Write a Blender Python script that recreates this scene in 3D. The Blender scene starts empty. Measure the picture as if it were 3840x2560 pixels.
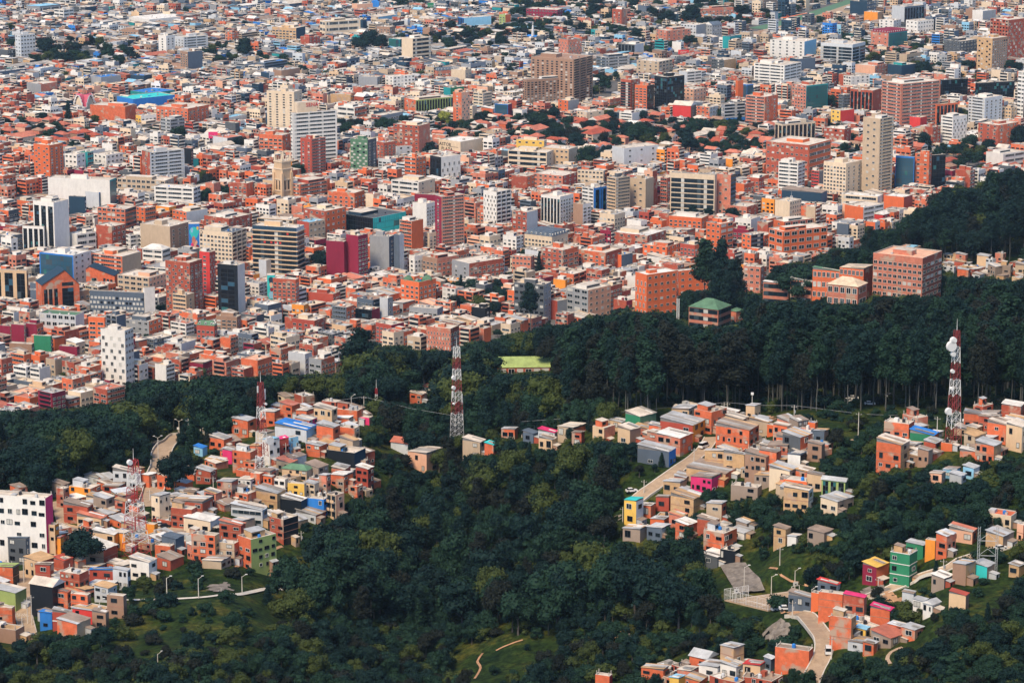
import bpy, math, random
import numpy as np
from mathutils import Vector, Matrix

# ---------------------------------------------------------------- camera, sky, sun, exposure
S = bpy.context.scene
COL = S.collection
CAM_H, PITCH, HFOV = 450.0, math.radians(12.7), math.radians(20.0)
cam_d = bpy.data.cameras.new('camera'); cam = bpy.data.objects.new('camera', cam_d); COL.objects.link(cam)
cam_d.sensor_width = 36.0; cam_d.lens = 18.0 / math.tan(HFOV / 2)
cam_d.clip_start = 5.0; cam_d.clip_end = 40000.0
cam.location = (0, 0, CAM_H); cam.rotation_euler = (math.pi / 2 - PITCH, 0, 0)
S.camera = cam

SUN_EL, SUN_AZ = math.radians(52), math.radians(-150)      # azimuth clockwise from +Y; the sun stands behind the camera, to its left
w = bpy.data.worlds.new('World'); S.world = w; w.use_nodes = True
nt = w.node_tree; sky = nt.nodes.new('ShaderNodeTexSky'); sky.sky_type = 'NISHITA'; sky.sun_disc = False
sky.sun_elevation = SUN_EL; sky.sun_rotation = SUN_AZ; sky.altitude = 2600; sky.dust_density = 2.0
nt.links.new(sky.outputs[0], nt.nodes['Background'].inputs[0]); nt.nodes['Background'].inputs[1].default_value = 0.14
sl = bpy.data.lights.new('sun', 'SUN'); sl.energy = 3.0; sl.angle = math.radians(18.0); sl.color = (1.0, 0.82, 0.60)
so = bpy.data.objects.new('sun', sl); COL.objects.link(so)
so.rotation_euler = Vector((-math.sin(SUN_AZ) * math.cos(SUN_EL), -math.cos(SUN_AZ) * math.cos(SUN_EL), -math.sin(SUN_EL))).to_track_quat('-Z', 'Y').to_euler()
S.view_settings.view_transform = 'Standard'; S.view_settings.look = 'None'
S.view_settings.exposure = 0.76; S.view_settings.gamma = 1.0
S.cycles.max_bounces = 4; S.cycles.diffuse_bounces = 2; S.cycles.glossy_bounces = 2; S.cycles.volume_bounces = 0
S.cycles.transparent_max_bounces = 4; S.cycles.use_denoising = True

# ---------------------------------------------------------------- photograph <-> world
FX = 1920 / math.tan(HFOV / 2); CP, SP = math.cos(PITCH), math.sin(PITCH)
def ray(px, py):                     # direction with unit ground distance along +Y: (x/y, z/y)
    u = (px - 1920) / FX; v = -(py - 1280) / FX
    k = CP + v * SP
    return u / k, (-SP + v * CP) / k
def proj(X, Y, Z):
    dz = Z - CAM_H; d = Y * CP - dz * SP; up = Y * SP + dz * CP
    return 1920 + FX * X / d, 1280 - FX * up / d
def at_y(px, py, Y):
    a, b = ray(px, py); return a * Y, CAM_H + b * Y

COLS = {
 -300: [(2560,850),(2300,930),(2100,985),(1850,1080),(1760,1350),(1660,1720)],
 0:    [(2560,850),(2300,930),(2100,985),(1850,1080),(1740,1350),(1640,1725)],
 400:  [(2560,830),(2350,890),(2100,985),(1900,1040),(1780,1100),(1650,1330),(1520,1800)],
 800:  [(2560,820),(2350,890),(2050,990),(1800,1080),(1620,1170),(1550,1330),(1450,1870)],
 1200: [(2560,850),(2300,950),(2100,1015),(1900,1060),(1700,1110),(1560,1170),(1500,1350),(1430,1880)],
 1600: [(2560,890),(2300,985),(2000,1080),(1800,1120),(1650,1160),(1550,1230),(1460,1450),(1390,1930)],
 2000: [(2560,880),(2300,945),(2050,1010),(1800,1060),(1650,1100),(1560,1170),(1450,1350),(1330,2000)],
 2400: [(2560,850),(2250,925),(2000,980),(1800,1010),(1600,1060),(1530,1120),(1400,1420),(1270,2080)],
 2800: [(2560,820),(2250,890),(2050,940),(1800,1000),(1620,1050),(1560,1100),(1400,1350),(1230,1650),(1170,1830),(1040,2080)],
 3200: [(2560,790),(2300,840),(2100,890),(1900,940),(1650,1020),(1560,1070),(1420,1300),(1150,1620),(1040,1750),(938,1950),(900,2200)],
 3000: [(2560,805),(2250,870),(2000,930),(1800,975),(1610,1035),(1560,1085),(1410,1320),(1190,1630),(1080,1740),(1025,1850),(950,2150)],
 3400: [(2560,780),(2200,860),(1950,905),(1700,975),(1600,1015),(1550,1065),(1410,1300),(1140,1620),(1045,1745),(930,1900),(848,2040),(830,2280)],
 3600: [(2560,760),(2200,840),(1950,895),(1700,960),(1600,1000),(1540,1060),(1400,1300),(1130,1620),(1040,1740),(890,1900),(800,2030),(752,2140),(680,2400)],
 4200: [(2560,740),(2200,820),(1950,880),(1700,950),(1600,990),(1540,1050),(1400,1300),(1130,1620),(1040,1740),(880,1860),(770,2030),(720,2150),(640,2400)],
}
_ca, _cy, _cz = [], [], []
for px in sorted(COLS):
    ys, zs = [], []
    for py, Y in COLS[px]:
        ys.append(Y); zs.append(max(0.0, CAM_H + ray(px, py)[1] * Y))
    zs[-1] = 0.0
    ys = [300] + ys + [ys[-1] + 200, 20000]; zs = [zs[0] + 60] + zs + [0.0, 0.0]
    g = np.arange(300, 3400, 5.0); zz = np.interp(g, ys, zs)
    k = np.hanning(17); k /= k.sum(); zz = np.convolve(np.pad(zz, 8, 'edge'), k, 'valid')
    _ca.append(ray(px, 1800)[0]); _cz.append(zz)
_ca = np.array(_ca); _cz = np.array(_cz)
FLAT = []
def gz(X, Y):
    z = gz0(X, Y)
    for (fx, fy, ax, ay, rx, ry, fz) in FLAT:
        dx, dy = X - fx, Y - fy; u, v = (dx * ax + dy * ay) / rx, (-dx * ay + dy * ax) / ry; q = math.hypot(u, v)
        if q < 1.7:
            t = min(1.0, max(0.0, (1.7 - q) / .6)); z = z * (1 - t) + fz * t
    return z
def gz0(X, Y):
    if Y > 3390: return 0.0
    a = X / Y; i = int(np.searchsorted(_ca, a)) - 1; i = max(0, min(len(_ca) - 2, i))
    t = (a - _ca[i]) / (_ca[i + 1] - _ca[i]); t = max(0.0, min(1.0, t)); t = t * t * (3 - 2 * t)
    f = (Y - 300) / 5.0; f = max(0.0, f); j = int(f); f -= j; j = min(j, _cz.shape[1] - 2)
    c0, c1 = _cz[i], _cz[i + 1]
    z = (c0[j] * (1 - f) + c0[j + 1] * f) * (1 - t) + (c1[j] * (1 - f) + c1[j + 1] * f) * t
    n = min(1.0, z / 25.0)
    return z + n * (1.1 * math.sin(X * .061 + 1.3 * math.sin(Y * .043)) + .8 * math.sin(Y * .11 + X * .047))
def ground(px, py):                  # where the line of sight meets the ground
    a, b = ray(px, py); lo = 600.0; Y = 600.0
    while Y < 20000:
        if CAM_H + b * Y < gz(a * Y, Y): break
        lo = Y; Y += 8.0 if Y < 3400 else 60.0
    hi = Y
    for _ in range(14):
        m = (lo + hi) / 2
        if CAM_H + b * m < gz(a * m, m): hi = m
        else: lo = m
    return a * hi, hi, gz(a * hi, hi)

COURT_Z = ground(2880, 2300)[2] + .35
_a, _b = ray(2886, 2250); _Y = (COURT_Z - CAM_H) / _b
FLAT.append((_a * _Y, _Y, math.cos(.3), math.sin(.3), 17.0, 9.5, COURT_Z - .35))

# ---------------------------------------------------------------- materials
PAL = dict(
 orange=(.60,.14,.06), brick=(.38,.085,.048), red=(.38,.07,.045), pinkish=(.55,.19,.12), magenta=(.24,.018,.045), white=(.72,.69,.63),
 cream=(.68,.54,.38), beige=(.46,.35,.24), grey=(.30,.31,.32), darkgrey=(.085,.095,.105), palegrey=(.52,.54,.55), black=(.016,.02,.026),
 navy=(.02,.05,.085), blue=(.03,.19,.55), skyblue=(.25,.50,.66), teal=(.02,.27,.28), turquoise=(.04,.52,.50), green=(.03,.20,.10), lime=(.30,.38,.13),
 yellow=(.75,.47,.10), amber=(.78,.28,.04), brown=(.33,.20,.135), scarlet=(.60,.05,.045), pink=(.68,.04,.16), peach=(.72,.40,.26),
 terracotta=(.44,.14,.09), tin=(.42,.43,.43), rust=(.30,.23,.18), ochre=(.52,.33,.17), sand=(.62,.43,.26), vivid=(.66,.145,.05), slate=(.10,.13,.17), moss=(.10,.20,.12))
WORD = dict(palegrey='pale grey', darkgrey='dark grey', skyblue='sky blue', vivid='vivid orange', moss='dark green', orange='orange brick', brick='brick', red='dark red brick', pinkish='pinkish brick', tin='tin grey', rust='rusty')
MATS = {}
def mat(name, color, rough=.9, spec=.2, var=.25, scale=.35, kind='plain', metallic=0.0):
    if name in MATS: return MATS[name]
    m = bpy.data.materials.new(name); m.use_nodes = True; n = m.node_tree; b = n.nodes['Principled BSDF']
    b.inputs['Roughness'].default_value = rough; b.inputs['Specular IOR Level'].default_value = spec; b.inputs['Metallic'].default_value = metallic
    b.inputs['Base Color'].default_value = (*color, 1)
    if var > 0:
        tc = n.nodes.new('ShaderNodeTexCoord'); no = n.nodes.new('ShaderNodeTexNoise'); no.inputs['Scale'].default_value = scale
        no.inputs['Detail'].default_value = 5; no.inputs['Roughness'].default_value = .7
        geo = n.nodes.new('ShaderNodeNewGeometry'); mp = n.nodes.new('ShaderNodeMapping')
        mp.inputs['Scale'].default_value = (1, 1, .45) if kind == 'wall' else (1, 1, 1)
        n.links.new(geo.outputs['Position'], mp.inputs['Vector']); n.links.new(mp.outputs[0], no.inputs['Vector'])
        rmp = n.nodes.new('ShaderNodeMapRange'); rmp.inputs['From Min'].default_value = .3; rmp.inputs['From Max'].default_value = .7
        rmp.inputs['To Min'].default_value = 1 - var; rmp.inputs['To Max'].default_value = 1 + var * .8
        n.links.new(no.outputs['Fac'], rmp.inputs['Value'])
        oi = n.nodes.new('ShaderNodeObjectInfo'); r2 = n.nodes.new('ShaderNodeMapRange'); r2.inputs['To Min'].default_value = .9; r2.inputs['To Max'].default_value = 1.08
        n.links.new(oi.outputs['Random'], r2.inputs['Value'])
        mu = n.nodes.new('ShaderNodeMath'); mu.operation = 'MULTIPLY'; n.links.new(rmp.outputs[0], mu.inputs[0]); n.links.new(r2.outputs[0], mu.inputs[1])
        hs = n.nodes.new('ShaderNodeHueSaturation'); hs.inputs['Color'].default_value = (*color, 1); n.links.new(mu.outputs[0], hs.inputs['Value'])
        out = hs.outputs[0]
        if kind == 'brickwork':       # mortar courses and patches of grey render left on the wall
            no2 = n.nodes.new('ShaderNodeTexNoise'); no2.inputs['Scale'].default_value = .16; no2.inputs['Detail'].default_value = 4; n.links.new(geo.outputs['Position'], no2.inputs['Vector'])
            cr = n.nodes.new('ShaderNodeMapRange'); cr.inputs['From Min'].default_value = .55; cr.inputs['From Max'].default_value = .64; n.links.new(no2.outputs['Fac'], cr.inputs['Value'])
            mx = n.nodes.new('ShaderNodeMix'); mx.data_type = 'RGBA'; mx.inputs['B'].default_value = (.42, .30, .22, 1)
            n.links.new(cr.outputs[0], mx.inputs['Factor']); n.links.new(out, mx.inputs['A']); out = mx.outputs['Result']
        if kind == 'sheet':           # corrugated sheeting
            wv = n.nodes.new('ShaderNodeTexWave'); wv.inputs['Scale'].default_value = 1.6; wv.inputs['Distortion'].default_value = .6
            n.links.new(tc.outputs['Object'], wv.inputs['Vector'])
            bp = n.nodes.new('ShaderNodeBump'); bp.inputs['Strength'].default_value = .5; bp.inputs['Distance'].default_value = .12
            n.links.new(wv.outputs['Fac'], bp.inputs['Height']); n.links.new(bp.outputs[0], b.inputs['Normal'])
        n.links.new(out, b.inputs['Base Color'])
    MATS[name] = m; return m
for k, c in PAL.items():
    rough = .25 if k in ('black',) else .88
    mat('wall_' + k, c, rough, .25, .26 if k in ('orange', 'brick', 'pinkish', 'ochre') else .12, .45, 'brickwork' if k in ('orange', 'brick', 'pinkish', 'ochre') else 'wall')
    mat('roof_' + k, tuple(min(.85, x * 1.05) for x in c), .8, .25, .34, .22, 'sheet')
mat('roof_pale', (.60, .53, .44), .85, .2, .34, .18); mat('roof_magentapink', (.50, .10, .15), .8, .2, .2); mat('roof_bitumen', (.33, .31, .28), .9, .2, .35, .2)
mat('glass_dark', (.012, .022, .030), .14, .5, .0); mat('glass_blue', (.03, .09, .14), .12, .6, .0); mat('glass_teal', (.03, .14, .14), .15, .6, .0)
mat('glass_lit', (.05, .075, .09), .2, .5, .0); mat('glass_black', (.005, .008, .012), .2, .35, .0)
mat('curtain', (.50, .49, .44), .7, .3, .2); mat('frame_white', (.66, .65, .60), .7, .3, 0); mat('frame_dark', (.04, .045, .05), .6, .3, 0)
mat('concrete', (.42, .38, .33), .9, .2, .25, .5); mat('concrete_dark', (.20, .19, .18), .9, .2, .25, .5); mat('concrete_pale', (.60, .55, .47), .9, .2, .2, .5)
mat('asphalt', (.12, .115, .11), .9, .2, .3, .2); mat('road_concrete', (.40, .29, .195), .9, .2, .25, .4)
mat('red_paint', (.36, .025, .03), .5, .4, .15); mat('maroon_paint', (.22, .03, .03), .5, .4, .15); mat('white_paint', (.66, .65, .62), .5, .4, .1); mat('galvanised', (.40, .41, .41), .5, .5, .15)
mat('tank_black', (.02, .02, .025), .4, .4, 0); mat('brick_band', (.36, .19, .13), .9, .2, .2, .5); mat('dirt', (.40, .23, .13), .95, .1, .35, .4); mat('rock', (.19, .165, .14), .95, .1, .5, .35)
mat('bark', (.13, .11, .095), .9, .1, .3, 1.5); mat('bark_pale', (.10, .10, .09), .85, .1, .25, 1.5)
mat('rubber', (.02, .02, .02), .8, .3, 0); mat('letter_red', (.55, .02, .03), .5, .3, 0); mat('letter_dark', (.03, .03, .035), .6, .3, 0)

def ground_material():
    m = bpy.data.materials.new('grassland'); m.use_nodes = True; n = m.node_tree; b = n.nodes['Principled BSDF']; b.inputs['Roughness'].default_value = .95
    b.inputs['Specular IOR Level'].default_value = .1
    g = n.nodes.new('ShaderNodeNewGeometry')
    def noise(s, d=6):
        x = n.nodes.new('ShaderNodeTexNoise'); x.inputs['Scale'].default_value = s; x.inputs['Detail'].default_value = d; x.inputs['Roughness'].default_value = .65
        n.links.new(g.outputs['Position'], x.inputs['Vector']); return x.outputs['Fac']
    r = n.nodes.new('ShaderNodeValToRGB'); n.links.new(noise(.07), r.inputs[0])
    r.color_ramp.elements[0].position = .30; r.color_ramp.elements[0].color = (.005, .018, .008, 1)
    r.color_ramp.elements[1].position = .72; r.color_ramp.elements[1].color = (.105, .098, .022, 1)
    e = r.color_ramp.elements.new(.5); e.color = (.022, .044, .012, 1)
    r2 = n.nodes.new('ShaderNodeValToRGB'); n.links.new(noise(.5), r2.inputs[0])
    r2.color_ramp.elements[0].position = .35; r2.color_ramp.elements[0].color = (.30, .34, .32, 1); r2.color_ramp.elements[1].position = .7; r2.color_ramp.elements[1].color = (1.7, 1.5, 1.1, 1)
    mx = n.nodes.new('ShaderNodeMix'); mx.data_type = 'RGBA'; mx.blend_type = 'MULTIPLY'; mx.inputs['Factor'].default_value = 1
    n.links.new(r.outputs[0], mx.inputs['A']); n.links.new(r2.outputs[0], mx.inputs['B']); n.links.new(mx.outputs['Result'], b.inputs['Base Color'])
    bp = n.nodes.new('ShaderNodeBump'); bp.inputs['Strength'].default_value = .8; bp.inputs['Distance'].default_value = .6
    n.links.new(noise(1.2), bp.inputs['Height']); n.links.new(bp.outputs[0], b.inputs['Normal'])
    MATS['grassland'] = m
ground_material()
def leaf_material(name, dark, light):
    m = bpy.data.materials.new(name); m.use_nodes = True; n = m.node_tree; b = n.nodes['Principled BSDF']
    b.inputs['Roughness'].default_value = .7; b.inputs['Specular IOR Level'].default_value = .12
    g = n.nodes.new('ShaderNodeNewGeometry'); x = n.nodes.new('ShaderNodeTexNoise'); x.inputs['Scale'].default_value = .55; x.inputs['Detail'].default_value = 4
    n.links.new(g.outputs['Position'], x.inputs['Vector'])
    oi = n.nodes.new('ShaderNodeObjectInfo'); y = n.nodes.new('ShaderNodeTexNoise'); y.inputs['Scale'].default_value = .045; n.links.new(g.outputs['Position'], y.inputs['Vector'])
    ad = n.nodes.new('ShaderNodeMath'); ad.operation = 'MULTIPLY_ADD'; n.links.new(oi.outputs['Random'], ad.inputs[0]); ad.inputs[1].default_value = .30; n.links.new(x.outputs['Fac'], ad.inputs[2])
    ad2 = n.nodes.new('ShaderNodeMath'); ad2.operation = 'MULTIPLY_ADD'; n.links.new(y.outputs['Fac'], ad2.inputs[0]); ad2.inputs[1].default_value = .9; n.links.new(ad.outputs[0], ad2.inputs[2])
    r = n.nodes.new('ShaderNodeValToRGB'); n.links.new(ad2.outputs[0], r.inputs[0])
    r.color_ramp.elements[0].position = .70; r.color_ramp.elements[0].color = (*dark, 1); r.color_ramp.elements[1].position = 1.35 - .35; r.color_ramp.elements[1].color = (*dark, 1)
    r.color_ramp.elements[1].position = 1.0; r.color_ramp.elements[1].color = (*light, 1)
    n.links.new(r.outputs[0], b.inputs['Base Color']); MATS[name] = m
leaf_material('leaves_dark', (.0013, .0060, .0066), (.0065, .022, .019))
leaf_material('leaves_mid', (.0020, .0085, .0080), (.013, .036, .021))
leaf_material('leaves_olive', (.0045, .0125, .0080), (.045, .062, .016))
leaf_material('leaves_brown', (.0032, .0070, .0068), (.013, .017, .013))
leaf_material('leaves_lime', (.07, .12, .02), (.24, .26, .05))

# ---------------------------------------------------------------- mesh builder
class MB:
    def __init__(s): s.v = []; s.f = []; s.m = []; s.names = []; s.ix = {}
    def mi(s, name):
        if name not in s.ix: s.ix[name] = len(s.names); s.names.append(name)
        return s.ix[name]
    def quad(s, pts, m):
        b = len(s.v); s.v.extend(pts); s.f.append(tuple(range(b, b + len(pts)))); s.m.append(s.mi(m))
    def box(s, x0, x1, y0, y1, z0, z1, m, top=None, bottom=False):
        b = len(s.v)
        s.v.extend([(x0,y0,z0),(x1,y0,z0),(x1,y1,z0),(x0,y1,z0),(x0,y0,z1),(x1,y0,z1),(x1,y1,z1),(x0,y1,z1)])
        k = s.mi(m); s.f.extend([(b,b+1,b+5,b+4),(b+1,b+2,b+6,b+5),(b+2,b+3,b+7,b+6),(b+3,b,b+4,b+7),(b+4,b+5,b+6,b+7)])
        s.m.extend([k,k,k,k,s.mi(top or m)])
        if bottom: s.f.append((b+3,b+2,b+1,b)); s.m.append(k)
    def prism(s, pts0, pts1, m, cap=True):
        b = len(s.v); n = len(pts0); s.v.extend(pts0); s.v.extend(pts1); k = s.mi(m)
        for i in range(n):
            j = (i + 1) % n; s.f.append((b+i, b+j, b+n+j, b+n+i)); s.m.append(k)
        if cap: s.f.append(tuple(b+n+i for i in range(n))); s.m.append(k); s.f.append(tuple(b+n-1-i for i in range(n))); s.m.append(k)
    def tube(s, p, q, r0, m, r1=None, n=5, cap=False):
        p = Vector(p); q = Vector(q); d = (q - p)
        if d.length < 1e-6: return
        d.normalize(); a = d.cross(Vector((0, 0, 1)) if abs(d.z) < .9 else Vector((1, 0, 0))).normalized(); c = d.cross(a); r1 = r0 if r1 is None else r1
        A = [tuple(p + (a * math.cos(t) + c * math.sin(t)) * r0) for t in [2 * math.pi * i / n for i in range(n)]]
        B = [tuple(q + (a * math.cos(t) + c * math.sin(t)) * r1) for t in [2 * math.pi * i / n for i in range(n)]]
        s.prism(A, B, m, cap)
    def add(s, o, M):                # merge another builder, transformed
        b = len(s.v); s.v.extend([tuple(M @ Vector(p)) for p in o.v]); mp = [s.mi(nm) for nm in o.names]
        s.f.extend([tuple(i + b for i in f) for f in o.f]); s.m.extend([mp[k] for k in o.m])
    def mesh(s, name, smooth=False):
        me = bpy.data.meshes.new(name); me.from_pydata(s.v, [], s.f)
        for nm in s.names: me.materials.append(MATS[nm])
        if s.m: me.polygons.foreach_set('material_index', s.m)
        if smooth: me.polygons.foreach_set('use_smooth', [True] * len(s.f))
        me.update(); return me
    def obj(s, name, parent=None, loc=None, smooth=False):
        return link(name, s.mesh(name, smooth), parent, loc)
def link(name, data, parent=None, loc=None):
    o = bpy.data.objects.new(name, data); COL.objects.link(o)
    if parent: o.parent = parent
    if loc: o.location = loc
    return o
USED = {}
def thing(name, label, cat, loc, rz=0.0, group=None, data=None):
    o = link(name, data, None, loc); o.rotation_euler = (0, 0, rz); tag(o, label, cat, group); return o
def tag(o, label, cat, group=None):
    ws = label.split()
    if len(ws) > 16: label = ' '.join(ws[:16])
    o['label'] = label; o['category'] = cat
    if group: o['group'] = group
def struct(o, kind='structure'): o['kind'] = kind; return o

# shared window meshes: a unit pane (x 0..1, z 0..1) facing -y, with frame
_wc = {}
def window_mesh(kind, n=1, aspect=1.0):
    key = (kind, n, round(aspect, 1))
    if key in _wc: return _wc[key]
    b = MB(); pane = {'p': 'glass_dark', 'c': 'curtain', 'l': 'glass_lit', 'k': 'glass_black', 'b': 'glass_dark', 't': 'glass_teal', 'h': 'curtain'}[kind[0]]
    fr = 'frame_dark' if kind.endswith('d') else 'frame_white'
    t = .05; tx = t / max(aspect, .3)
    if kind[0] == 'b': t = .035; tx = t / max(aspect, .3)
    b.box(0, 1, -.12, 0, 0, t, fr, bottom=True); b.box(0, 1, -.12, 0, 1 - t, 1, fr, bottom=True)
    b.box(0, tx, -.12, 0, t, 1 - t, fr); b.box(1 - tx, 1, -.12, 0, t, 1 - t, fr)
    for i in range(n):
        x0 = tx + (1 - 2 * tx) * i / n; x1 = tx + (1 - 2 * tx) * (i + 1) / n
        pm = pane
        if kind[0] == 'b' and (i * 7 + n * 3) % 5 == 0: pm = 'glass_lit'
        if kind[0] == 'b' and (i * 5 + n) % 7 == 0: pm = 'curtain'
        b.quad([(x0, -.04, t), (x1, -.04, t), (x1, -.04, 1 - t), (x0, -.04, 1 - t)], pm)
        if i: b.box(x0 - tx * .4, x0 + tx * .4, -.11, -.02, t, 1 - t, fr)
    me = b.mesh('window'); _wc[key] = me; return me
def balcony_mesh(col):
    key = ('balcony', col)
    if key in _wc: return _wc[key]
    b = MB(); b.box(0, 1, -.9, 0, 0, .09, 'concrete_pale', bottom=True); b.box(0, 1, -1.0, -.88, 0, .42, col, bottom=True)
    b.quad([(.04, -.03, .1), (.96, -.03, .1), (.96, -.03, .95), (.04, -.03, .95)], 'glass_dark')
    me = b.mesh('balcony'); _wc[key] = me; return me

RND = random.Random(7)
PROT = []                            # screen boxes of built things: (x0, x1, ytop, ybase, Y)
FOOT = []                            # footprints (x, y, radius)
_grid = {}
def footprint(cx, cy, r, cs=40):
    FOOT.append((cx, cy, r)); _grid.setdefault((int(cx // cs), int(cy // cs)), []).append((cx, cy, r))
def near_foot(x, y, r, cs=40):
    i, j = int(x // cs), int(y // cs)
    for a in range(i - 1, i + 2):
        for b in range(j - 1, j + 2):
            for (cx, cy, cr) in _grid.get((a, b), ()):
                if (cx - x) ** 2 + (cy - y) ** 2 < (cr + r) ** 2: return True
    return False
# ---------------------------------------------------------------- buildings
def facade(F, W, h, code, wall, rnd, hill=False):
    """list of (kind, s, z, w, hh, n) for one wall of width W; code: 0 blank, wN windows, b bands, vN tall strips, BN balconies, g glass"""
    out = []; code = code.split(':')[0]
    if code == '0' or W < 1.2: return out
    t = code[0]; N = int(code[1:]) if len(code) > 1 else 0
    fl = h / F; z0 = 0.32 * fl
    top = h - .6 if h > 5 else h - .25
    if t in 'wWsdc':
        N = N or max(1, int(W / 3.2)); pitch = W / N
        ww = min(2.5, pitch * (.64 if t != 's' else .34)); hh = min(1.8, fl * .56)
        if t == 'W': ww = pitch * .72; hh = fl * .52
        if t == 's': hh = fl * .62
        kinds = ['p', 'p', 'p', 'p', 'k', 'k', 'c', 'l'] if t != 'd' else ['kd', 'kd', 'kd', 'kd', 'c']
        if t == 'c': kinds = ['c', 'c', 'c', 'kd']
        if hill: kinds = ['kd', 'kd', 'kd', 'pd', 'cd', 'p']
        for f in range(F):
            for i in range(N):
                z = f * fl + z0
                if hill:
                    if rnd.random() < .15 and N > 1: continue
                    w2_, h2_ = min(2.2, ww * rnd.uniform(.55, 1.15)), hh * rnd.uniform(.6, 1.1)
                    if z + h2_ < top: out.append((rnd.choice(kinds), (i + .5) * pitch - w2_ / 2 + rnd.uniform(-.1, .1) * pitch, z + rnd.uniform(-.1, .15), w2_, h2_, 1 if w2_ < 1.3 else 2))
                    continue
                if z + hh > top: continue
                off = (.18 * pitch if (f % 2) else -.18 * pitch) if t in 'sc' else 0
                out.append((rnd.choice(kinds), (i + .5) * pitch - ww / 2 + off, z, ww, hh, 2 if ww > 1.4 else 1))
    elif t == 'b':
        for f in range(F):
            z = f * fl + z0; hh = fl * .46
            if z + hh > top + .3: continue
            out.append(('b', W * .04, z, W * .92, hh, max(2, int(W / 2.2))))
    elif t in 'nN':
        for f in range(F):
            z = f * fl + z0 * (1 if t == 'n' else .55); hh = fl * (.55 if t == 'n' else .78)
            if z + hh > top + .3: continue
            out.append(('bd', W * .02, z, W * .96, hh, max(2, int(W / 3))))
    elif t == 'v':
        N = N or 3; pitch = W / N
        for i in range(N): out.append(('V', i * pitch + pitch * .16, h * .06, pitch * .68, h * .86, F))
    elif t == 'B':
        N = N or max(1, int(W / 4)); pitch = W / N
        for f in range(F):
            if f * fl + fl * .95 > h: continue
            for i in range(N): out.append(('B', i * pitch + pitch * .1, f * fl + .15, pitch * .8, fl * .84, 1))
    elif t == 'g': out.append(('G', W * .03, h * .03, W * .94, h * .92, F))
    return out

def glass_panel(W, H, rows, tone, rnd, cols=None):
    b = MB(); cols = cols or max(2, int(W / 2.6)); m1 = {'': 'glass_black', 'teal': 'glass_teal', 'blue': 'glass_blue', 'black': 'glass_black', 'turquoise': 'wall_turquoise'}.get(tone, 'glass_blue')
    b.box(0, W, -.10, 0, 0, H, 'frame_dark', bottom=True)
    for r in range(rows):
        for c in range(cols):
            x0 = W * c / cols + .08; x1 = W * (c + 1) / cols - .08; z0 = H * r / rows + .16; z1 = H * (r + 1) / rows - .05
            m = m1 if rnd.random() < .86 else rnd.choice(['glass_lit', 'glass_teal', 'glass_blue'])
            j = rnd.uniform(-.03, .03)
            b.quad([(x0, -.14 - j, z0), (x1, -.14 + j, z0), (x1, -.14 + j, z1), (x0, -.14 - j, z1)], m)
    return b

def place_on(face, s, z, w, off=.05):
    if face == 'r': return (s, -off, z), 0.0
    return (-off, s + w, z), -math.pi / 2

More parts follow.
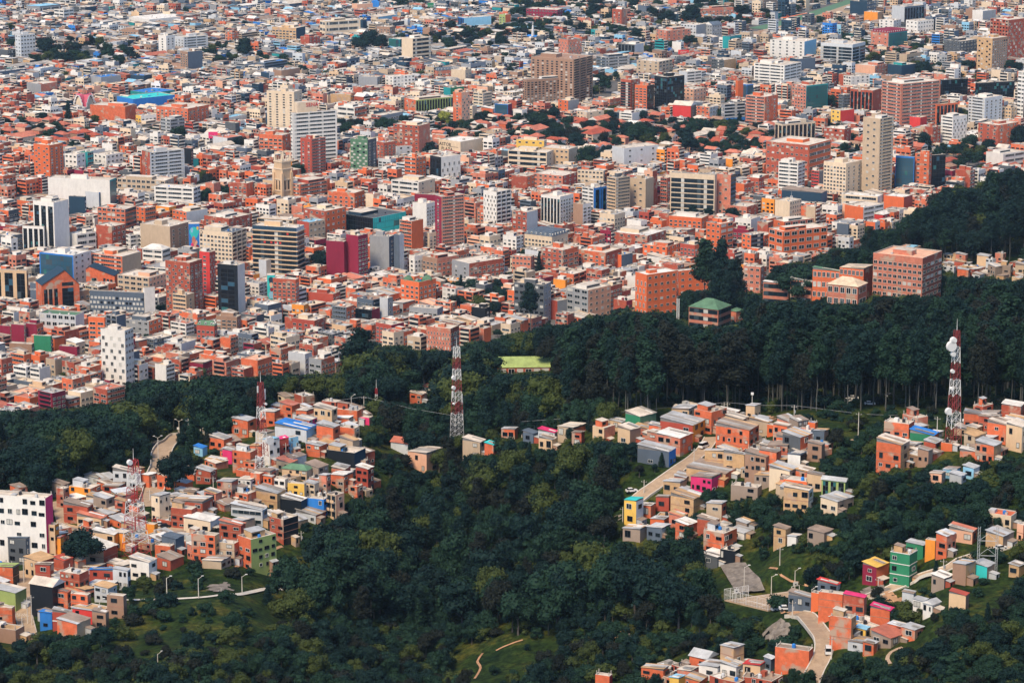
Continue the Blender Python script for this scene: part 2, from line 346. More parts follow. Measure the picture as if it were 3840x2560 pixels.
def roof_geo(kind, col, W, D, h, rnd, pitch=None):
    """returns builder of the roof; W along local x, D along local y"""
    b = MB(); rm = 'roof_' + col if 'roof_' + col in MATS else 'wall_' + col
    if kind == 'f':
        p = .8 if h > 8 else .35; b.quad([(.25, .25, h - p), (W - .25, .25, h - p), (W - .25, D - .25, h - p), (.25, D - .25, h - p)], rm)
    elif kind == 's':
        e = .25; up = min(1.6, .16 * D) * rnd.choice([1, 1, .5, -.6]); z0 = h + (0 if up > 0 else -up)
        alt = ['roof_rust', 'roof_tin', 'roof_pale', 'roof_ochre', 'roof_bitumen', rm]; mono = col in ('blue', 'skyblue', 'turquoise', 'pink', 'red', 'scarlet', 'moss', 'lime', 'yellow', 'terracotta', 'slate', 'amber', 'white')
        x = -e
        while x < W + e - .05:           # the roof is laid in separate sheets, none quite like the next
            x2 = min(W + e, x + rnd.uniform(.9, 2.6)); x2 = W + e if W + e - x2 < .5 else x2; j = rnd.uniform(-.05, .07); ya, yb_ = -e + rnd.uniform(-.15, .2), D + e + rnd.uniform(-.2, .15); m_ = rm if mono or rnd.random() < .62 else rnd.choice(alt)
            pts = [(x, ya, z0 + j), (x2, ya, z0 + j), (x2, yb_, z0 + up + j), (x, yb_, z0 + up + j)]; b.prism([(p_, q_, z - .02) for p_, q_, z in pts], [(p_, q_, z + .07) for p_, q_, z in pts], m_); x = x2
        zz = [z0, z0, z0 + up, z0 + up]
        b.prism([(.05, .05, h - .02), (W - .05, .05, h - .02), (W - .05, D - .05, h - .02), (.05, D - .05, h - .02)],
                [(.05, .05, zz[0] - .03), (W - .05, .05, zz[1] - .03), (W - .05, D - .05, zz[2] - .03), (.05, D - .05, zz[3] - .03)], 'concrete_dark', False)
        if rnd.random() < .6:
            for k in range(rnd.randint(1, 3)):     # replacement sheets in another tone
                x = rnd.uniform(0, max(.1, W - 2)); y0 = 0.2; y1 = D * rnd.uniform(.4, .95); f = lambda y: z0 + up * (y + e) / (D + 2 * e) + .20
                wd = rnd.uniform(.8, 1.8); b.quad([(x, y0, f(y0)), (x + wd, y0, f(y0)), (x + wd, y1, f(y1)), (x, y1, f(y1))], rnd.choice(['roof_pale', 'roof_tin', 'roof_rust', 'roof_white', 'roof_bitumen']))
    elif kind in 'kh':
        e = .4; rise = min(W, D) * .28; c = rise if kind == 'h' else 0; z = h
        if W >= D: r0, r1 = (min(W / 2.01, c * 1.6), D / 2), (W - min(W / 2.01, c * 1.6), D / 2)
        else: r0, r1 = (W / 2, min(D / 2.01, c * 1.6)), (W / 2, D - min(D / 2.01, c * 1.6))
        if kind == 'k':
            if W >= D: r0, r1 = (-e, D / 2), (W + e, D / 2)
            else: r0, r1 = (W / 2, -e), (W / 2, D + e)
        A = [(-e, -e, z), (W + e, -e, z), (W + e, D + e, z), (-e, D + e, z)]; R0 = (*r0, z + rise); R1 = (*r1, z + rise)
        if W >= D:
            b.quad([A[0], A[1], R1, R0], rm); b.quad([A[2], A[3], R0, R1], rm); s1, s2 = [A[1], A[2], R1], [A[3], A[0], R0]
        else:
            b.quad([A[1], A[2], R1, R0], rm); b.quad([A[3], A[0], R0, R1], rm); s1, s2 = [A[2], A[3], R1], [A[0], A[1], R0]
        b.quad(s1, rm if kind == 'h' else 'wall_white'); b.quad(s2, rm if kind == 'h' else 'wall_white')
        b.quad([A[3], A[2], A[1], A[0]], 'concrete_dark')
    elif kind == 'm':
        i = 1.6; r = 3.0
        b.prism([(-.2, -.2, h), (W + .2, -.2, h), (W + .2, D + .2, h), (-.2, D + .2, h)], [(i, i, h + r), (W - i, i, h + r), (W - i, D - i, h + r), (i, D - i, h + r)], rm)
        n = max(2, int(W / 4))
        for k in range(n):
            x = W * (k + .5) / n; b.box(x - .6, x + .6, .1, 1.4, h + .6, h + 2.1, 'frame_white'); b.quad([(x-.4, .06, h+.8), (x+.4, .06, h+.8), (x+.4, .06, h+1.9), (x-.4, .06, h+1.9)], 'glass_dark')
        n = max(1, int(D / 4))
        for k in range(n):
            y = D * (k + .5) / n; b.box(.1, 1.4, y - .6, y + .6, h + .6, h + 2.1, 'frame_white'); b.quad([(.06, y+.4, h+.8), (.06, y-.4, h+.8), (.06, y-.4, h+1.9), (.06, y+.4, h+1.9)], 'glass_dark')
    return b

def walls_geo(W, D, h, wl, wr, base, flat, bands=0, bandcol='brick_band'):
    b = MB(); o = [(0,0),(W,0),(W,D),(0,D)]; mt = [wr, wr, wl, wl]
    # right face is y=0, left face is x=0; far faces take the neighbours' colours
    for i in range(4):
        p, q = o[i], o[(i + 1) % 4]
        b.quad([(*p, base), (*q, base), (*q, h), (*p, h)], {0: wr, 1: wl, 2: wr, 3: wl}[i])
    if flat:
        p = .8 if h > 8 else .35; t = .25; n = [(t,t),(W-t,t),(W-t,D-t),(t,D-t)]
        for i in range(4):
            j = (i + 1) % 4
            b.quad([(*o[i], h), (*o[j], h), (*n[j], h), (*n[i], h)], 'concrete_pale'); b.quad([(*n[i], h), (*n[j], h), (*n[j], h - p), (*n[i], h - p)], 'concrete')
    else: b.quad([(*q, h) for q in o], 'concrete_dark')
    for k in range(1, bands + 1):
        z = h * k / (bands + 1)
        b.box(-.05, W + .05, -.05, .0, z - .1, z + .1, bandcol, bottom=True); b.box(-.05, .0, 0, D + .05, z - .1, z + .1, bandcol, bottom=True)
    return b

def merged_windows(items, b, W, D, wall):
    for face, (k, s, z, w, hh, n) in items:
        m = {'p': 'glass_dark', 'c': 'curtain', 'l': 'glass_lit', 'k': 'glass_black', 'b': 'glass_dark', 'B': 'glass_dark', 'V': 'glass_black', 'G': 'glass_blue'}[k[0]]
        if face == 'r':
            b.quad([(s, -.06, z), (s + w, -.06, z), (s + w, -.06, z + hh), (s, -.06, z + hh)], m)
            if k[0] in 'B': b.box(s - .1, s + w + .1, -.8, -.07, z - .1, z + hh * .35, 'concrete_pale', bottom=True)
        else:
            b.quad([(-.06, s + w, z), (-.06, s, z), (-.06, s, z + hh), (-.06, s + w, z + hh)], m)
            if k[0] in 'B': b.box(-.8, -.07, s - .1, s + w + .1, z - .1, z + hh * .35, 'concrete_pale', bottom=True)

NPARTS = [0]
def cube_mesh(m):
    key = ('cube', m)
    if key not in _wc: b = MB(); b.box(0, 1, 0, 1, 0, 1, m); _wc[key] = b.mesh('roof_unit')
    return _wc[key]
def water_tank(root, x, y, z, col='tank_black', r=.6):
    b = MB(); b.tube((0, 0, 0), (0, 0, 1.0), r, col, n=10, cap=True); b.tube((0, 0, 1.0), (0, 0, 1.25), r * .9, col, r * .35, n=10, cap=True)
    o = b.obj('water_tank', root, (x, y, z)); return o

def make_building(x0, xc, x1, yt, yb, F, wall, L, R, roof, label, cat, name, hill=False, group=None, pos=None, rnd=None):
    rnd = rnd or random.Random(int(x0 * 7 + yb * 13))
    if pos is None:
        X, Y, Z = ground(xc, yb); a = X / Y; az = math.atan(a)
        l, r = xc - x0, x1 - xc
        if l <= 1: th = math.radians(87) + az
        elif r <= 1: th = math.radians(3) + az
        else: th = max(math.radians(9), min(math.radians(81), .55 * math.atan2(r, l) + .45 * (math.radians(36) - az))) + az
        a0, a1 = ray(x0, yb)[0], ray(x1, yb)[0]; c, s = math.cos(th), math.sin(th)
        D = (X - a0 * Y) / (c + a0 * s) if l > 1 else 0; W = (a1 * Y - X) / (s - a1 * c) if r > 1 else 0
        if l <= 1: D = min(15, W * .8)
        if r <= 1: W = min(15, D * .8)
        W = max(2.5, min(W, 95)); D = max(2.5, min(D, 95))
        h = at_y(xc, yt, Y)[1] - Z
    else: X, Y, Z, th, W, D, h = pos; c, s = math.cos(th), math.sin(th)
    h = max(2.4, h); F = max(1, F)
    rz = math.pi / 2 - th
    PROT.append((x0, x1, yt, yb, Y))
    for L_, dx_, dy_ in ((D, -c, s), (W, s, c)):      # long receding sides are guarded piece by piece
        if L_ > 12:
            for k_ in range(1, 4):
                e0, e1 = L_ * k_ / 4, L_ * (k_ + 1) / 4; q0, q1 = proj(X + dx_ * e0, Y + dy_ * e0, Z), proj(X + dx_ * e1, Y + dy_ * e1, Z); PROT.append((min(q0[0], q1[0]), max(q0[0], q1[0]), proj(X + dx_ * e0, Y + dy_ * e0, Z + h)[1], q0[1], Y + dy_ * e0))
    cx, cy = X + s * W / 2 - c * D / 2, Y + c * W / 2 + s * D / 2
    n = max(1, int(max(W, D) / max(4.0, min(W, D))))
    for i in range(n):
        t = (i + .5) / n; u, v = (t * W, D / 2) if W > D else (W / 2, t * D)
        footprint(X + s * u - c * v, Y + c * u + s * v, min(W, D) / 2 + .5)
    root = thing(name, label, cat, (X, Y, Z), rz, group)
    wl = wr = wall
    if ':' in L: wl = L.split(':')[1]
    if ':' in R: wr = R.split(':')[1]
    rk, rc = roof[0], (roof.split(':')[1] if ':' in roof else ('pale' if roof[0] == 'f' else 'tin'))
    wall_m = lambda k: 'wall_' + k if 'wall_' + k in MATS else 'wall_' + wall
    base = -9 if hill else -4
    bands = F - 1 if (hill and wall in ('orange', 'brick', 'pinkish', 'ochre') and F > 1) else 0
    walls_geo(W, D, h, wall_m(wl), wall_m(wr), base, rk == 'f', bands).obj('walls', root)
    roof_geo(rk, rc, W, D, h, rnd).obj('roof', root)
    items = []
    for face, wd, code in (('r', W, R), ('l', D, L)):
        for it in facade(F, wd, h, code, wall, rnd, hill and hill != 'plain'): items.append((face, it))
    NMAX = 96
    for face, (k, s_, z, w_, hh, nn) in items[:NMAX]:
        tone = (L if face == 'l' else R).split(':'); tone = tone[1] if len(tone) > 1 else ''
        loc, rot = place_on(face, s_, z, w_)
        if k == 'G':
            o = glass_panel(w_, hh, max(2, F), tone, rnd).obj('glass_facade', root, loc)
        elif k == 'V':
            o = glass_panel(w_, hh, max(3, F), 'black', rnd, 2).obj('glass_strip', root, loc)
        elif k == 'B':
            o = link('balcony', balcony_mesh('wall_' + (wall if wall not in ('black',) else 'grey')), root, loc); o.scale = (w_, 1, hh)
        else:
            o = link('window_band' if k[0] == 'b' else 'window', window_mesh(k, nn, w_ / hh), root, loc); o.scale = (w_, 1, hh)
        o.rotation_euler = (0, 0, rot); NPARTS[0] += 1
    if len(items) > NMAX:
        b = MB(); merged_windows(items[NMAX:], b, W, D, wall); b.obj('windows', root)['kind'] = 'stuff'
    if hill is True and pos is None and rnd.random() < .75 and W > 3.6:      # lean-to against the house
        aw, ad, ah = rnd.uniform(2, 3.4), rnd.uniform(1.6, 2.6), min(h * .8, rnd.uniform(2.0, 2.5)); ax = rnd.uniform(0, max(.1, W - aw)); m_ = rnd.choice(['wall_rust', 'wall_brick', 'wall_tin', 'wall_ochre', 'wall_palegrey', 'wall_brown'])
        b = MB(); b.box(ax, ax + aw, -ad, -.02, -5, ah, m_); b.quad([(ax + .4, -ad - .03, .3), (ax + 1.2, -ad - .03, .3), (ax + 1.2, -ad - .03, 1.8), (ax + .4, -ad - .03, 1.8)], 'glass_black')
        b.prism([(ax - .2, -ad - .2, ah + .02), (ax + aw + .2, -ad - .2, ah + .02), (ax + aw + .2, 0, ah + .4), (ax - .2, 0, ah + .4)], [(ax - .2, -ad - .2, ah + .09), (ax + aw + .2, -ad - .2, ah + .09), (ax + aw + .2, 0, ah + .47), (ax - .2, 0, ah + .47)], rnd.choice(['roof_tin', 'roof_rust', 'roof_pale'])); b.obj('lean_to', root)
    if hill is True and rk == 'f' and F >= 2 and rnd.random() < .6 and min(W, D) > 4:      # a half-built room on the terrace
        bw, bd = W * rnd.uniform(.35, .6), D * rnd.uniform(.35, .6); bx, by = rnd.uniform(.05, .9 - bw / W) * W, D - bd - .3; p0 = h - (.8 if h > 8 else .35)
        b = MB(); b.box(bx, bx + bw, by, by + bd, p0, p0 + 2.2, rnd.choice(['wall_brick', 'wall_orange', 'wall_ochre', 'wall_palegrey'])); b.prism([(bx - .2, by - .3, p0 + 2.2), (bx + bw + .2, by - .3, p0 + 2.2), (bx + bw + .2, by + bd, p0 + 2.6), (bx - .2, by + bd, p0 + 2.6)], [(bx - .2, by - .3, p0 + 2.28), (bx + bw + .2, by - .3, p0 + 2.28), (bx + bw + .2, by + bd, p0 + 2.68), (bx - .2, by + bd, p0 + 2.68)], rnd.choice(['roof_tin', 'roof_rust', 'roof_pale'])); b.quad([(bx + .3, by - .04, p0 + .6), (bx + bw * .6, by - .04, p0 + .6), (bx + bw * .6, by - .04, p0 + 1.7), (bx + .3, by - .04, p0 + 1.7)], 'glass_black'); b.obj('terrace_room', root)
    # things fixed on the roof
    if rk == 'f':
        p = h - (.8 if h > 8 else .35)
        if F >= 6 and min(W, D) > 7:
            bw, bd = W * rnd.uniform(.22, .4), D * rnd.uniform(.22, .4); bx, by = rnd.uniform(.2, .5) * W, rnd.uniform(.3, .55) * D; bh = rnd.uniform(2.4, 4)
            b = MB(); b.box(bx, bx + bw, by, by + bd, p - .01, p + bh, wall_m(wall), 'roof_pale'); b.obj('lift_house', root)
        if F >= 2 and min(W, D) > 6.5 and rnd.random() < .45 and not hill:
            bw, bd = W * rnd.uniform(.3, .6), D * rnd.uniform(.35, .6); bx, by = rnd.uniform(.05, .95 - bw / W) * W, rnd.uniform(.05, .95 - bd / D) * D
            b = MB(); b.box(bx, bx + bw, by, by + bd, p - .02, p + 2.9, wall_m(rnd.choice([wall, wall, 'white', 'cream'])), 'roof_pale')
            b.quad([(bx + .5, by - .05, p + 1), (bx + bw - .5, by - .05, p + 1), (bx + bw - .5, by - .05, p + 2.3), (bx + .5, by - .05, p + 2.3)], 'glass_dark'); b.obj('penthouse', root)
        for _ in range(min(4, int(W * D / 45) + 1)):
            x, y, sz = rnd.uniform(.05, .8) * W, rnd.uniform(.05, .8) * D, rnd.uniform(.7, 2.2)
            if x + sz * 1.2 < W - .4 and y + sz < D - .4:
                o = link('roof_unit', cube_mesh(rnd.choice(['concrete', 'roof_tin', 'wall_white', 'roof_bitumen', wall_m(wall)])), root, (x, y, p - .01)); o.scale = (sz * 1.2, sz, rnd.uniform(.4, 1.7))
        if (hill or rnd.random() < .25) and min(W, D) > 3.5: water_tank(root, W * rnd.uniform(.25, .75), D * rnd.uniform(.25, .75), p, rnd.choice(['tank_black', 'tank_black', 'wall_blue', 'wall_palegrey']))
        if hill is True and rnd.random() < .5:    # unfinished column stubs
            for x in (.2, W - .45):
                for y in (.2, D - .45): b = MB(); b.box(x, x + .22, y, y + .22, h, h + rnd.uniform(.5, 1.3), 'concrete'); b.obj('column_stub', root)
    return root, (X, Y, Z, th, W, D, h)

REFS = []                            # (px, py, words) of landmarks other labels can name
MADE = {}
def run_table(txt, hill=False):
    for ln in txt.strip().splitlines():
        ln = ln.strip()
        if not ln or ln.startswith('#'): continue
        a = ln.split('|'); t = a[0].split(); label = a[1].strip(); ref = a[2].strip() if len(a) > 2 else ''; grp = a[3].strip() if len(a) > 3 else None
        x0, xc, x1, yt, yb = map(float, t[:5]); F = int(t[5])
        if hill: name, cat = 'hillside_house', 'house'
        elif F >= 8: name, cat = 'tower_block', 'tower block'
        elif F >= 4: name, cat = 'apartment_building', 'building'
        else: name, cat = 'low_building', 'building'
        r, d = make_building(x0, xc, x1, yt, yb, F, t[6], t[7], t[8], t[9], label, cat, name, hill, grp or None)
        if ref: REFS.append(((x0 + x1) / 2, (yt + yb) / 2, ref))
        MADE[(int(x0), int(yt))] = (r, d)
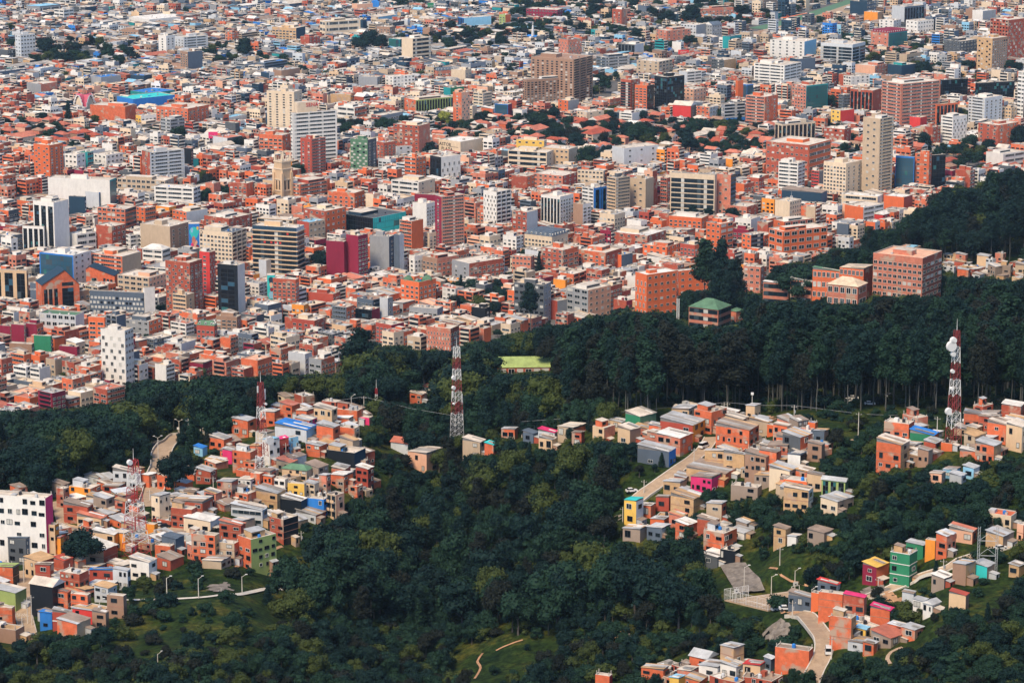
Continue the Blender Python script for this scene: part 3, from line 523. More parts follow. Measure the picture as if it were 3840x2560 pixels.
# x0 xc x1 ytop ybase floors wall left-face right-face roof | label | short name others can use
CITY = '''
131 190 241 545 692 14 vivid s2 w3 f|orange-red brick tower with balconies, tallest in the low quarter at the far left|the far-left orange tower
535 565 694 572 690 9 palegrey w1:brick b f|grey-green office slab striped with window bands and a brick strip on its left|the striped grey office slab
340 471 510 400 476 3 orange 0 0 f|long windowless brick hall with a pale roof beside the pink church|the long windowless brick hall
588 706 784 408 474 6 orange w8 w5 f|six-storey brick apartment block with a long pale roof right of the windowless hall
510 530 588 435 478 4 white w2:yellow w4 f|white four-storey block with a yellow edge beside the windowless brick hall
604 640 694 448 512 5 grey b b f|open grey parking structure with stacked decks below the long brick apartment block
678 706 761 195 282 10 brown w3 0:slate f|narrow tower with a brown windowed side and a blank blue-grey side|the blank blue-grey tower
596 625 657 135 214 8 white w1 w2 f|slim white tower with a sand-coloured wing in the far left quarter
657 690 781 140 200 6 palegrey w3 b f|pale grey stepped offices just right of the slim white tower
459 520 543 112 150 4 brown w6 w2 f|dark brown four-storey block among flat roofs at the far upper left
60 80 135 132 228 7 palegrey w2 w5 f|pale grey apartment block with dark balconies beside trees at the left edge
440 500 657 372 412 2 blue 0:blue 0:blue f:turquoise|wide blue warehouse with a turquoise roof behind the windowless brick hall|the blue warehouse
490 570 657 350 372 1 teal 0 0 f:blue|long low teal shed with blue roofing behind the blue warehouse
102 155 216 316 362 3 brick 0:grey 0:pinkish f|brick box with a grey front panel and a dark red frame in the far left|the dark-red framed box
145 170 202 350 372 2 blue 0 0 f:skyblue|small bright blue box standing before the dark-red framed box
449 480 514 549 590 3 vivid w2 w2 f|small vivid orange house left of the striped grey office slab
353 400 463 582 634 3 white w3 w4 f|group of white cubes with black windows left of the striped office slab
690 718 727 557 642 7 black 0 w1 f:pink|narrow black tower with a pink cap right of the striped office slab
708 724 745 598 640 3 teal 0:darkgrey 0:turquoise f|small box with a turquoise side below the narrow black and pink tower
245 290 322 580 655 4 white w3 w2 f|pale commercial block with a sign strip right of the far-left orange tower
300 330 352 572 640 4 teal 0:teal b:teal f:green|rounded teal block behind the white cubes at the left
0 30 59 188 226 2 darkgrey 0 b f|low dark hall at the left edge beside the trees
800 853 910 518 565 4 palegrey 0 w3:darkgrey f:pinkish|grey blank-walled hall with a pinkish roof left of the pale slab tower
204 240 277 38 76 3 white b b f|white stepped office block near the top left corner
277 320 363 28 58 3 darkgrey b 0:navy f|dark glass office with a navy side near the top left corner
477 560 710 74 92 1 white 0 0 f:white|broad white-roofed market hall near the top left
343 380 455 290 328 2 grey 0:grey 0:grey f:blue|grey warehouse with a bright blue roof above the pink church
490 540 563 284 318 2 slate 0:navy 0:navy f:blue|dark warehouse with a blue roof right of the bright-blue-roofed warehouse
100 150 228 27 50 1 grey 0 b s:skyblue|long shed with a faded blue roof at the upper left
845 870 898 122 164 4 orange w2 w3 f|small orange brick office left of the round tree in the far city
1003 1105 1135 345 506 17 cream w4:cream w2:cream f:pale|tall pale slab tower with small square windows behind the white office|the tall pale slab tower
1093 1100 1266 425 628 14 white b b f:pale|wide white office tower striped by dark window bands|the white striped office tower
1129 1170 1223 522 684 14 red w2 b f:brick|dark red brick tower with a narrow front and banded side before the white office|the dark red brick tower
974 1060 1090 508 590 6 orange W5 w1 f|orange-framed apartment block with wide windows before the pale slab tower
1315 1380 1413 525 655 12 moss c3 w2:darkgrey f|dark green apartment tower with white windows|the dark green tower
1413 1440 1484 535 612 7 brick w2 w3 f|brick apartment block tucked against the right of the dark green tower
1476 1572 1613 472 594 8 brick w5 0:pinkish f|broad brick block with a dark vertical slot and a blank right side|the broad brick block
1484 1490 1572 550 596 3 palegrey 0 w3 f|pale grey box at the foot of the broad brick block
1646 1727 1809 532 590 3 cream 0:cream 0:cream f:white|blank cream commercial hall with raised lettering on its front|the blank cream hall
1699 1731 1762 348 474 11 peach w1:orange s2:peach f|narrow orange tower with few windows|the narrow orange tower
1662 1690 1740 330 378 4 moss 0:teal 0:green f|blank green hall behind the narrow orange tower
1517 1560 1700 376 430 3 orange w2 v14:lime f|long orange building with a bright lime-green fin facade|the lime-fronted building
1507 1548 1617 146 240 6 cream 0:cream n:cream f|cream tower with dark glass and striped bands standing above low roofs|the cream tower with dark glass
1458 1500 1530 148 195 3 white g:teal g:teal f|glassy low block left of the cream tower with dark glass
1021 1111 1146 106 166 6 ochre W7 0:navy f|ochre-framed office block with a blank navy side in the far city|the ochre-framed office block
1127 1160 1200 140 182 4 red 0:brick w3 f|dark brick block with a black entrance beside the ochre-framed office block
1200 1220 1352 80 148 3 cream b b f:white|large pale hall under construction at the top centre left
1342 1360 1375 76 118 5 navy 0 0 f|blank navy box right of the large pale hall under construction
1413 1462 1482 102 146 5 brown w4 w2 f|brown apartment block right of the big dark tree cluster
1717 1740 1842 68 108 4 palegrey v4:blue 0:skyblue f|pale blue-grey box with blue stripes near the top centre
1872 1895 1915 56 100 5 lime w2:lime 0:vivid f|small lime and orange block at the top centre
1320 1340 1398 17 46 2 peach 0 0 f|windowless peach-coloured hall at the top left of centre
1345 1415 1433 290 342 4 slate 0:grey v1:grey f|blank slate-grey block with one glass strip above the white office tower
1445 1475 1556 288 338 4 white w2 w6 f|white apartment row with small balconies right of the slate-grey block
1775 1810 1845 350 418 6 cream b b f|cream block with stacked terraces right of the narrow orange tower
1855 1905 1920 392 452 4 white g:blue 0:magenta f|slanted white and purple building left of the big brown complex
1240 1315 1323 356 402 3 amber 0:ochre w2 f|plain amber-walled cube right of the tall pale slab tower
1266 1330 1376 404 460 3 white b:white b:orange f:white|white-roofed two-winged hall right of the white striped office tower
1630 1640 1700 266 310 4 pinkish w1 w6 m:slate|old turreted block with a grey mansard roof in the middle distance
1692 1745 1768 264 318 5 cream 0:cream w2 f|cream side-wall building right of the turreted block
1518 1560 1597 592 684 6 vivid b w3 f|stepped orange brick block with rounded corners left of the white cube offices
1613 1655 1727 590 696 5 white v2:black s4 f|white building with a black glass corner and small scattered windows|the white and black-cornered building
1960 1975 2210 300 412 13 brown w2:brown w17:brown f:brown|front wing of the huge brown apartment complex|the huge brown complex
1991 2150 2222 224 408 20 brown w9:brown B3:brown f:brown|tall rear wing of the huge brown apartment complex
2095 2130 2181 150 240 9 pinkish s3 s4 f:slate|brown tower with a tall colonnaded crown behind the huge complex
2326 2365 2398 300 432 13 brick N:brick w2 f|brick tower with stacked brown bands right of the huge brown complex|the brick band tower
2380 2425 2452 322 440 12 orange W3:vivid g:black f|orange tower with a black glass edge in front of the brick band tower
2453 2500 2565 290 424 12 black g:black g:black f|glossy black glass tower framed in brown|the black glass tower
2545 2575 2630 270 338 6 white 0:palegrey b f|white office block with grey side behind the black glass tower
2545 2600 2647 336 404 5 orange w4:peach w4:peach f|stepped peach and orange block right of the black glass tower
2522 2590 2610 398 454 4 scarlet 0:scarlet w1:brown k:pale|bright red windowless gabled building below the black glass tower|the bright red gabled building
2612 2660 2692 403 458 4 pinkish w3:orange w3:palegrey f|brick and white apartment block right of the bright red gabled building
2704 2715 2793 392 466 6 palegrey W2:grey n f|open concrete frame of a building under construction with blue netting|the unfinished concrete frame
2795 2866 2915 364 482 10 orange b:pinkish w2:orange f|broad orange tower striped with brown bands near the trees|the orange striped tower
2757 2766 2786 302 392 9 vivid 0:vivid 0:vivid f|thin vivid orange tower with blank walls
2785 2800 2824 318 392 6 grey g:blue g:blue f|glass box office attached right of the thin vivid orange tower
2826 2940 3003 246 340 8 white b b f|white stepped office building with rows of dark bands
2960 2990 3056 222 286 5 navy 0:navy 0:slate f|dark blue windowless block behind the white stepped offices|the dark blue block
2667 2715 2759 226 276 4 ochre b:darkgrey 0:ochre f|wide ochre block with a dark glass left half
2236 2270 2361 216 274 5 slate b:slate b:grey f|curved blue-grey office with long window bands
2387 2470 2520 232 296 5 beige w4 W4 f|beige modern apartments beside a busy street in the far city
2318 2380 2414 168 218 4 white v5:darkgrey 0:palegrey f|white-roofed block with vertical black and brown panels
2552 2610 2647 95 152 5 palegrey w5 0:grey f|pale grey apartment block behind round trees at the top right of centre
2642 2670 2706 95 148 4 grey w3 w4 k:slate|grey gabled apartment row right of the pale grey apartment block
2459 2500 2590 116 166 4 pinkish w3 w5 f|pinkish brick apartment blocks behind small dark trees
2614 2630 2750 34 70 4 pinkish w1 w9 f|long pinkish brick slab between tree clusters at the top
2295 2330 2349 36 112 8 brick w2 0:pinkish f|narrow brick tower standing alone beside the top tree cluster
1973 2090 2112 38 80 3 magenta w10 w3 f|magenta institutional building surrounded by trees at the top|the magenta building among trees
1936 2040 2050 528 604 4 cream w4:yellow w1 f:pale|upper cream wing of the long cream office complex
2030 2132 2167 560 642 4 sand w6:sand 0:cream f:pale|right cream wing of the long cream office complex with plain side|the cream office complex
1905 2050 2076 572 650 4 cream n:cream w1 f:pale|front cream wing of the office complex with dark ribbon windows
2295 2340 2469 557 640 4 palegrey 0 w3 f|blank-sided pale concrete block with a recessed glass centre|the pale concrete block
2322 2370 2400 425 468 4 white b 0 f|white four-storey terrace block among terracotta roofs
2163 2200 2265 422 464 3 cream w3 w2 f|cream modernist cube at the foot of the huge brown complex
2093 2130 2171 378 434 4 palegrey w2:vivid 0:grey f|grey cubes with an orange side at the foot of the huge brown complex
2347 2360 2398 600 634 2 vivid 0 0 f|small orange box in front of the pale concrete block
2886 3015 3060 157 238 7 white w5 0:skyblue f|large white office block with a pale blue blank side
3076 3195 3243 168 252 7 palegrey N:concrete N f|bare concrete building skeleton with open floors|the bare concrete skeleton
3264 3330 3400 125 198 5 pinkish w3 g:teal m:magenta|brick building with a magenta roof and a green glass centre
3396 3440 3500 80 140 4 white w3 w6 f|white block with slanted roof line at the top right
3296 3350 3378 78 120 4 white w3 w3 f|white block of five window rows at the top right
3343 3390 3464 26 108 6 grey 0:palegrey v7:slate f|blue-grey glazed tower at the top right
3239 3290 3309 47 98 4 amber 0:amber 0:ochre f|bright amber blank-walled box at the top right
3186 3250 3284 8 78 5 navy 0:navy b:slate f|dark navy glass offices beside the highway trees
3660 3717 3774 145 288 15 ochre s2:ochre w7:brown f|tall ochre tower with a blank left wall and gridded right face|the tall ochre tower
3708 3775 3850 76 250 14 brick d6:brick s4:brick f|massive dark red brick towers at the upper right edge
3539 3600 3660 156 218 5 darkgrey w4:darkgrey w5:darkgrey f|dark grey apartment pair left of the tall ochre tower
3645 3684 3733 42 96 4 palegrey 0:white 0:grey f:white|white-roofed grey cube at the top right
3327 3380 3435 246 298 4 teal 0:navy 0:navy f|dark teal windowless cube with a tiny yellow sign|the dark teal cube
3205 3280 3327 248 298 4 pinkish 0:peach w4 f|pinkish brick block left of the dark teal cube
3162 3190 3260 288 338 4 white W3:white w4 f|white gridded low block above the green glass building
2968 3021 3102 322 434 9 brick w5:pinkish g:teal f|brick building with a dark green mirrored glass side|the green mirrored building
3186 3270 3302 340 444 9 brown v6:brick 0:brick f|brown building with thin vertical glass stripes
3302 3375 3521 316 494 14 orange b:pinkish b:pinkish f|big terracotta office block ringed by fourteen window bands|the big terracotta office block
3521 3530 3627 300 384 6 darkgrey g:black g:black f|wide dark mirrored building behind the big terracotta office block
3655 3665 3802 312 396 7 black g:black g:black f|black glass block with a pale flat roof at the right
3476 3510 3590 392 480 6 brick v1:orange v6:orange f|brick building with slim dark windows right of the big terracotta block
3629 3690 3755 368 482 10 palegrey b w4 f|pale grey apartment towers with stepped tops|the pale grey stepped towers
3525 3570 3623 438 560 10 white b:white s4:white f|white wedge-topped tower with striped balconies|the white wedge tower
3811 3835 3880 270 468 13 white b n:black f|white-framed black striped tower at the right edge|the right-edge striped tower
3229 3292 3343 446 745 24 beige s1:beige b:sand f|very tall beige and grey residential tower, the tallest on the right|the very tall beige tower
2904 2932 3056 466 552 8 cream v2:cream v8:cream f:darkgrey|cream-columned hall of black glass under a dark curved roof|the black glass columned hall
2870 3030 3112 545 700 6 vivid w9:brick b:vivid f:pale|large orange and white hospital-like block with a glazed attic|the large orange attic block
3088 3165 3190 485 550 4 brick c4 w1 f|brick apartment block with white blinds left of the very tall beige tower
3115 3150 3202 416 480 4 scarlet w2:yellow 0:scarlet f|bright red building with a yellow corner under the big terracotta block
3410 3450 3474 441 496 4 scarlet 0:scarlet 0:scarlet f|plain bright red wall building in front of the big terracotta block
3355 3425 3427 588 726 8 darkgrey g:blue 0 f|left black glass wing of the glass and brick office
3427 3480 3490 578 726 9 orange w2:orange w1:orange f|central orange brick spine of the glass and brick office|the glass and brick office
3490 3495 3542 582 720 8 black 0 g:black f|right black glass wing of the glass and brick office
3460 3495 3525 478 564 6 brick 0:brick w2 f|brick block with exposed concrete grid left of the white wedge tower
3665 3740 3815 470 570 7 brick w3:brick w3:orange f|cluster of brick apartment towers at the right among trees
3696 3760 3840 578 636 3 white 0:white b f|white three-storey block near the forest edge at the right
3757 3790 3811 405 470 5 sand w3 w2 f|sand-coloured apartments right of the pale grey stepped towers
3143 3160 3188 356 424 6 slate b b f|slate blue curved block between the green mirrored building and brown stripes
184 415 440 676 806 6 white 0:white g:teal f:pale|big white windowless hall front left of centre in the mid city|the big white windowless hall
131 208 264 760 962 15 white v3:white 0:white f|white tower with three tall dark glass strips|the white tower with dark strips
88 168 170 850 962 8 white v4:white 0:white f|lower dark-striped annexe left of the white tower
261 320 326 738 836 7 navy 0:navy w1 f|plain navy-black box behind the white tower with dark strips
300 373 408 722 806 5 palegrey 0:palegrey g:blue f:white|pale grey blank wall office with a glass right side
369 472 514 785 888 6 orange W6:orange n:orange f|orange brick apartments with dark balcony frames|the dark-framed orange apartments
510 545 586 780 858 5 vivid w2 b f|vivid orange wing right of the dark-framed orange apartments
529 640 712 850 962 8 beige 0:beige w3:brown f|beige building with a blank concrete front|the blank beige building
751 873 927 872 1012 9 cream w9:cream B3:cream f:slate|cream hotel-like block with a dark parapet and round clocks|the cream block with clocks
767 860 943 820 884 5 brick w4 w4 f|low brick building behind the cream block with clocks
580 727 753 706 786 5 white b:white b:white f:white|white rounded office with long green-tinted bands|the white rounded office
441 620 654 678 736 3 beige W10 w2 f|long beige walk-up row below the striped grey office slab
861 927 951 688 770 6 brick w4 0:orange f|brick block with an orange blank side right of the bare trees
363 422 474 850 946 5 brick 0:brick w3:brick f|stepped brick block with grid lines before the orange apartments
474 490 530 882 944 4 white b b f|white low office left of the blank beige building
262 290 362 878 950 3 white 0 b f:white|low white hall with slanted skylights right of the white tower
152 278 346 958 1080 6 white g:blue w3 f:white|white building with a large blue-green glass front|the blue glass-fronted building
345 461 532 962 1070 7 vivid b:orange 0:beige f|orange building with blank grey panels behind the dark-roofed red halls
533 700 752 1012 1056 3 white b:white b:white f:grey|white offices under a wide grey-green roof
536 610 640 938 1010 4 white b b h:white|small white pavilion tower with a pyramid roof
625 716 763 985 1180 14 brick s4:brick w3:brick f|dark brick tower with a lighter right face|the dark brick tower
752 790 812 946 1140 14 red w1:scarlet s2:red f|slim red slab tower behind the dark brick tower|the slim red slab tower
820 895 922 995 1200 11 white v1:black 0:white f|white tower framing one tall black glass front|the white tower with one black glass front
-30 104 110 1015 1150 5 sand v3:sand v1:sand f:slate|golden and black glass building cut by the left edge
116 150 163 1062 1160 4 grey 0:slate 0:white f|dark grey commercial box with pale lettering at the left
269 300 339 1092 1162 4 brown w3 w2 f|dark brown painted building between the red gable hall and the striped hotel
339 541 545 1098 1204 6 slate c15:slate 0 f|blue-black building with staggered white vertical windows|the blue-black staggered building
541 545 584 1080 1204 6 white 0 0:white f|white end wall of the staggered blue-black building
443 560 628 1042 1118 4 peach W5:beige w5:peach f|peach-framed apartment block behind the blue-black staggered building
649 700 731 1106 1198 6 sand b:sand w1 f|small sand-coloured tower in front of the dark brick tower
151 286 318 1182 1262 3 palegrey W6:palegrey 0:white f:moss|pale three-storey building with a faded green flat roof
335 395 400 1190 1310 7 vivid W2 w1 f|orange-red brick slab with dark wide windows left of the grey column
400 440 475 1185 1290 6 slate B2:grey 0:slate f|grey apartment stack with balconies beside the orange-red slab
384 474 506 1240 1455 9 white s3:white w3:white f|white ship-like residential tower near the forest edge|the white ship-like tower
0 40 50 1222 1278 4 magenta 0:magenta w1:sand f|magenta-sided block at the left edge, leftmost of three alike
44 92 100 1218 1282 4 magenta 0:magenta w2:sand f|magenta-sided block, middle of three alike at the left
90 140 165 1216 1280 4 magenta 0:magenta w2:orange f|magenta-sided block, rightmost of three alike at the left
129 192 196 1260 1332 5 green 0:green w1 f|tall blank green wall at the lower left of the city|the blank green wall
224 290 300 1300 1352 4 magenta 0:magenta w1 f|crimson blank-walled house right of the blank green wall
36 120 130 1290 1332 3 brown 0 w1 f:pale|dark brown blank brick block left of the blank green wall
470 560 606 1205 1270 3 slate w4:grey w3:vivid f|grey and orange terraces in front of the blue-black building
739 805 816 1222 1292 4 red w4 w1 m:moss|red brick house with a green mansard roof below the white tower
812 890 906 1188 1268 6 brown W4:brown w1 f|brown concrete apartments with wide windows right of the green mansard house
950 1115 1144 855 1050 11 sand N:navy N:palegrey f|stepped apartment tower wrapped in golden bands and dark glass|the golden banded tower
965 1100 1126 826 858 2 sand n:sand w2 f|upper stepped terraces of the golden banded tower
1052 1125 1230 692 762 5 red b:orange b:orange f|dark red offices with projecting banded bays below the sandstone spire
1230 1330 1368 724 812 6 vivid w5:orange w3:vivid f|orange brick block with chamfered corner right of the sandstone spire
1278 1400 1523 818 892 4 navy g:black g:turquoise f:darkgrey|dark glass building with a turquoise lower corner|the dark glass building with turquoise panels
1225 1292 1302 906 1062 12 magenta 0:magenta 0:magenta f|left blank half of the magenta twin tower
1300 1345 1381 884 1062 12 magenta 0:magenta w3:magenta f|right half of the magenta twin tower with small windows|the magenta twin tower
1388 1460 1482 888 1040 10 grey 0:grey w1:slate f|tall plain grey slab right of the magenta tower|the plain grey slab
1478 1500 1516 880 1040 11 palegrey 0:slate 0:palegrey f|thin grey lift shaft tower joined to the plain grey slab
1499 1545 1588 830 964 10 vivid b:orange 0:vivid f|orange tower with white window bands and a blank right side|the orange tower by the grey slab
1548 1600 1636 764 880 9 white 0:white w4:white f|white apartment tower left of the tall red and magenta tower
1632 1656 1742 738 950 17 brick w1:magenta b:pinkish f|tall red tower with a magenta left side and striped front|the tall red and magenta tower
1555 1655 1658 732 800 4 magenta 0:magenta 0 f|magenta upper wall projecting left of the tall red tower
1468 1570 1632 684 756 4 white b:white w2:cream f|white office with a curved roof left of the brown church hall
1813 1862 1916 720 872 10 white s4:white B3:white f|white tower with rounded balconies in the middle of the city|the white balcony tower
1140 1222 1299 792 900 5 grey w4:brick w4:vivid f|grey-topped brick block left of the dark glass building
1115 1160 1221 834 918 4 brick 0:red w4:beige f:skyblue|red building with a light blue roof right of the golden banded tower
1025 1110 1123 1048 1160 8 brick w5:brick w3:orange f:white|brick apartment block with a white top floor beside the small mural
972 1000 1018 976 1072 6 palegrey 0:palegrey 0:cream f|narrow pale blank tower left of the small teal mural
1503 1572 1636 1058 1160 6 vivid w4:vivid w4:vivid f:green|vivid orange apartments with round windows and green dome roofs|the vivid orange apartments
1535 1555 1590 960 1040 5 white w1 w3:white f|white five-storey block right of the plain grey slab
1585 1640 1722 970 1052 5 brick w4:brown w5:pinkish f|brick apartments with dark windows right of the white five-storey block
1695 1760 1888 988 1068 5 orange w2:grey w8:brick f|long brick apartment block with large white panes
1589 1610 1637 874 950 6 cream w1 w2 f|small cream tower at the foot of the tall red tower
1095 1140 1158 1144 1208 4 amber w3 w1 f|amber brick house with arched windows right of the brick block
1095 1180 1222 1202 1262 4 red w4:red w2:brick f|dark red stepped brick apartments in the lower city
1246 1300 1330 1152 1232 5 orange b:slate w2 f|orange apartments with blue-grey balcony bands in the lower city
1425 1455 1474 1118 1212 6 palegrey 0:concrete w1:grey f|stained unfinished concrete tower in the lower city|the stained concrete tower
1333 1395 1425 1162 1222 4 brick g:black 0:magenta f|dark cylindrical glass front building left of the stained concrete tower
1535 1640 1662 1158 1206 3 grey W6:grey w1 f|grey terrace building with open deck below the orange apartments
1768 1820 1838 1155 1214 4 black 0:black w1 f|plain black building near the park trees
1600 1690 1722 1232 1335 6 orange s8:pinkish w3:brick f|diagonal stepped brick terraces beside the forest edge|the diagonal brick terraces
1160 1250 1277 1102 1156 4 red 0:red w3:brick f|plain red-sided brick building right of the brick apartment block
2028 2100 2150 738 866 10 white v6:white w5:white f|white gridded tower, left one of the pair in the middle|the white gridded tower
2149 2185 2216 766 868 8 beige 0:brown W2:white f|narrow building with a blank taupe wall beside the white gridded tower
2182 2225 2274 706 814 8 white b:white v2:blue f|white tower with bright blue vertical stripes|the blue-striped white tower
2275 2308 2362 668 820 12 darkgrey b:sand b:beige f|dark twin tower with beige window columns|the dark and beige tower
2362 2420 2450 672 808 12 beige s1:beige 0:beige f|plain beige slab joined right of the dark twin tower
2414 2446 2464 642 780 12 peach w1 0:brick f|pale peach tower with a thin red edge
2475 2500 2513 668 792 9 brick b w1 f|narrow brick tower left of the big glass office
2512 2678 2686 656 826 9 cream N:cream 0 f:slate|large glass office framed in cream bands|the cream-banded glass office
2682 2738 2757 656 822 10 pinkish s1:pinkish n:slate f|brick spine with curved balconies on the right of the cream-banded office
1967 2070 2130 888 948 4 cream w8:cream w4:cream m:slate|cream french-style block with a dark mansard roof|the mansard-roofed cream block
2290 2427 2496 884 942 3 vivid w5:brick w3:brick f:white|low orange building with a broad white roof|the broad white-roofed orange building
2507 2630 2656 818 886 5 brick w7:vivid w2:vivid f|orange brick apartment row with projecting columns
2647 2700 2748 840 962 6 vivid w3:vivid W2:vivid f|tall orange apartment block with dark balconies near the trees|the tall orange block by the trees
2030 2110 2170 938 1042 6 orange w4:brick W3:orange f|six-storey brick apartments, left of the long pair in the middle
2165 2270 2330 948 1030 6 orange w5:orange w3:brick f|six-storey brick apartments, right of the long pair in the middle
2290 2330 2372 956 1018 4 vivid 0:vivid 0:slate f|brick end house with a slate-blue blank side
2381 2424 2536 1030 1192 6 vivid s3:vivid w5:vivid f:white|tall orange-red apartment block rising beside the forest|the orange-red block beside the forest
2530 2545 2656 1016 1110 4 brick w1 w4:vivid f:white|orange wing with a white roof behind the forest trees
2345 2385 2400 1036 1106 4 white 0:white B1 f|white apartment block with black balconies left of the orange-red block
2124 2205 2290 1088 1200 5 sand W3:grey w4:peach f|rounded sand-coloured apartments with ribbon windows|the rounded sand apartments
1928 2040 2066 1068 1210 6 darkgrey d6:darkgrey w2:grey f|dark grey apartment block behind a large tree near the forest|the dark grey apartments
2075 2120 2142 1050 1102 3 amber 0:amber w1:amber f|yellow-orange painted block above the rounded sand apartments
2060 2090 2130 1128 1200 4 red 0:red 0:grey f|plain red and grey walled block left of the rounded sand apartments
2410 2500 2546 926 978 3 orange w4:vivid w3:vivid f|wide low orange building with amber roof edges
2780 2815 2862 882 966 5 brick w2:vivid n:slate f|navy and brick offices right of the tall orange block
2757 2790 2827 690 748 4 brick 0:vivid w3:brick f|brick block right of the cream-banded glass office
2800 2845 2863 668 735 5 brick w3 w2:red f|dark brick five-storey block behind the right brick block
2706 2800 2842 776 830 4 brick w6:pinkish w2 f|long brick apartment row right of the cream-banded office
1920 1975 2016 796 900 6 brick w3:brick 0:palegrey f|brick building with a pale grey blank side left of the white gridded tower
1920 1990 2004 962 1040 4 pinkish w5 w1 f|pinkish brick block beside a tall dark cypress
2165 2262 2268 642 706 4 cream w7:cream 0 f|long cream building with square windows behind the blue-striped tower
2000 2110 2165 660 722 4 pinkish w6 w3:red f|long pinkish brick building left of the cream office row
1918 1975 2005 662 735 4 vivid 0:brick w2 f|brick red block with a blank wall left of the long pinkish building
2785 2850 2864 1002 1120 5 pinkish w3 w1 f|pinkish brick block half hidden behind forest trees
2917 2990 3016 612 736 9 white b:white b:white f|white and glass tower with long balcony bands|the white balcony-banded tower
3041 3070 3087 642 724 7 brick b:scarlet 0:grey f|narrow red striped block right of the white balcony-banded tower
3086 3170 3228 614 748 10 cream w7:cream w3:cream f|cream tower with curved window bays beside the very tall beige tower|the cream curved tower
2930 3080 3100 724 782 2 navy 0:navy 0:slate s:rust|wide dark blue shed with a rusty roof
3157 3290 3313 738 780 2 white b:cream 0 f:white|long white hall with a gently curved roof
3313 3388 3420 740 806 3 vivid 0:vivid 0:red f:white|plain vivid orange box at the forest edge|the plain vivid orange box
3166 3236 3312 778 846 4 vivid 0:vivid b:palegrey f|vivid orange blank wall building with a grey side
2905 2960 3003 756 838 5 cream 0:cream w5:cream f|cream building with vertical dark slots
2880 2935 3100 868 978 4 vivid W2:vivid W6:vivid f|large stepped orange brick complex at the forest edge|the stepped orange complex
2900 2940 3050 832 880 2 vivid w1:vivid W4:red f|upper red storey of the stepped orange complex
3137 3180 3184 840 912 4 slate 0:slate 0 f|tall slate-blue blank wall at the forest edge
3276 3310 3334 806 842 2 scarlet 0:scarlet w1 k:white|small red gabled house beside the forest
1282 1320 1390 610 648 3 brick w3 w2 f|brick terrace block left of the green tower foot
560 600 640 800 846 4 orange w2 w2 f|orange brick house left of the blank beige building
648 700 780 795 850 3 brick w4:vivid 0:palegrey f|brick and pale grey row above the blank beige building
'''
run_table(CITY)
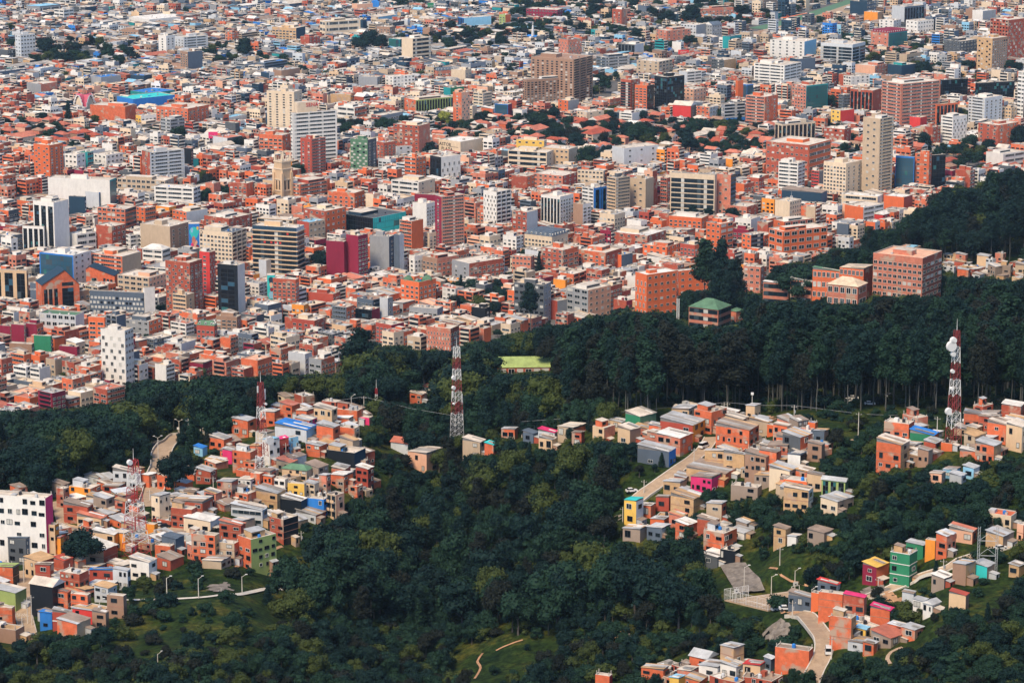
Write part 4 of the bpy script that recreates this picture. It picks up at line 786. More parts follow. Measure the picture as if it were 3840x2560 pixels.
HILL = '''
-30 178 206 1868 2110 6 white W7:white 0:pink f|white apartment block with blue-framed windows and a hot pink end wall|the white block with a pink end
261 340 380 1832 1880 2 amber w3:amber w2:orange f|orange-painted house near the top edge of the left slope
213 240 262 1832 1905 3 brick w2 w1 f|tall brick house left of the orange-painted house
425 515 530 1772 1838 2 palegrey w3 0 s:pale|large off-white house with a pale roof beside the lower-left mast
530 560 592 1784 1832 2 orange 0:orange w1 s:white|brick house with a sloping white roof right of the lower-left mast
590 640 657 1784 1835 2 orange w2 w1 f|small orange brick house at the forest edge on the left slope
653 700 724 1812 1850 1 vivid w1 0 s:tin|low orange house with a patched roof on the left slope
816 870 895 1810 1890 3 brick w3 w2 s:tin|three-storey brick house with a grey roof on the upper left slope|the grey-roofed brick house
892 940 968 1802 1845 2 white w3 w1 s:pale|white house with three windows right of the grey-roofed brick house
876 930 962 1852 1905 2 orange w3 w1 f|orange brick house with a blue tank under the white house
767 810 834 1850 1908 2 pinkish B1 w1 s:tin|brick house with an open balcony on the upper left slope
645 760 800 1888 1945 2 brick w4 w2 s:rust|wide brick workshop with a rusty roof on the left slope
240 330 352 1900 1965 2 brick w2 w1 s:rust|brick house below the orange-painted house on the left slope
352 400 432 1870 1930 2 rust w2 w1 s:tin|weathered house with a long tin roof left of the lower-left mast
432 470 486 1880 1935 2 brick w1 w1 s:rust|brick lean-to immediately left of the lower-left mast
570 600 642 1862 1965 3 cream w2 W4:cream s:tin|cream row house with a rounded front facing the sloping street
870 930 962 1578 1640 2 orange w2 w1:vivid s:tin|orange brick house at the top end of the highway curve
785 840 872 1648 1690 1 orange w2 0 s:tin|low brick house beside the highway curve
727 760 778 1680 1712 1 skyblue w1 0 s:blue|little shed with a bright blue roof by the highway curve
873 940 966 1695 1775 3 orange w3 w1 f|three-storey brick house with a magenta upper wall by the lattice mast
835 870 885 1690 1740 2 pink 0:pink 0:pink s:tin|hot pink walled house beside the middle-left mast
1050 1095 1126 1522 1572 2 orange w2 0 s:terracotta|brick house with an orange-red lean roof at the top of the left slope
1111 1150 1180 1543 1580 1 orange w2 w1 s:pale|low brick house with a pale flat sheet roof at the top of the slope
1178 1245 1266 1537 1605 2 sand w3 w1 s:pale|three-windowed brick house with a curling pale roof|the curling-roofed house
1207 1260 1280 1508 1545 2 brick w2 w1 f|brick house on the crest behind the curling-roofed house
1254 1340 1362 1540 1592 2 orange w3 w1 f|long orange house with a raised roof room on the crest
1242 1310 1326 1573 1608 1 orange 0:orange 0 s:white|low brick house with a white sheet roof on the crest
1344 1385 1400 1566 1604 1 pink 0:pink 0:beige f|house with a hot pink lower wall beside the dark trees
976 1030 1052 1548 1596 2 orange w2 w1 s:white|brick house with a white curved roof behind the middle-left mast
1107 1160 1190 1576 1618 2 pink w2:pinkish w2:pink s:tin|pink-painted house with tin roofing on the left slope
1188 1250 1276 1604 1672 2 orange 0:orange w1 s:tin|windowless brick house with a grey sheet roof
1274 1330 1348 1606 1672 3 orange 0:orange w1:sand f|tall blank orange brick house right of the windowless brick house
1032 1150 1190 1612 1675 2 palegrey w2 w3:skyblue s:blue|long house with a pink and blue roof and light blue end
985 1012 1050 1652 1745 3 white 0:white W3:white s:skyblue|white row house with tall windows on the stepped street
1040 1050 1084 1646 1725 3 red w1 w3:red s:pink|dark red row house on the stepped street
1078 1090 1120 1640 1704 3 skyblue w1 w3:skyblue f|light blue row house at the top of the stepped street
1148 1200 1228 1672 1716 2 orange w2 0 s:tin|brick house with a cluttered roof right of the stepped street
1225 1330 1372 1698 1772 2 navy 0:black 0:navy f:pale|large navy-black windowless house on the left slope|the navy-black house
1331 1372 1382 1727 1778 2 orange w1 0 f|small orange brick tower in front of the navy-black house
1466 1530 1560 1664 1710 2 terracotta 0:palegrey w1:palegrey k:terracotta|white-gabled house with a bright terracotta roof among trees
1530 1600 1662 1705 1778 2 peach w3 w1:brown s:pale|house with pale flat roofs on brick walls at the forest edge
1735 1800 1822 1658 1718 2 beige w2 w1 s:pale|grey and brick house right of the tall central mast
1817 1850 1868 1668 1710 1 orange 0:orange w1 s:turquoise|small house with a turquoise roof right of the tall central mast
1537 1580 1602 1480 1520 2 orange w2 w1 s:pale|brick house in the trees left of the tall central mast
1580 1620 1638 1453 1482 1 terracotta w2:white 0 h:terracotta|small pavilion with an orange hip roof in the trees
1080 1142 1146 1814 1888 3 yellow w3:yellow 0:cream f|yellow three-storey house with six windows|the yellow three-storey house
1142 1180 1198 1814 1878 3 cream w2:cream w1 s:tin|cream house right of the yellow three-storey house
1197 1225 1242 1784 1860 3 pinkish w2 w1 s:tin|pinkish brick house above the bright blue house
1238 1290 1325 1786 1848 3 orange w2 w2:vivid s:white|orange brick house with a striped white roof
1335 1380 1402 1758 1848 3 red W2:red w2 s:white|dark red brick house with white window frames and roof
1151 1215 1228 1872 1940 2 blue w2:blue w1:blue f|bright blue house with white windows|the bright blue house
1227 1260 1292 1856 1948 3 sand B2:beige w1:peach f|sand-coloured house with balconies right of the bright blue house
1044 1130 1152 1878 1942 1 darkgrey 0:black 0:navy s:white|black-walled house with a white sheet roof left of the bright blue house
960 1040 1072 1850 1916 2 orange w2:ochre 0:ochre s:tin|long ochre brick building with worn walls
988 1020 1030 1787 1850 2 vivid w2:vivid 0 s:tin|vivid orange-walled house left of the yellow house
1027 1070 1082 1797 1858 2 cream w2:white w1 f|white house with a small balcony left of the yellow house
1058 1150 1174 1764 1806 2 sand w4 w1:cream h:moss|house with a broad dark green roof
940 975 992 1776 1845 3 orange w3 w1 f|brick house left of the vivid orange-walled house
1037 1090 1118 1735 1776 1 beige w2 w1 s:pinkish|low house with a pale pink roof by the stepped street
1300 1340 1362 1824 1878 2 orange w1 w1 f|brick house at the forest edge right of the bright blue house
159 210 226 1968 2105 4 sand W2:sand w1:amber f|narrow four-storey beige and orange house beside the white block
194 230 240 2018 2102 2 amber 0:amber 0:amber s:red|narrow bright orange walled house before a big dark tree
33 100 137 2024 2118 3 darkgrey w2:darkgrey w3:slate s:slate|dark grey painted house in front of the white block
290 380 402 1944 1980 1 sand w3 w1 s:pinkish|low sand house with a pink roof left of the lower-left mast
351 430 445 2004 2072 2 amber w2:sand w1:amber s:white|amber-based house with a white roof left of the mast foot
420 470 492 2002 2066 2 amber w1:amber 0 s:pale|orange house with a pale flat roof at the mast foot
547 580 592 1966 2018 2 amber 0:amber 0:amber f:pale|bright orange blank-walled house right of the lower-left mast
608 660 692 2020 2082 2 slate 0:slate w1:slate s:slate|dark slate blue house right of the lower-left mast
582 640 656 2048 2098 1 orange w1 w1 f|small brick cube with one window below the slate blue house
720 808 826 2008 2112 4 orange w3:orange w1:ochre f|four-storey brick house stepping down to the meadow|the four-storey brick house
814 880 898 2038 2118 3 orange W2:beige W1:orange f|brick house with arched ground-floor openings
894 943 1038 2022 2142 4 lime W2:orange w4:lime f|four-storey house with brick front and long olive green side|the olive green sided house
824 905 922 1970 2052 3 brick w2:brick w1:red s:pinkish|dark brick house with white trimmed windows above the four-storey house
868 985 1004 1912 1975 2 palegrey b:palegrey w1 s:palegrey|long grey and white house with ribbon windows
1013 1064 1120 1948 2044 4 brick W2:brick 0:black f|narrow brick and white house with a black side wall
1110 1185 1222 1932 1966 1 white w3:palegrey 0:brick s:tin|grey-roofed house standing on concrete stilts above the meadow
308 390 443 2062 2122 2 brick w1:beige 0:brick s:white|brick house with layered white roofs left of the slope trees
94 150 214 2106 2175 2 sand w3 0:brick s:ochre|pale brick corner house with an ochre roof at the far left
134 190 204 2120 2190 2 brick w1:red 0 s:pale|red brick house below the pale corner house
204 240 277 2102 2168 2 brick w1 w1 s:red|brick house with a crimson roof
337 425 434 2142 2208 2 red w2:red 0:red s:blue|maroon house with a bright sky blue roof|the blue-roofed maroon house
425 480 490 2138 2212 2 palegrey W3 w1 s:tin|patched grey house right of the blue-roofed red house
228 300 336 2152 2236 3 brick w4:brick w2:brick f|long brick corner house left of the blue-roofed red house
116 200 246 2200 2308 2 black 0:black 0:black k:pale|black-walled barn with a pale gabled roof by the steep street|the black barn
488 560 590 2108 2178 2 white W2:white w1 s:pale|white-framed house with an open gable front
267 330 342 2230 2290 2 orange w2:orange w1 f|two-storey orange brick house right of the black barn
205 255 268 2220 2288 2 orange w1 w1:vivid s:terracotta|orange brick house with a red roof edge beside the black barn
403 465 476 2234 2318 2 brick w1:brown 0:brown f|unpainted brown brick cube at the edge of the meadow
151 196 199 2298 2358 2 blue w1:blue 0 s:blue|dark blue painted row house by the steep street
198 270 274 2298 2352 2 red w2:red 0 s:tin|maroon row house between the blue and red ones
273 346 350 2288 2340 2 scarlet w2:scarlet 0 s:tin|bright red row house with two windows
347 398 405 2298 2358 2 brown w1:brown 0 s:rust|last brown row house beside green netting
-10 48 54 2278 2360 3 orange W2:orange 0 f|orange brick corner house at the lower left edge
-20 60 102 2222 2296 2 lime 0:lime 0:lime s:tin|lime green warehouse along the steep street
-20 50 74 2130 2196 2 orange 0:orange 0:black s:lime|brick shed with a lime green roof at the left edge
216 290 342 2338 2392 1 orange 0:orange 0:beige s:rust|low roofless brick enclosure below the row houses
643 720 742 1910 1985 3 brick w3:brick w2 f|brick house facing the street in the middle of the left slope
690 790 826 1955 2006 1 palegrey w2:cream w1 s:white|low white workshop with a long patched roof
-20 60 94 2362 2415 1 brick 0:brown 0:brown f:ochre|flat-roofed brick garage at the lower left corner
485 520 545 1900 1950 2 orange w1 w1 f|brick house directly behind the lower-left mast
735 790 815 1768 1815 2 brick w2 w1 s:tin|brick house left of the grey-roofed brick house on the slope
915 960 985 1735 1780 2 orange w2 w1 s:tin|brick house left of the middle-left mast foot
1090 1130 1150 1880 1930 1 beige w2 0 s:tin|beige hut right of the ochre brick building
590 640 690 2100 2140 1 brick w1 0 s:rust|low brick hut hidden by slope shrubs
2602 2667 2724 1545 1628 3 orange w2:orange w3:orange f|orange brick house on the crest with long rows of windows|the crest brick house
2475 2597 2644 1594 1662 2 vivid w2:red w2:amber s:tin|brick house with a bright orange painted corner
2462 2550 2596 1642 1712 2 orange w3:pinkish w2:orange s:white|pinkish brick house below the orange-cornered house
2426 2470 2492 1626 1680 2 pinkish w1 0 s:pale|small pinkish house left of the orange-cornered house
2683 2808 2844 1612 1706 3 orange w6:orange w2:orange s:rust|large orange brick house with scattered windows right of the street|the large orange brick house
2501 2540 2556 1564 1596 1 white w1 0 s:skyblue|white hut with a light blue roof on the crest
2720 2785 2806 1572 1608 1 beige w1 w4:beige s:pale|long beige house right of the crest brick house
2642 2712 2718 1694 1764 2 ochre w3:ochre 0 s:tin|ochre stone house below the large orange brick house
2712 2790 2794 1704 1782 2 sand W2:ochre 0 s:tin|sand-coloured house with a barred window and open upper deck
2792 2870 2892 1712 1806 3 brown W4:brown w1 s:rust|maroon brick house with white garage doors
2590 2668 2702 1796 1850 2 pink w4:pink w2:pink s:rust|pink painted house with a grey sheet roof|the pink house
2487 2550 2574 1812 1858 1 ochre w2:ochre 0 s:tin|small ochre house left of the pink house
2573 2720 2774 1775 1812 1 orange 0:ochre 0:orange s:rust|wide brick building under a jumble of rusty sheets
2740 2840 2856 1828 1882 2 rust W2:concrete W1 f|open concrete frame house with dark empty storeys
2390 2508 2534 1694 1752 2 slate w1:slate w2:blue s:tin|slate grey house with blue painted end left of the street
2222 2265 2306 1604 1668 2 sand w2:sand 0:pinkish f|two-tone house with plastered front and brick side
2316 2362 2402 1612 1672 2 sand W1:sand 0:brown s:pale|house with two stacked dark balconies on the ridge
2345 2400 2460 1562 1612 2 green w2:green 0:moss s:pale|green painted house under a broad grey roof
2091 2150 2198 1608 1652 1 peach W2:beige 0:orange s:pale|brick house with dark openings on the ridge
2018 2080 2094 1622 1654 1 palegrey w2 0 s:pink|house with a bright crimson-pink roof
2020 2070 2088 1648 1692 1 sand W2:sand 0 s:pale|pale wooden house below the pink-roofed one
1961 2000 2022 1626 1662 1 slate w1 0 s:slate|blue-grey cabin at the left end of the ridge houses
2144 2180 2192 1624 1672 2 brick w1 0 s:rust|narrow brick house between ridge houses
2279 2330 2352 1582 1614 1 sand w1 0 s:tin|low house with skylights on the ridge
1880 1930 1942 1612 1650 1 orange w2 0 s:tin|brick hut half hidden by the dark trees left of the ridge
2340 2385 2412 1880 1972 2 yellow W1:yellow w1:palegrey s:turquoise|yellow house with a turquoise roof at the slope edge|the yellow house
2459 2508 2516 1866 1916 1 red w1:red 0 s:rust|dark maroon house right of the yellow house
2514 2600 2642 1872 1934 2 ochre w2:ochre 0:ochre s:ochre|ochre brick house with an uneven roof below the pink house
2400 2440 2458 1898 1944 1 orange W1 0 s:white|brick porch house between yellow and red houses
2648 2705 2722 1892 1966 2 beige w1:beige w1:orange s:tin|lone beige and orange tower house
2438 2490 2510 1950 1986 1 vivid w1:vivid w2 s:tin|small orange house on the lower terrace
2508 2555 2580 1936 1980 1 peach w1:pinkish w1 s:pinkish|peach house with a pink roof on the lower terrace
2532 2580 2616 1968 2028 2 orange w1:orange 0 s:white|orange brick house with a white roof on the lower terrace
2614 2680 2698 1954 1998 1 orange w2:brick 0 s:rust|brick house with two doors above the big brick house
2335 2400 2426 1988 2034 1 rust W2:rust 0 s:tin|patched tin shack at the slope edge
2425 2480 2514 1984 2030 1 palegrey w2:slate 0 s:palegrey|grey wooden shack with a tin roof
2637 2714 2762 2000 2085 2 orange w2:orange W3:orange f|big brick house with an open corner balcony|the big open-corner brick house
2700 2755 2775 2065 2112 1 black W3:black 0 f|dark ground storey under the big open-corner brick house
2630 2690 2732 2088 2128 1 darkgrey w1:darkgrey w1:darkgrey s:white|dark grey cabin with a white roof
2735 2790 2824 1998 2024 1 white w1 0 s:tin|shed with a wide grey roof right of the big brick house
2760 2800 2826 1962 1994 1 rust 0 0 s:tin|dark shed with a gabled tin roof above the wide grey one
2687 2720 2748 1972 1996 1 tin 0 0 s:pale|small tin shed behind the big brick house
2898 2950 2964 1598 1668 2 orange W2:orange w1:peach s:pale|orange brick house with curtained windows on the upper right slope
2876 2900 2912 1594 1634 1 scarlet w1:vivid 0 f|red brick hut at the left of the upper right slope
2933 3000 3046 1640 1718 2 slate W2:darkgrey w1:orange s:tin|grey-painted house with an orange brick side
2992 3040 3052 1612 1648 1 white w2:white 0 f:pinkish|small white house with two arched windows
3029 3056 3064 1585 1620 1 vivid 0:vivid 0 f:blue|small red-orange roof room with a purple roof
3050 3090 3106 1618 1670 1 slate w1:slate w1:brown s:tin|grey cabin with a skylight at the right of the upper slope
3027 3080 3092 1668 1732 2 brown w1:brown 0 s:rust|dark wooden house with a rusty patched roof
3313 3406 3426 1590 1672 3 orange W3:orange 0:brick f|three-storey orange brick house with a railed roof terrace
3284 3376 3408 1668 1770 3 orange w3:orange w1:ochre s:pale|four-level orange brick house in front of the terraced one|the four-level brick house
3411 3500 3518 1632 1666 1 green 0:green 0:vivid s:blue|long house with a blue roof and green left end
3385 3430 3460 1672 1712 1 rust w1:rust 0 s:tin|tin shack right of the four-level brick house
3440 3480 3496 1690 1750 1 rust w2:brown 0 s:rust|brown shack stacked below the tin shack
3400 3440 3470 1712 1750 1 brown w1 0 s:pale|wooden shack at the foot of the shack pile
3528 3570 3592 1664 1692 1 red 0:vivid 0:brown f:brown|square brick mast building with a pink-edged flat roof
3655 3725 3752 1672 1742 2 orange w3:orange w1:ochre s:tin|brick house behind a bare tree at the right
3623 3660 3682 1604 1648 1 ochre w1:ochre w1 s:pale|ochre cabin right of the red-based mast
3700 3770 3802 1594 1668 2 vivid w3:orange w1:peach s:rust|red brick house with a messy roof terrace
3770 3830 3870 1602 1698 2 sand w2:sand w2:cream s:pale|cream house with a pale slanted roof at the right edge
3485 3530 3545 1778 1816 1 rust w1:peach w1 s:tin|tin shack at the left end of the lone shack cluster
3535 3580 3600 1764 1796 1 skyblue w1:skyblue w1 s:rust|pale blue shack behind the lone shack cluster
3560 3605 3622 1784 1814 1 palegrey 0:tin w1 s:tin|grey shack in the middle of the lone shack cluster
3610 3650 3672 1756 1800 1 palegrey w1:skyblue 0 s:tin|shack with two grey sheets at the right of the lone shack cluster
3080 3168 3180 1806 1868 2 moss v3:lime 0:moss k:tin|green wooden barn with a grey gabled roof|the green barn
2937 3025 3046 1806 1846 1 vivid w2:vivid 0:orange f|upper plain orange brick storey with two windows
2937 3030 3048 1838 1922 2 orange w3:ochre w1:white s:pale|ochre brick house with a bright blue porch roof
3025 3080 3092 1782 1842 2 sand w2:sand w1:orange s:rust|small sand and orange house left of the green barn
2884 2960 2992 1766 1812 1 beige w2:cream w1 s:tin|cream house with a grey double roof
2845 2910 2928 1696 1778 3 orange 0:orange 0:brick s:rust|windowless brick house beside the grey-painted one
2953 3000 3024 1708 1760 1 turquoise 0:white 0:black s:slate|black-sheeted shack with turquoise tarpaulin
3076 3140 3200 1880 1932 1 sand w2:cream w2:rust s:tin|cluster shack of weathered boards below the green barn
2900 2945 2964 1984 2046 2 ochre w1:ochre W1 s:rust|two-level wooden shack among the shrubs
3027 3090 3122 1998 2040 1 rust w2:rust w1 s:rust|shack with a warped wooden roof in the shrubs
2952 2985 3008 2014 2044 1 white 0 w1 s:tin|tiny white shack with a curved tin roof
3690 3790 3816 1934 1988 1 sand w3:cream w1:cream f:orange|cream house with a red-brown parapet high on the right
3695 3760 3800 2010 2060 1 rust 0:ochre 0:rust s:tin|ruined hut below the cream parapet house
3815 3835 3860 1968 2032 2 pinkish w1:peach w2 f|pink and white house at the right edge
3557 3645 3662 1994 2040 1 orange w2:peach w1 s:pinkish|long brick house with a pink roof edge
3508 3548 3582 2010 2092 3 orange w1:orange w2:pinkish s:palegrey|brick house with a folded pale blue roof|the folded-roof brick house
3468 3505 3514 2026 2092 2 amber 0:amber 0:beige f|narrow house with a yellow upper wall
3396 3460 3478 2044 2094 1 green w2:green 0:green s:palegrey|green house with a large pale roof
3335 3408 3436 2078 2200 3 moss w2:green w1:green f:ochre|three-storey dark green house with white trim lines|the dark green white-trimmed house
3233 3285 3331 2126 2196 2 magenta w1:magenta w1:orange s:yellow|half magenta half orange house with a yellow roof
3570 3620 3656 2120 2196 1 rust 0:brown w1:ochre s:tin|shack with a wide tin roof below the upper road
3650 3700 3732 2125 2175 1 green 0:turquoise 0:rust s:tin|tin-roofed shack with green netting near the pylon
3782 3820 3846 2122 2166 1 ochre w1:ochre 0 s:tin|brick hut with a tin roof at the far right
3492 3540 3572 2168 2208 1 darkgrey w2:rust 0 s:white|grey shack with a thin white roof
3382 3425 3432 2224 2262 1 palegrey 0:palegrey 0 s:tin|pale blue-grey shed by the bare earth
3460 3495 3524 2266 2308 1 white w2:white w1 k:tin|white gabled hut on the right meadow
3423 3460 3478 2252 2290 1 skyblue w1:white 0 s:tin|white and blue hut beside the gabled one
3557 3620 3632 2232 2290 2 sand 0:sand 0:brown s:red|lone hut with a dark red roof on the right meadow
3068 3158 3168 2228 2310 3 brick 0:orange 0 f|tall windowless brick wall house with a green glazed box
3065 3140 3150 2192 2222 1 white w2:slate 0 s:scarlet|open house with a bright red tent-like roof
3053 3068 3074 2224 2290 2 vivid 0:vivid 0 f|narrow vivid orange wall house
3160 3238 3248 2240 2335 3 orange w2:brick 0:pinkish s:pink|brick house with a pink sheet roof and arched window|the pink-roofed brick house
3262 3335 3348 2288 2348 2 orange 0:orange w1 s:pink|brick house with a crimson striped roof
3110 3190 3208 2318 2432 3 orange 0:orange w1:ochre f|tall brick house wedge along the curved road
3205 3245 3262 2360 2400 1 sand w1:yellow w1 s:skyblue|small yellow house under a light blue roof
3150 3190 3210 2348 2382 1 vivid 0 0 s:amber|roof room with an amber awning
3330 3380 3398 2348 2386 1 orange w2:vivid w1 s:palegrey|small orange brick house with a pale roof on the meadow
3380 3430 3462 2362 2400 1 pinkish w1:orange w1 s:tin|brick hut with a grey tin roof on the meadow
3265 3340 3406 2392 2430 1 beige w2:rust w2:beige s:terracotta|long low hut row with an orange-red roof
3235 3275 3292 2414 2456 1 orange w1:orange 0 s:palegrey|little orange hut with a pale grey roof
3140 3190 3235 2380 2425 1 white w1:palegrey w2 s:tin|pale mint hut under a grey roof beside the brick wedge
2905 3032 3048 2440 2522 1 brick 0:orange 0:brick f:rust|roofless brick shell with a black doorway beside the road|the roofless brick shell
2955 3040 3054 2240 2288 1 slate w3:slate 0 s:rust|long shed with a ragged grey sheet roof beside the court
2585 2650 2690 2470 2512 1 ochre w2:orange 0 k:tin|ochre brick hut with an arched tin roof near the bottom
2785 2850 2872 2498 2548 1 sand w2:sand 0:beige s:scarlet|sand house with a tomato red roof near the bottom
2232 2285 2295 2534 2590 1 scarlet 0:orange 0 f|orange-red brick wall at the bottom edge
2540 2590 2620 2518 2560 1 pinkish 0:pinkish 0 s:pale|pinkish hut at the bottom edge, left of the tin roofs
2620 2690 2730 2505 2550 1 palegrey w1:white 0 s:tin|white hut under broad tin sheets near the bottom
2700 2760 2790 2500 2550 1 white w2:white w1 s:tin|white hut with sheet roof left of the tomato-roofed house
2510 2545 2570 2545 2590 1 yellow 0:yellow 0 s:skyblue|yellow hut with a pale blue roof cut by the bottom edge
2870 2890 2905 2470 2520 1 slate w1 0 s:palegrey|grey hut tucked left of the roofless brick shell
2555 2580 2600 2490 2530 1 rust 0 0 s:rust|rusty shack behind the ochre hut at the bottom
'''
PAL_FIX = {'maroon': 'red'}
HILL = HILL.replace(' red w2:red', ' red w2:red').replace(' maroon w1:red', ' red w1:red')
run_table(HILL, True)
# forest-edge school and other buildings in the trees of the right ridge
RIDGE = '''
3270 3455 3527 968 1130 7 pinkish W10:pinkish W5:brick f:peach|large terracotta school block with rows of dark windows in the forest|the large school block
3372 3430 3452 930 975 1 pinkish 0:brick W1:brick f:peach|rooftop room of the large school block with a blue cover
3045 3146 3152 1018 1130 3 brick W6:vivid 0 s:moss|brick school wing with a green sheet roof
3146 3236 3270 1012 1120 3 brick W6:vivid 0:brick s:cream|brick school wing with a cream roof touching the large school block
2860 2955 2962 1066 1150 3 pinkish n:pinkish 0 s:white|low school wing with an open gallery and white roof, left end
2962 3042 3048 1056 1145 3 pinkish n:pinkish 0 s:white|low school wing with a white roof beside the green-roofed wing
3100 3215 3250 1076 1160 2 pinkish W5:pinkish W1 h:cream|school pavilion with a broad cream hip roof in the trees
3405 3445 3457 1060 1104 1 pinkish W1 w1 k:lime|small hut with a lime green gable beside the large school block
2582 2692 2740 1162 1245 3 pinkish n:pinkish n:pinkish h:moss|school building with a green hip roof among dark trees|the green hip-roofed school
2732 2760 2786 1168 1215 1 pinkish w1 w1 h:moss|small green-roofed annexe right of the hip-roofed school
1870 1870 2062 1378 1412 1 brick 0 W6 k:lime|long low building with a lime green roof in the forest gap
1905 1960 1975 1360 1380 1 brick 0 0 k:turquoise|crossing wing with a pale turquoise roof in the forest gap
'''
run_table(RIDGE, 'plain')
for k, (r, d) in list(MADE.items()):
    if 'school' in r['label']: r.name = 'school_building'; r['category'] = 'school'
# ---------------------------------------------------------------- one-off buildings and signs
def frame_at(px, yb):
    X, Y, Z = ground(px, yb); d = math.sqrt(X * X + Y * Y + (Z - CAM_H) ** 2)
    return (X, Y, Z), d / FX, -math.atan(X / Y)
def text_mesh(s, size, m, depth=.15):
    c = bpy.data.curves.new('lettering', 'FONT'); c.body = s; c.size = size; c.extrude = depth; c.align_x = 'CENTER'; c.space_character = 1.1; c.resolution_u = 2
    o = bpy.data.objects.new('lettering', c); COL.objects.link(o); dg = bpy.context.evaluated_depsgraph_get()
    me = bpy.data.meshes.new_from_object(o.evaluated_get(dg)); bpy.data.objects.remove(o); me.materials.clear(); me.materials.append(MATS[m]); return me
def letters(s, size, m, root, loc, rz=0.0, name='lettering', lean=0):
    o = link(name, text_mesh(s, size, m), root, loc); o.rotation_euler = (math.pi / 2 - lean, 0, rz); return o
def on_building(key):
    r, d = MADE[key]; return r, d

# lettering and rooftop signs
r, d = on_building((1093, 425)); W, D, h = d[4], d[5], d[6]
b = MB(); b.box(W * .13, W * .58, 2, 9, h - .9, h + 9.5, 'wall_cream', 'roof_pale'); b.obj('roof_room', r)
letters('SENA', 5.0, 'letter_red', r, (W * .46, 1.8, h + 5.0))
r, d = on_building((1646, 532)); D = d[5]; h = d[6]
letters('ASTOR\n   PLAZA', 4.6, 'letter_dark', r, (-.12, D * .70, h * .62), -math.pi / 2)
b = MB(); b.box(-.2, -.05, D * .10, D * .52, h * .60, h * .615, 'letter_dark'); b.obj('sign_stroke', r)
r, d = on_building((535, 572)); letters('BAYLOR  ZURITZ', 3.6, 'concrete_pale', r, (-.2, d[5] * .5, d[6] + .4), -math.pi / 2)
b = MB(); b.box(-.12, .12, d[5] * .05, d[5] * .95, d[6], d[6] + .35, 'concrete_dark'); b.obj('sign_rail', r)
r, d = on_building((3811, 270)); letters('BBVA', 3.0, 'frame_white', r, (-.2, d[5] * .5, d[6] - 3.4), -math.pi / 2)
r, d = on_building((116, 1062)); letters('LUCERNA', 1.8, 'frame_white', r, (-.1, d[5] * .5, d[6] * .72), -math.pi / 2)
r, d = on_building((751, 872))
for y in (.06, .94):
    b = MB(); b.tube((-.1, 0, 0), (-.35, 0, 0), 1.3, 'letter_dark', n=16, cap=True); b.tube((-.3, 0, 0), (-.42, 0, 0), .9, 'wall_cream', n=16, cap=True); b.obj('clock', r, (0, d[5] * y, d[6] - 2))
r, d = on_building((1278, 818)); D, h = d[4], d[6]
b = glass_panel(D * .8, h * .55, 2, 'turquoise', random.Random(3), 3); o = b.obj('turquoise_screen', r, (D * .08, -.3, h * .12))
r, d = on_building((2182, 706)); W = d[4]
for x in (.06, .62):
    b = MB(); b.box(0, W * .1, -.25, 0, 1, d[6] - 2, 'wall_blue'); b.obj('blue_stripe', r, (W * x, -.05, 0))
r, d = on_building((1503, 1058)); W, D, h = d[4], d[5], d[6]
for (x, y) in ((.2 * W, .75 * D), (.7 * W, .2 * D)):
    b = MB(); b.tube((0, 0, 0), (0, 0, 1.6), 4.2, 'roof_moss', 3.6, 10, True); b.tube((0, 0, 1.6), (0, 0, 3.6), 3.6, 'roof_moss', 1.2, 10, True); b.obj('green_dome', r, (x, y, h - .8))
r, d = on_building((2704, 392))
b = MB(); W, D = d[4], d[5]; b.box(-.5, W + .3, -.5, -.3, 3, 6, 'wall_blue'); b.box(-.5, -.3, -.5, D, 3, 6, 'wall_blue'); b.obj('blue_netting', r)
r, d = on_building((3335, 2078)); W, D, h = d[4], d[5], d[6]
for z in (.0, .33, .66, 1.0):
    b = MB(); b.box(-.12, W, -.12, -.02, h * z - .12, h * z + .12, 'frame_white', bottom=True); b.box(-.12, -.02, 0, D, h * z - .12, h * z + .12, 'frame_white', bottom=True); b.obj('white_trim', r)
r, d = on_building((198, 2298)); b = MB(); b.box(-.12, -.02, 0, d[5], d[6] * .35, d[6] * .42, 'frame_white'); b.obj('white_trim', r)
r, d = on_building((3372, 930)); b = MB(); b.box(0, d[4] * .8, 1, d[5] * .6, d[6], d[6] + .5, 'wall_skyblue'); b.obj('blue_cover', r)
r, d = on_building((950, 855)); W, D, h = d[4], d[5], d[6]; fl = h / 11
for f in range(11):
    b = MB(); z = f * fl; e = .9; b.box(-e, W + e, -e, 0, z - .1, z + fl * .20, 'wall_sand', 'roof_pale', True); b.box(-e, 0, 0, D, z - .1, z + fl * .20, 'wall_sand', 'roof_pale', True); b.obj('golden_parapet', r)
for f, s in ((7, .3), (7, .45), (7, .55), (7, .65), (9, .82)):
    b = MB(); b.box(-.25, -.15, 0, 1.6, 0, fl * .5, 'wall_scarlet'); b.obj('red_awning', r, (0, D * (1 - s), f * fl + fl * .42))

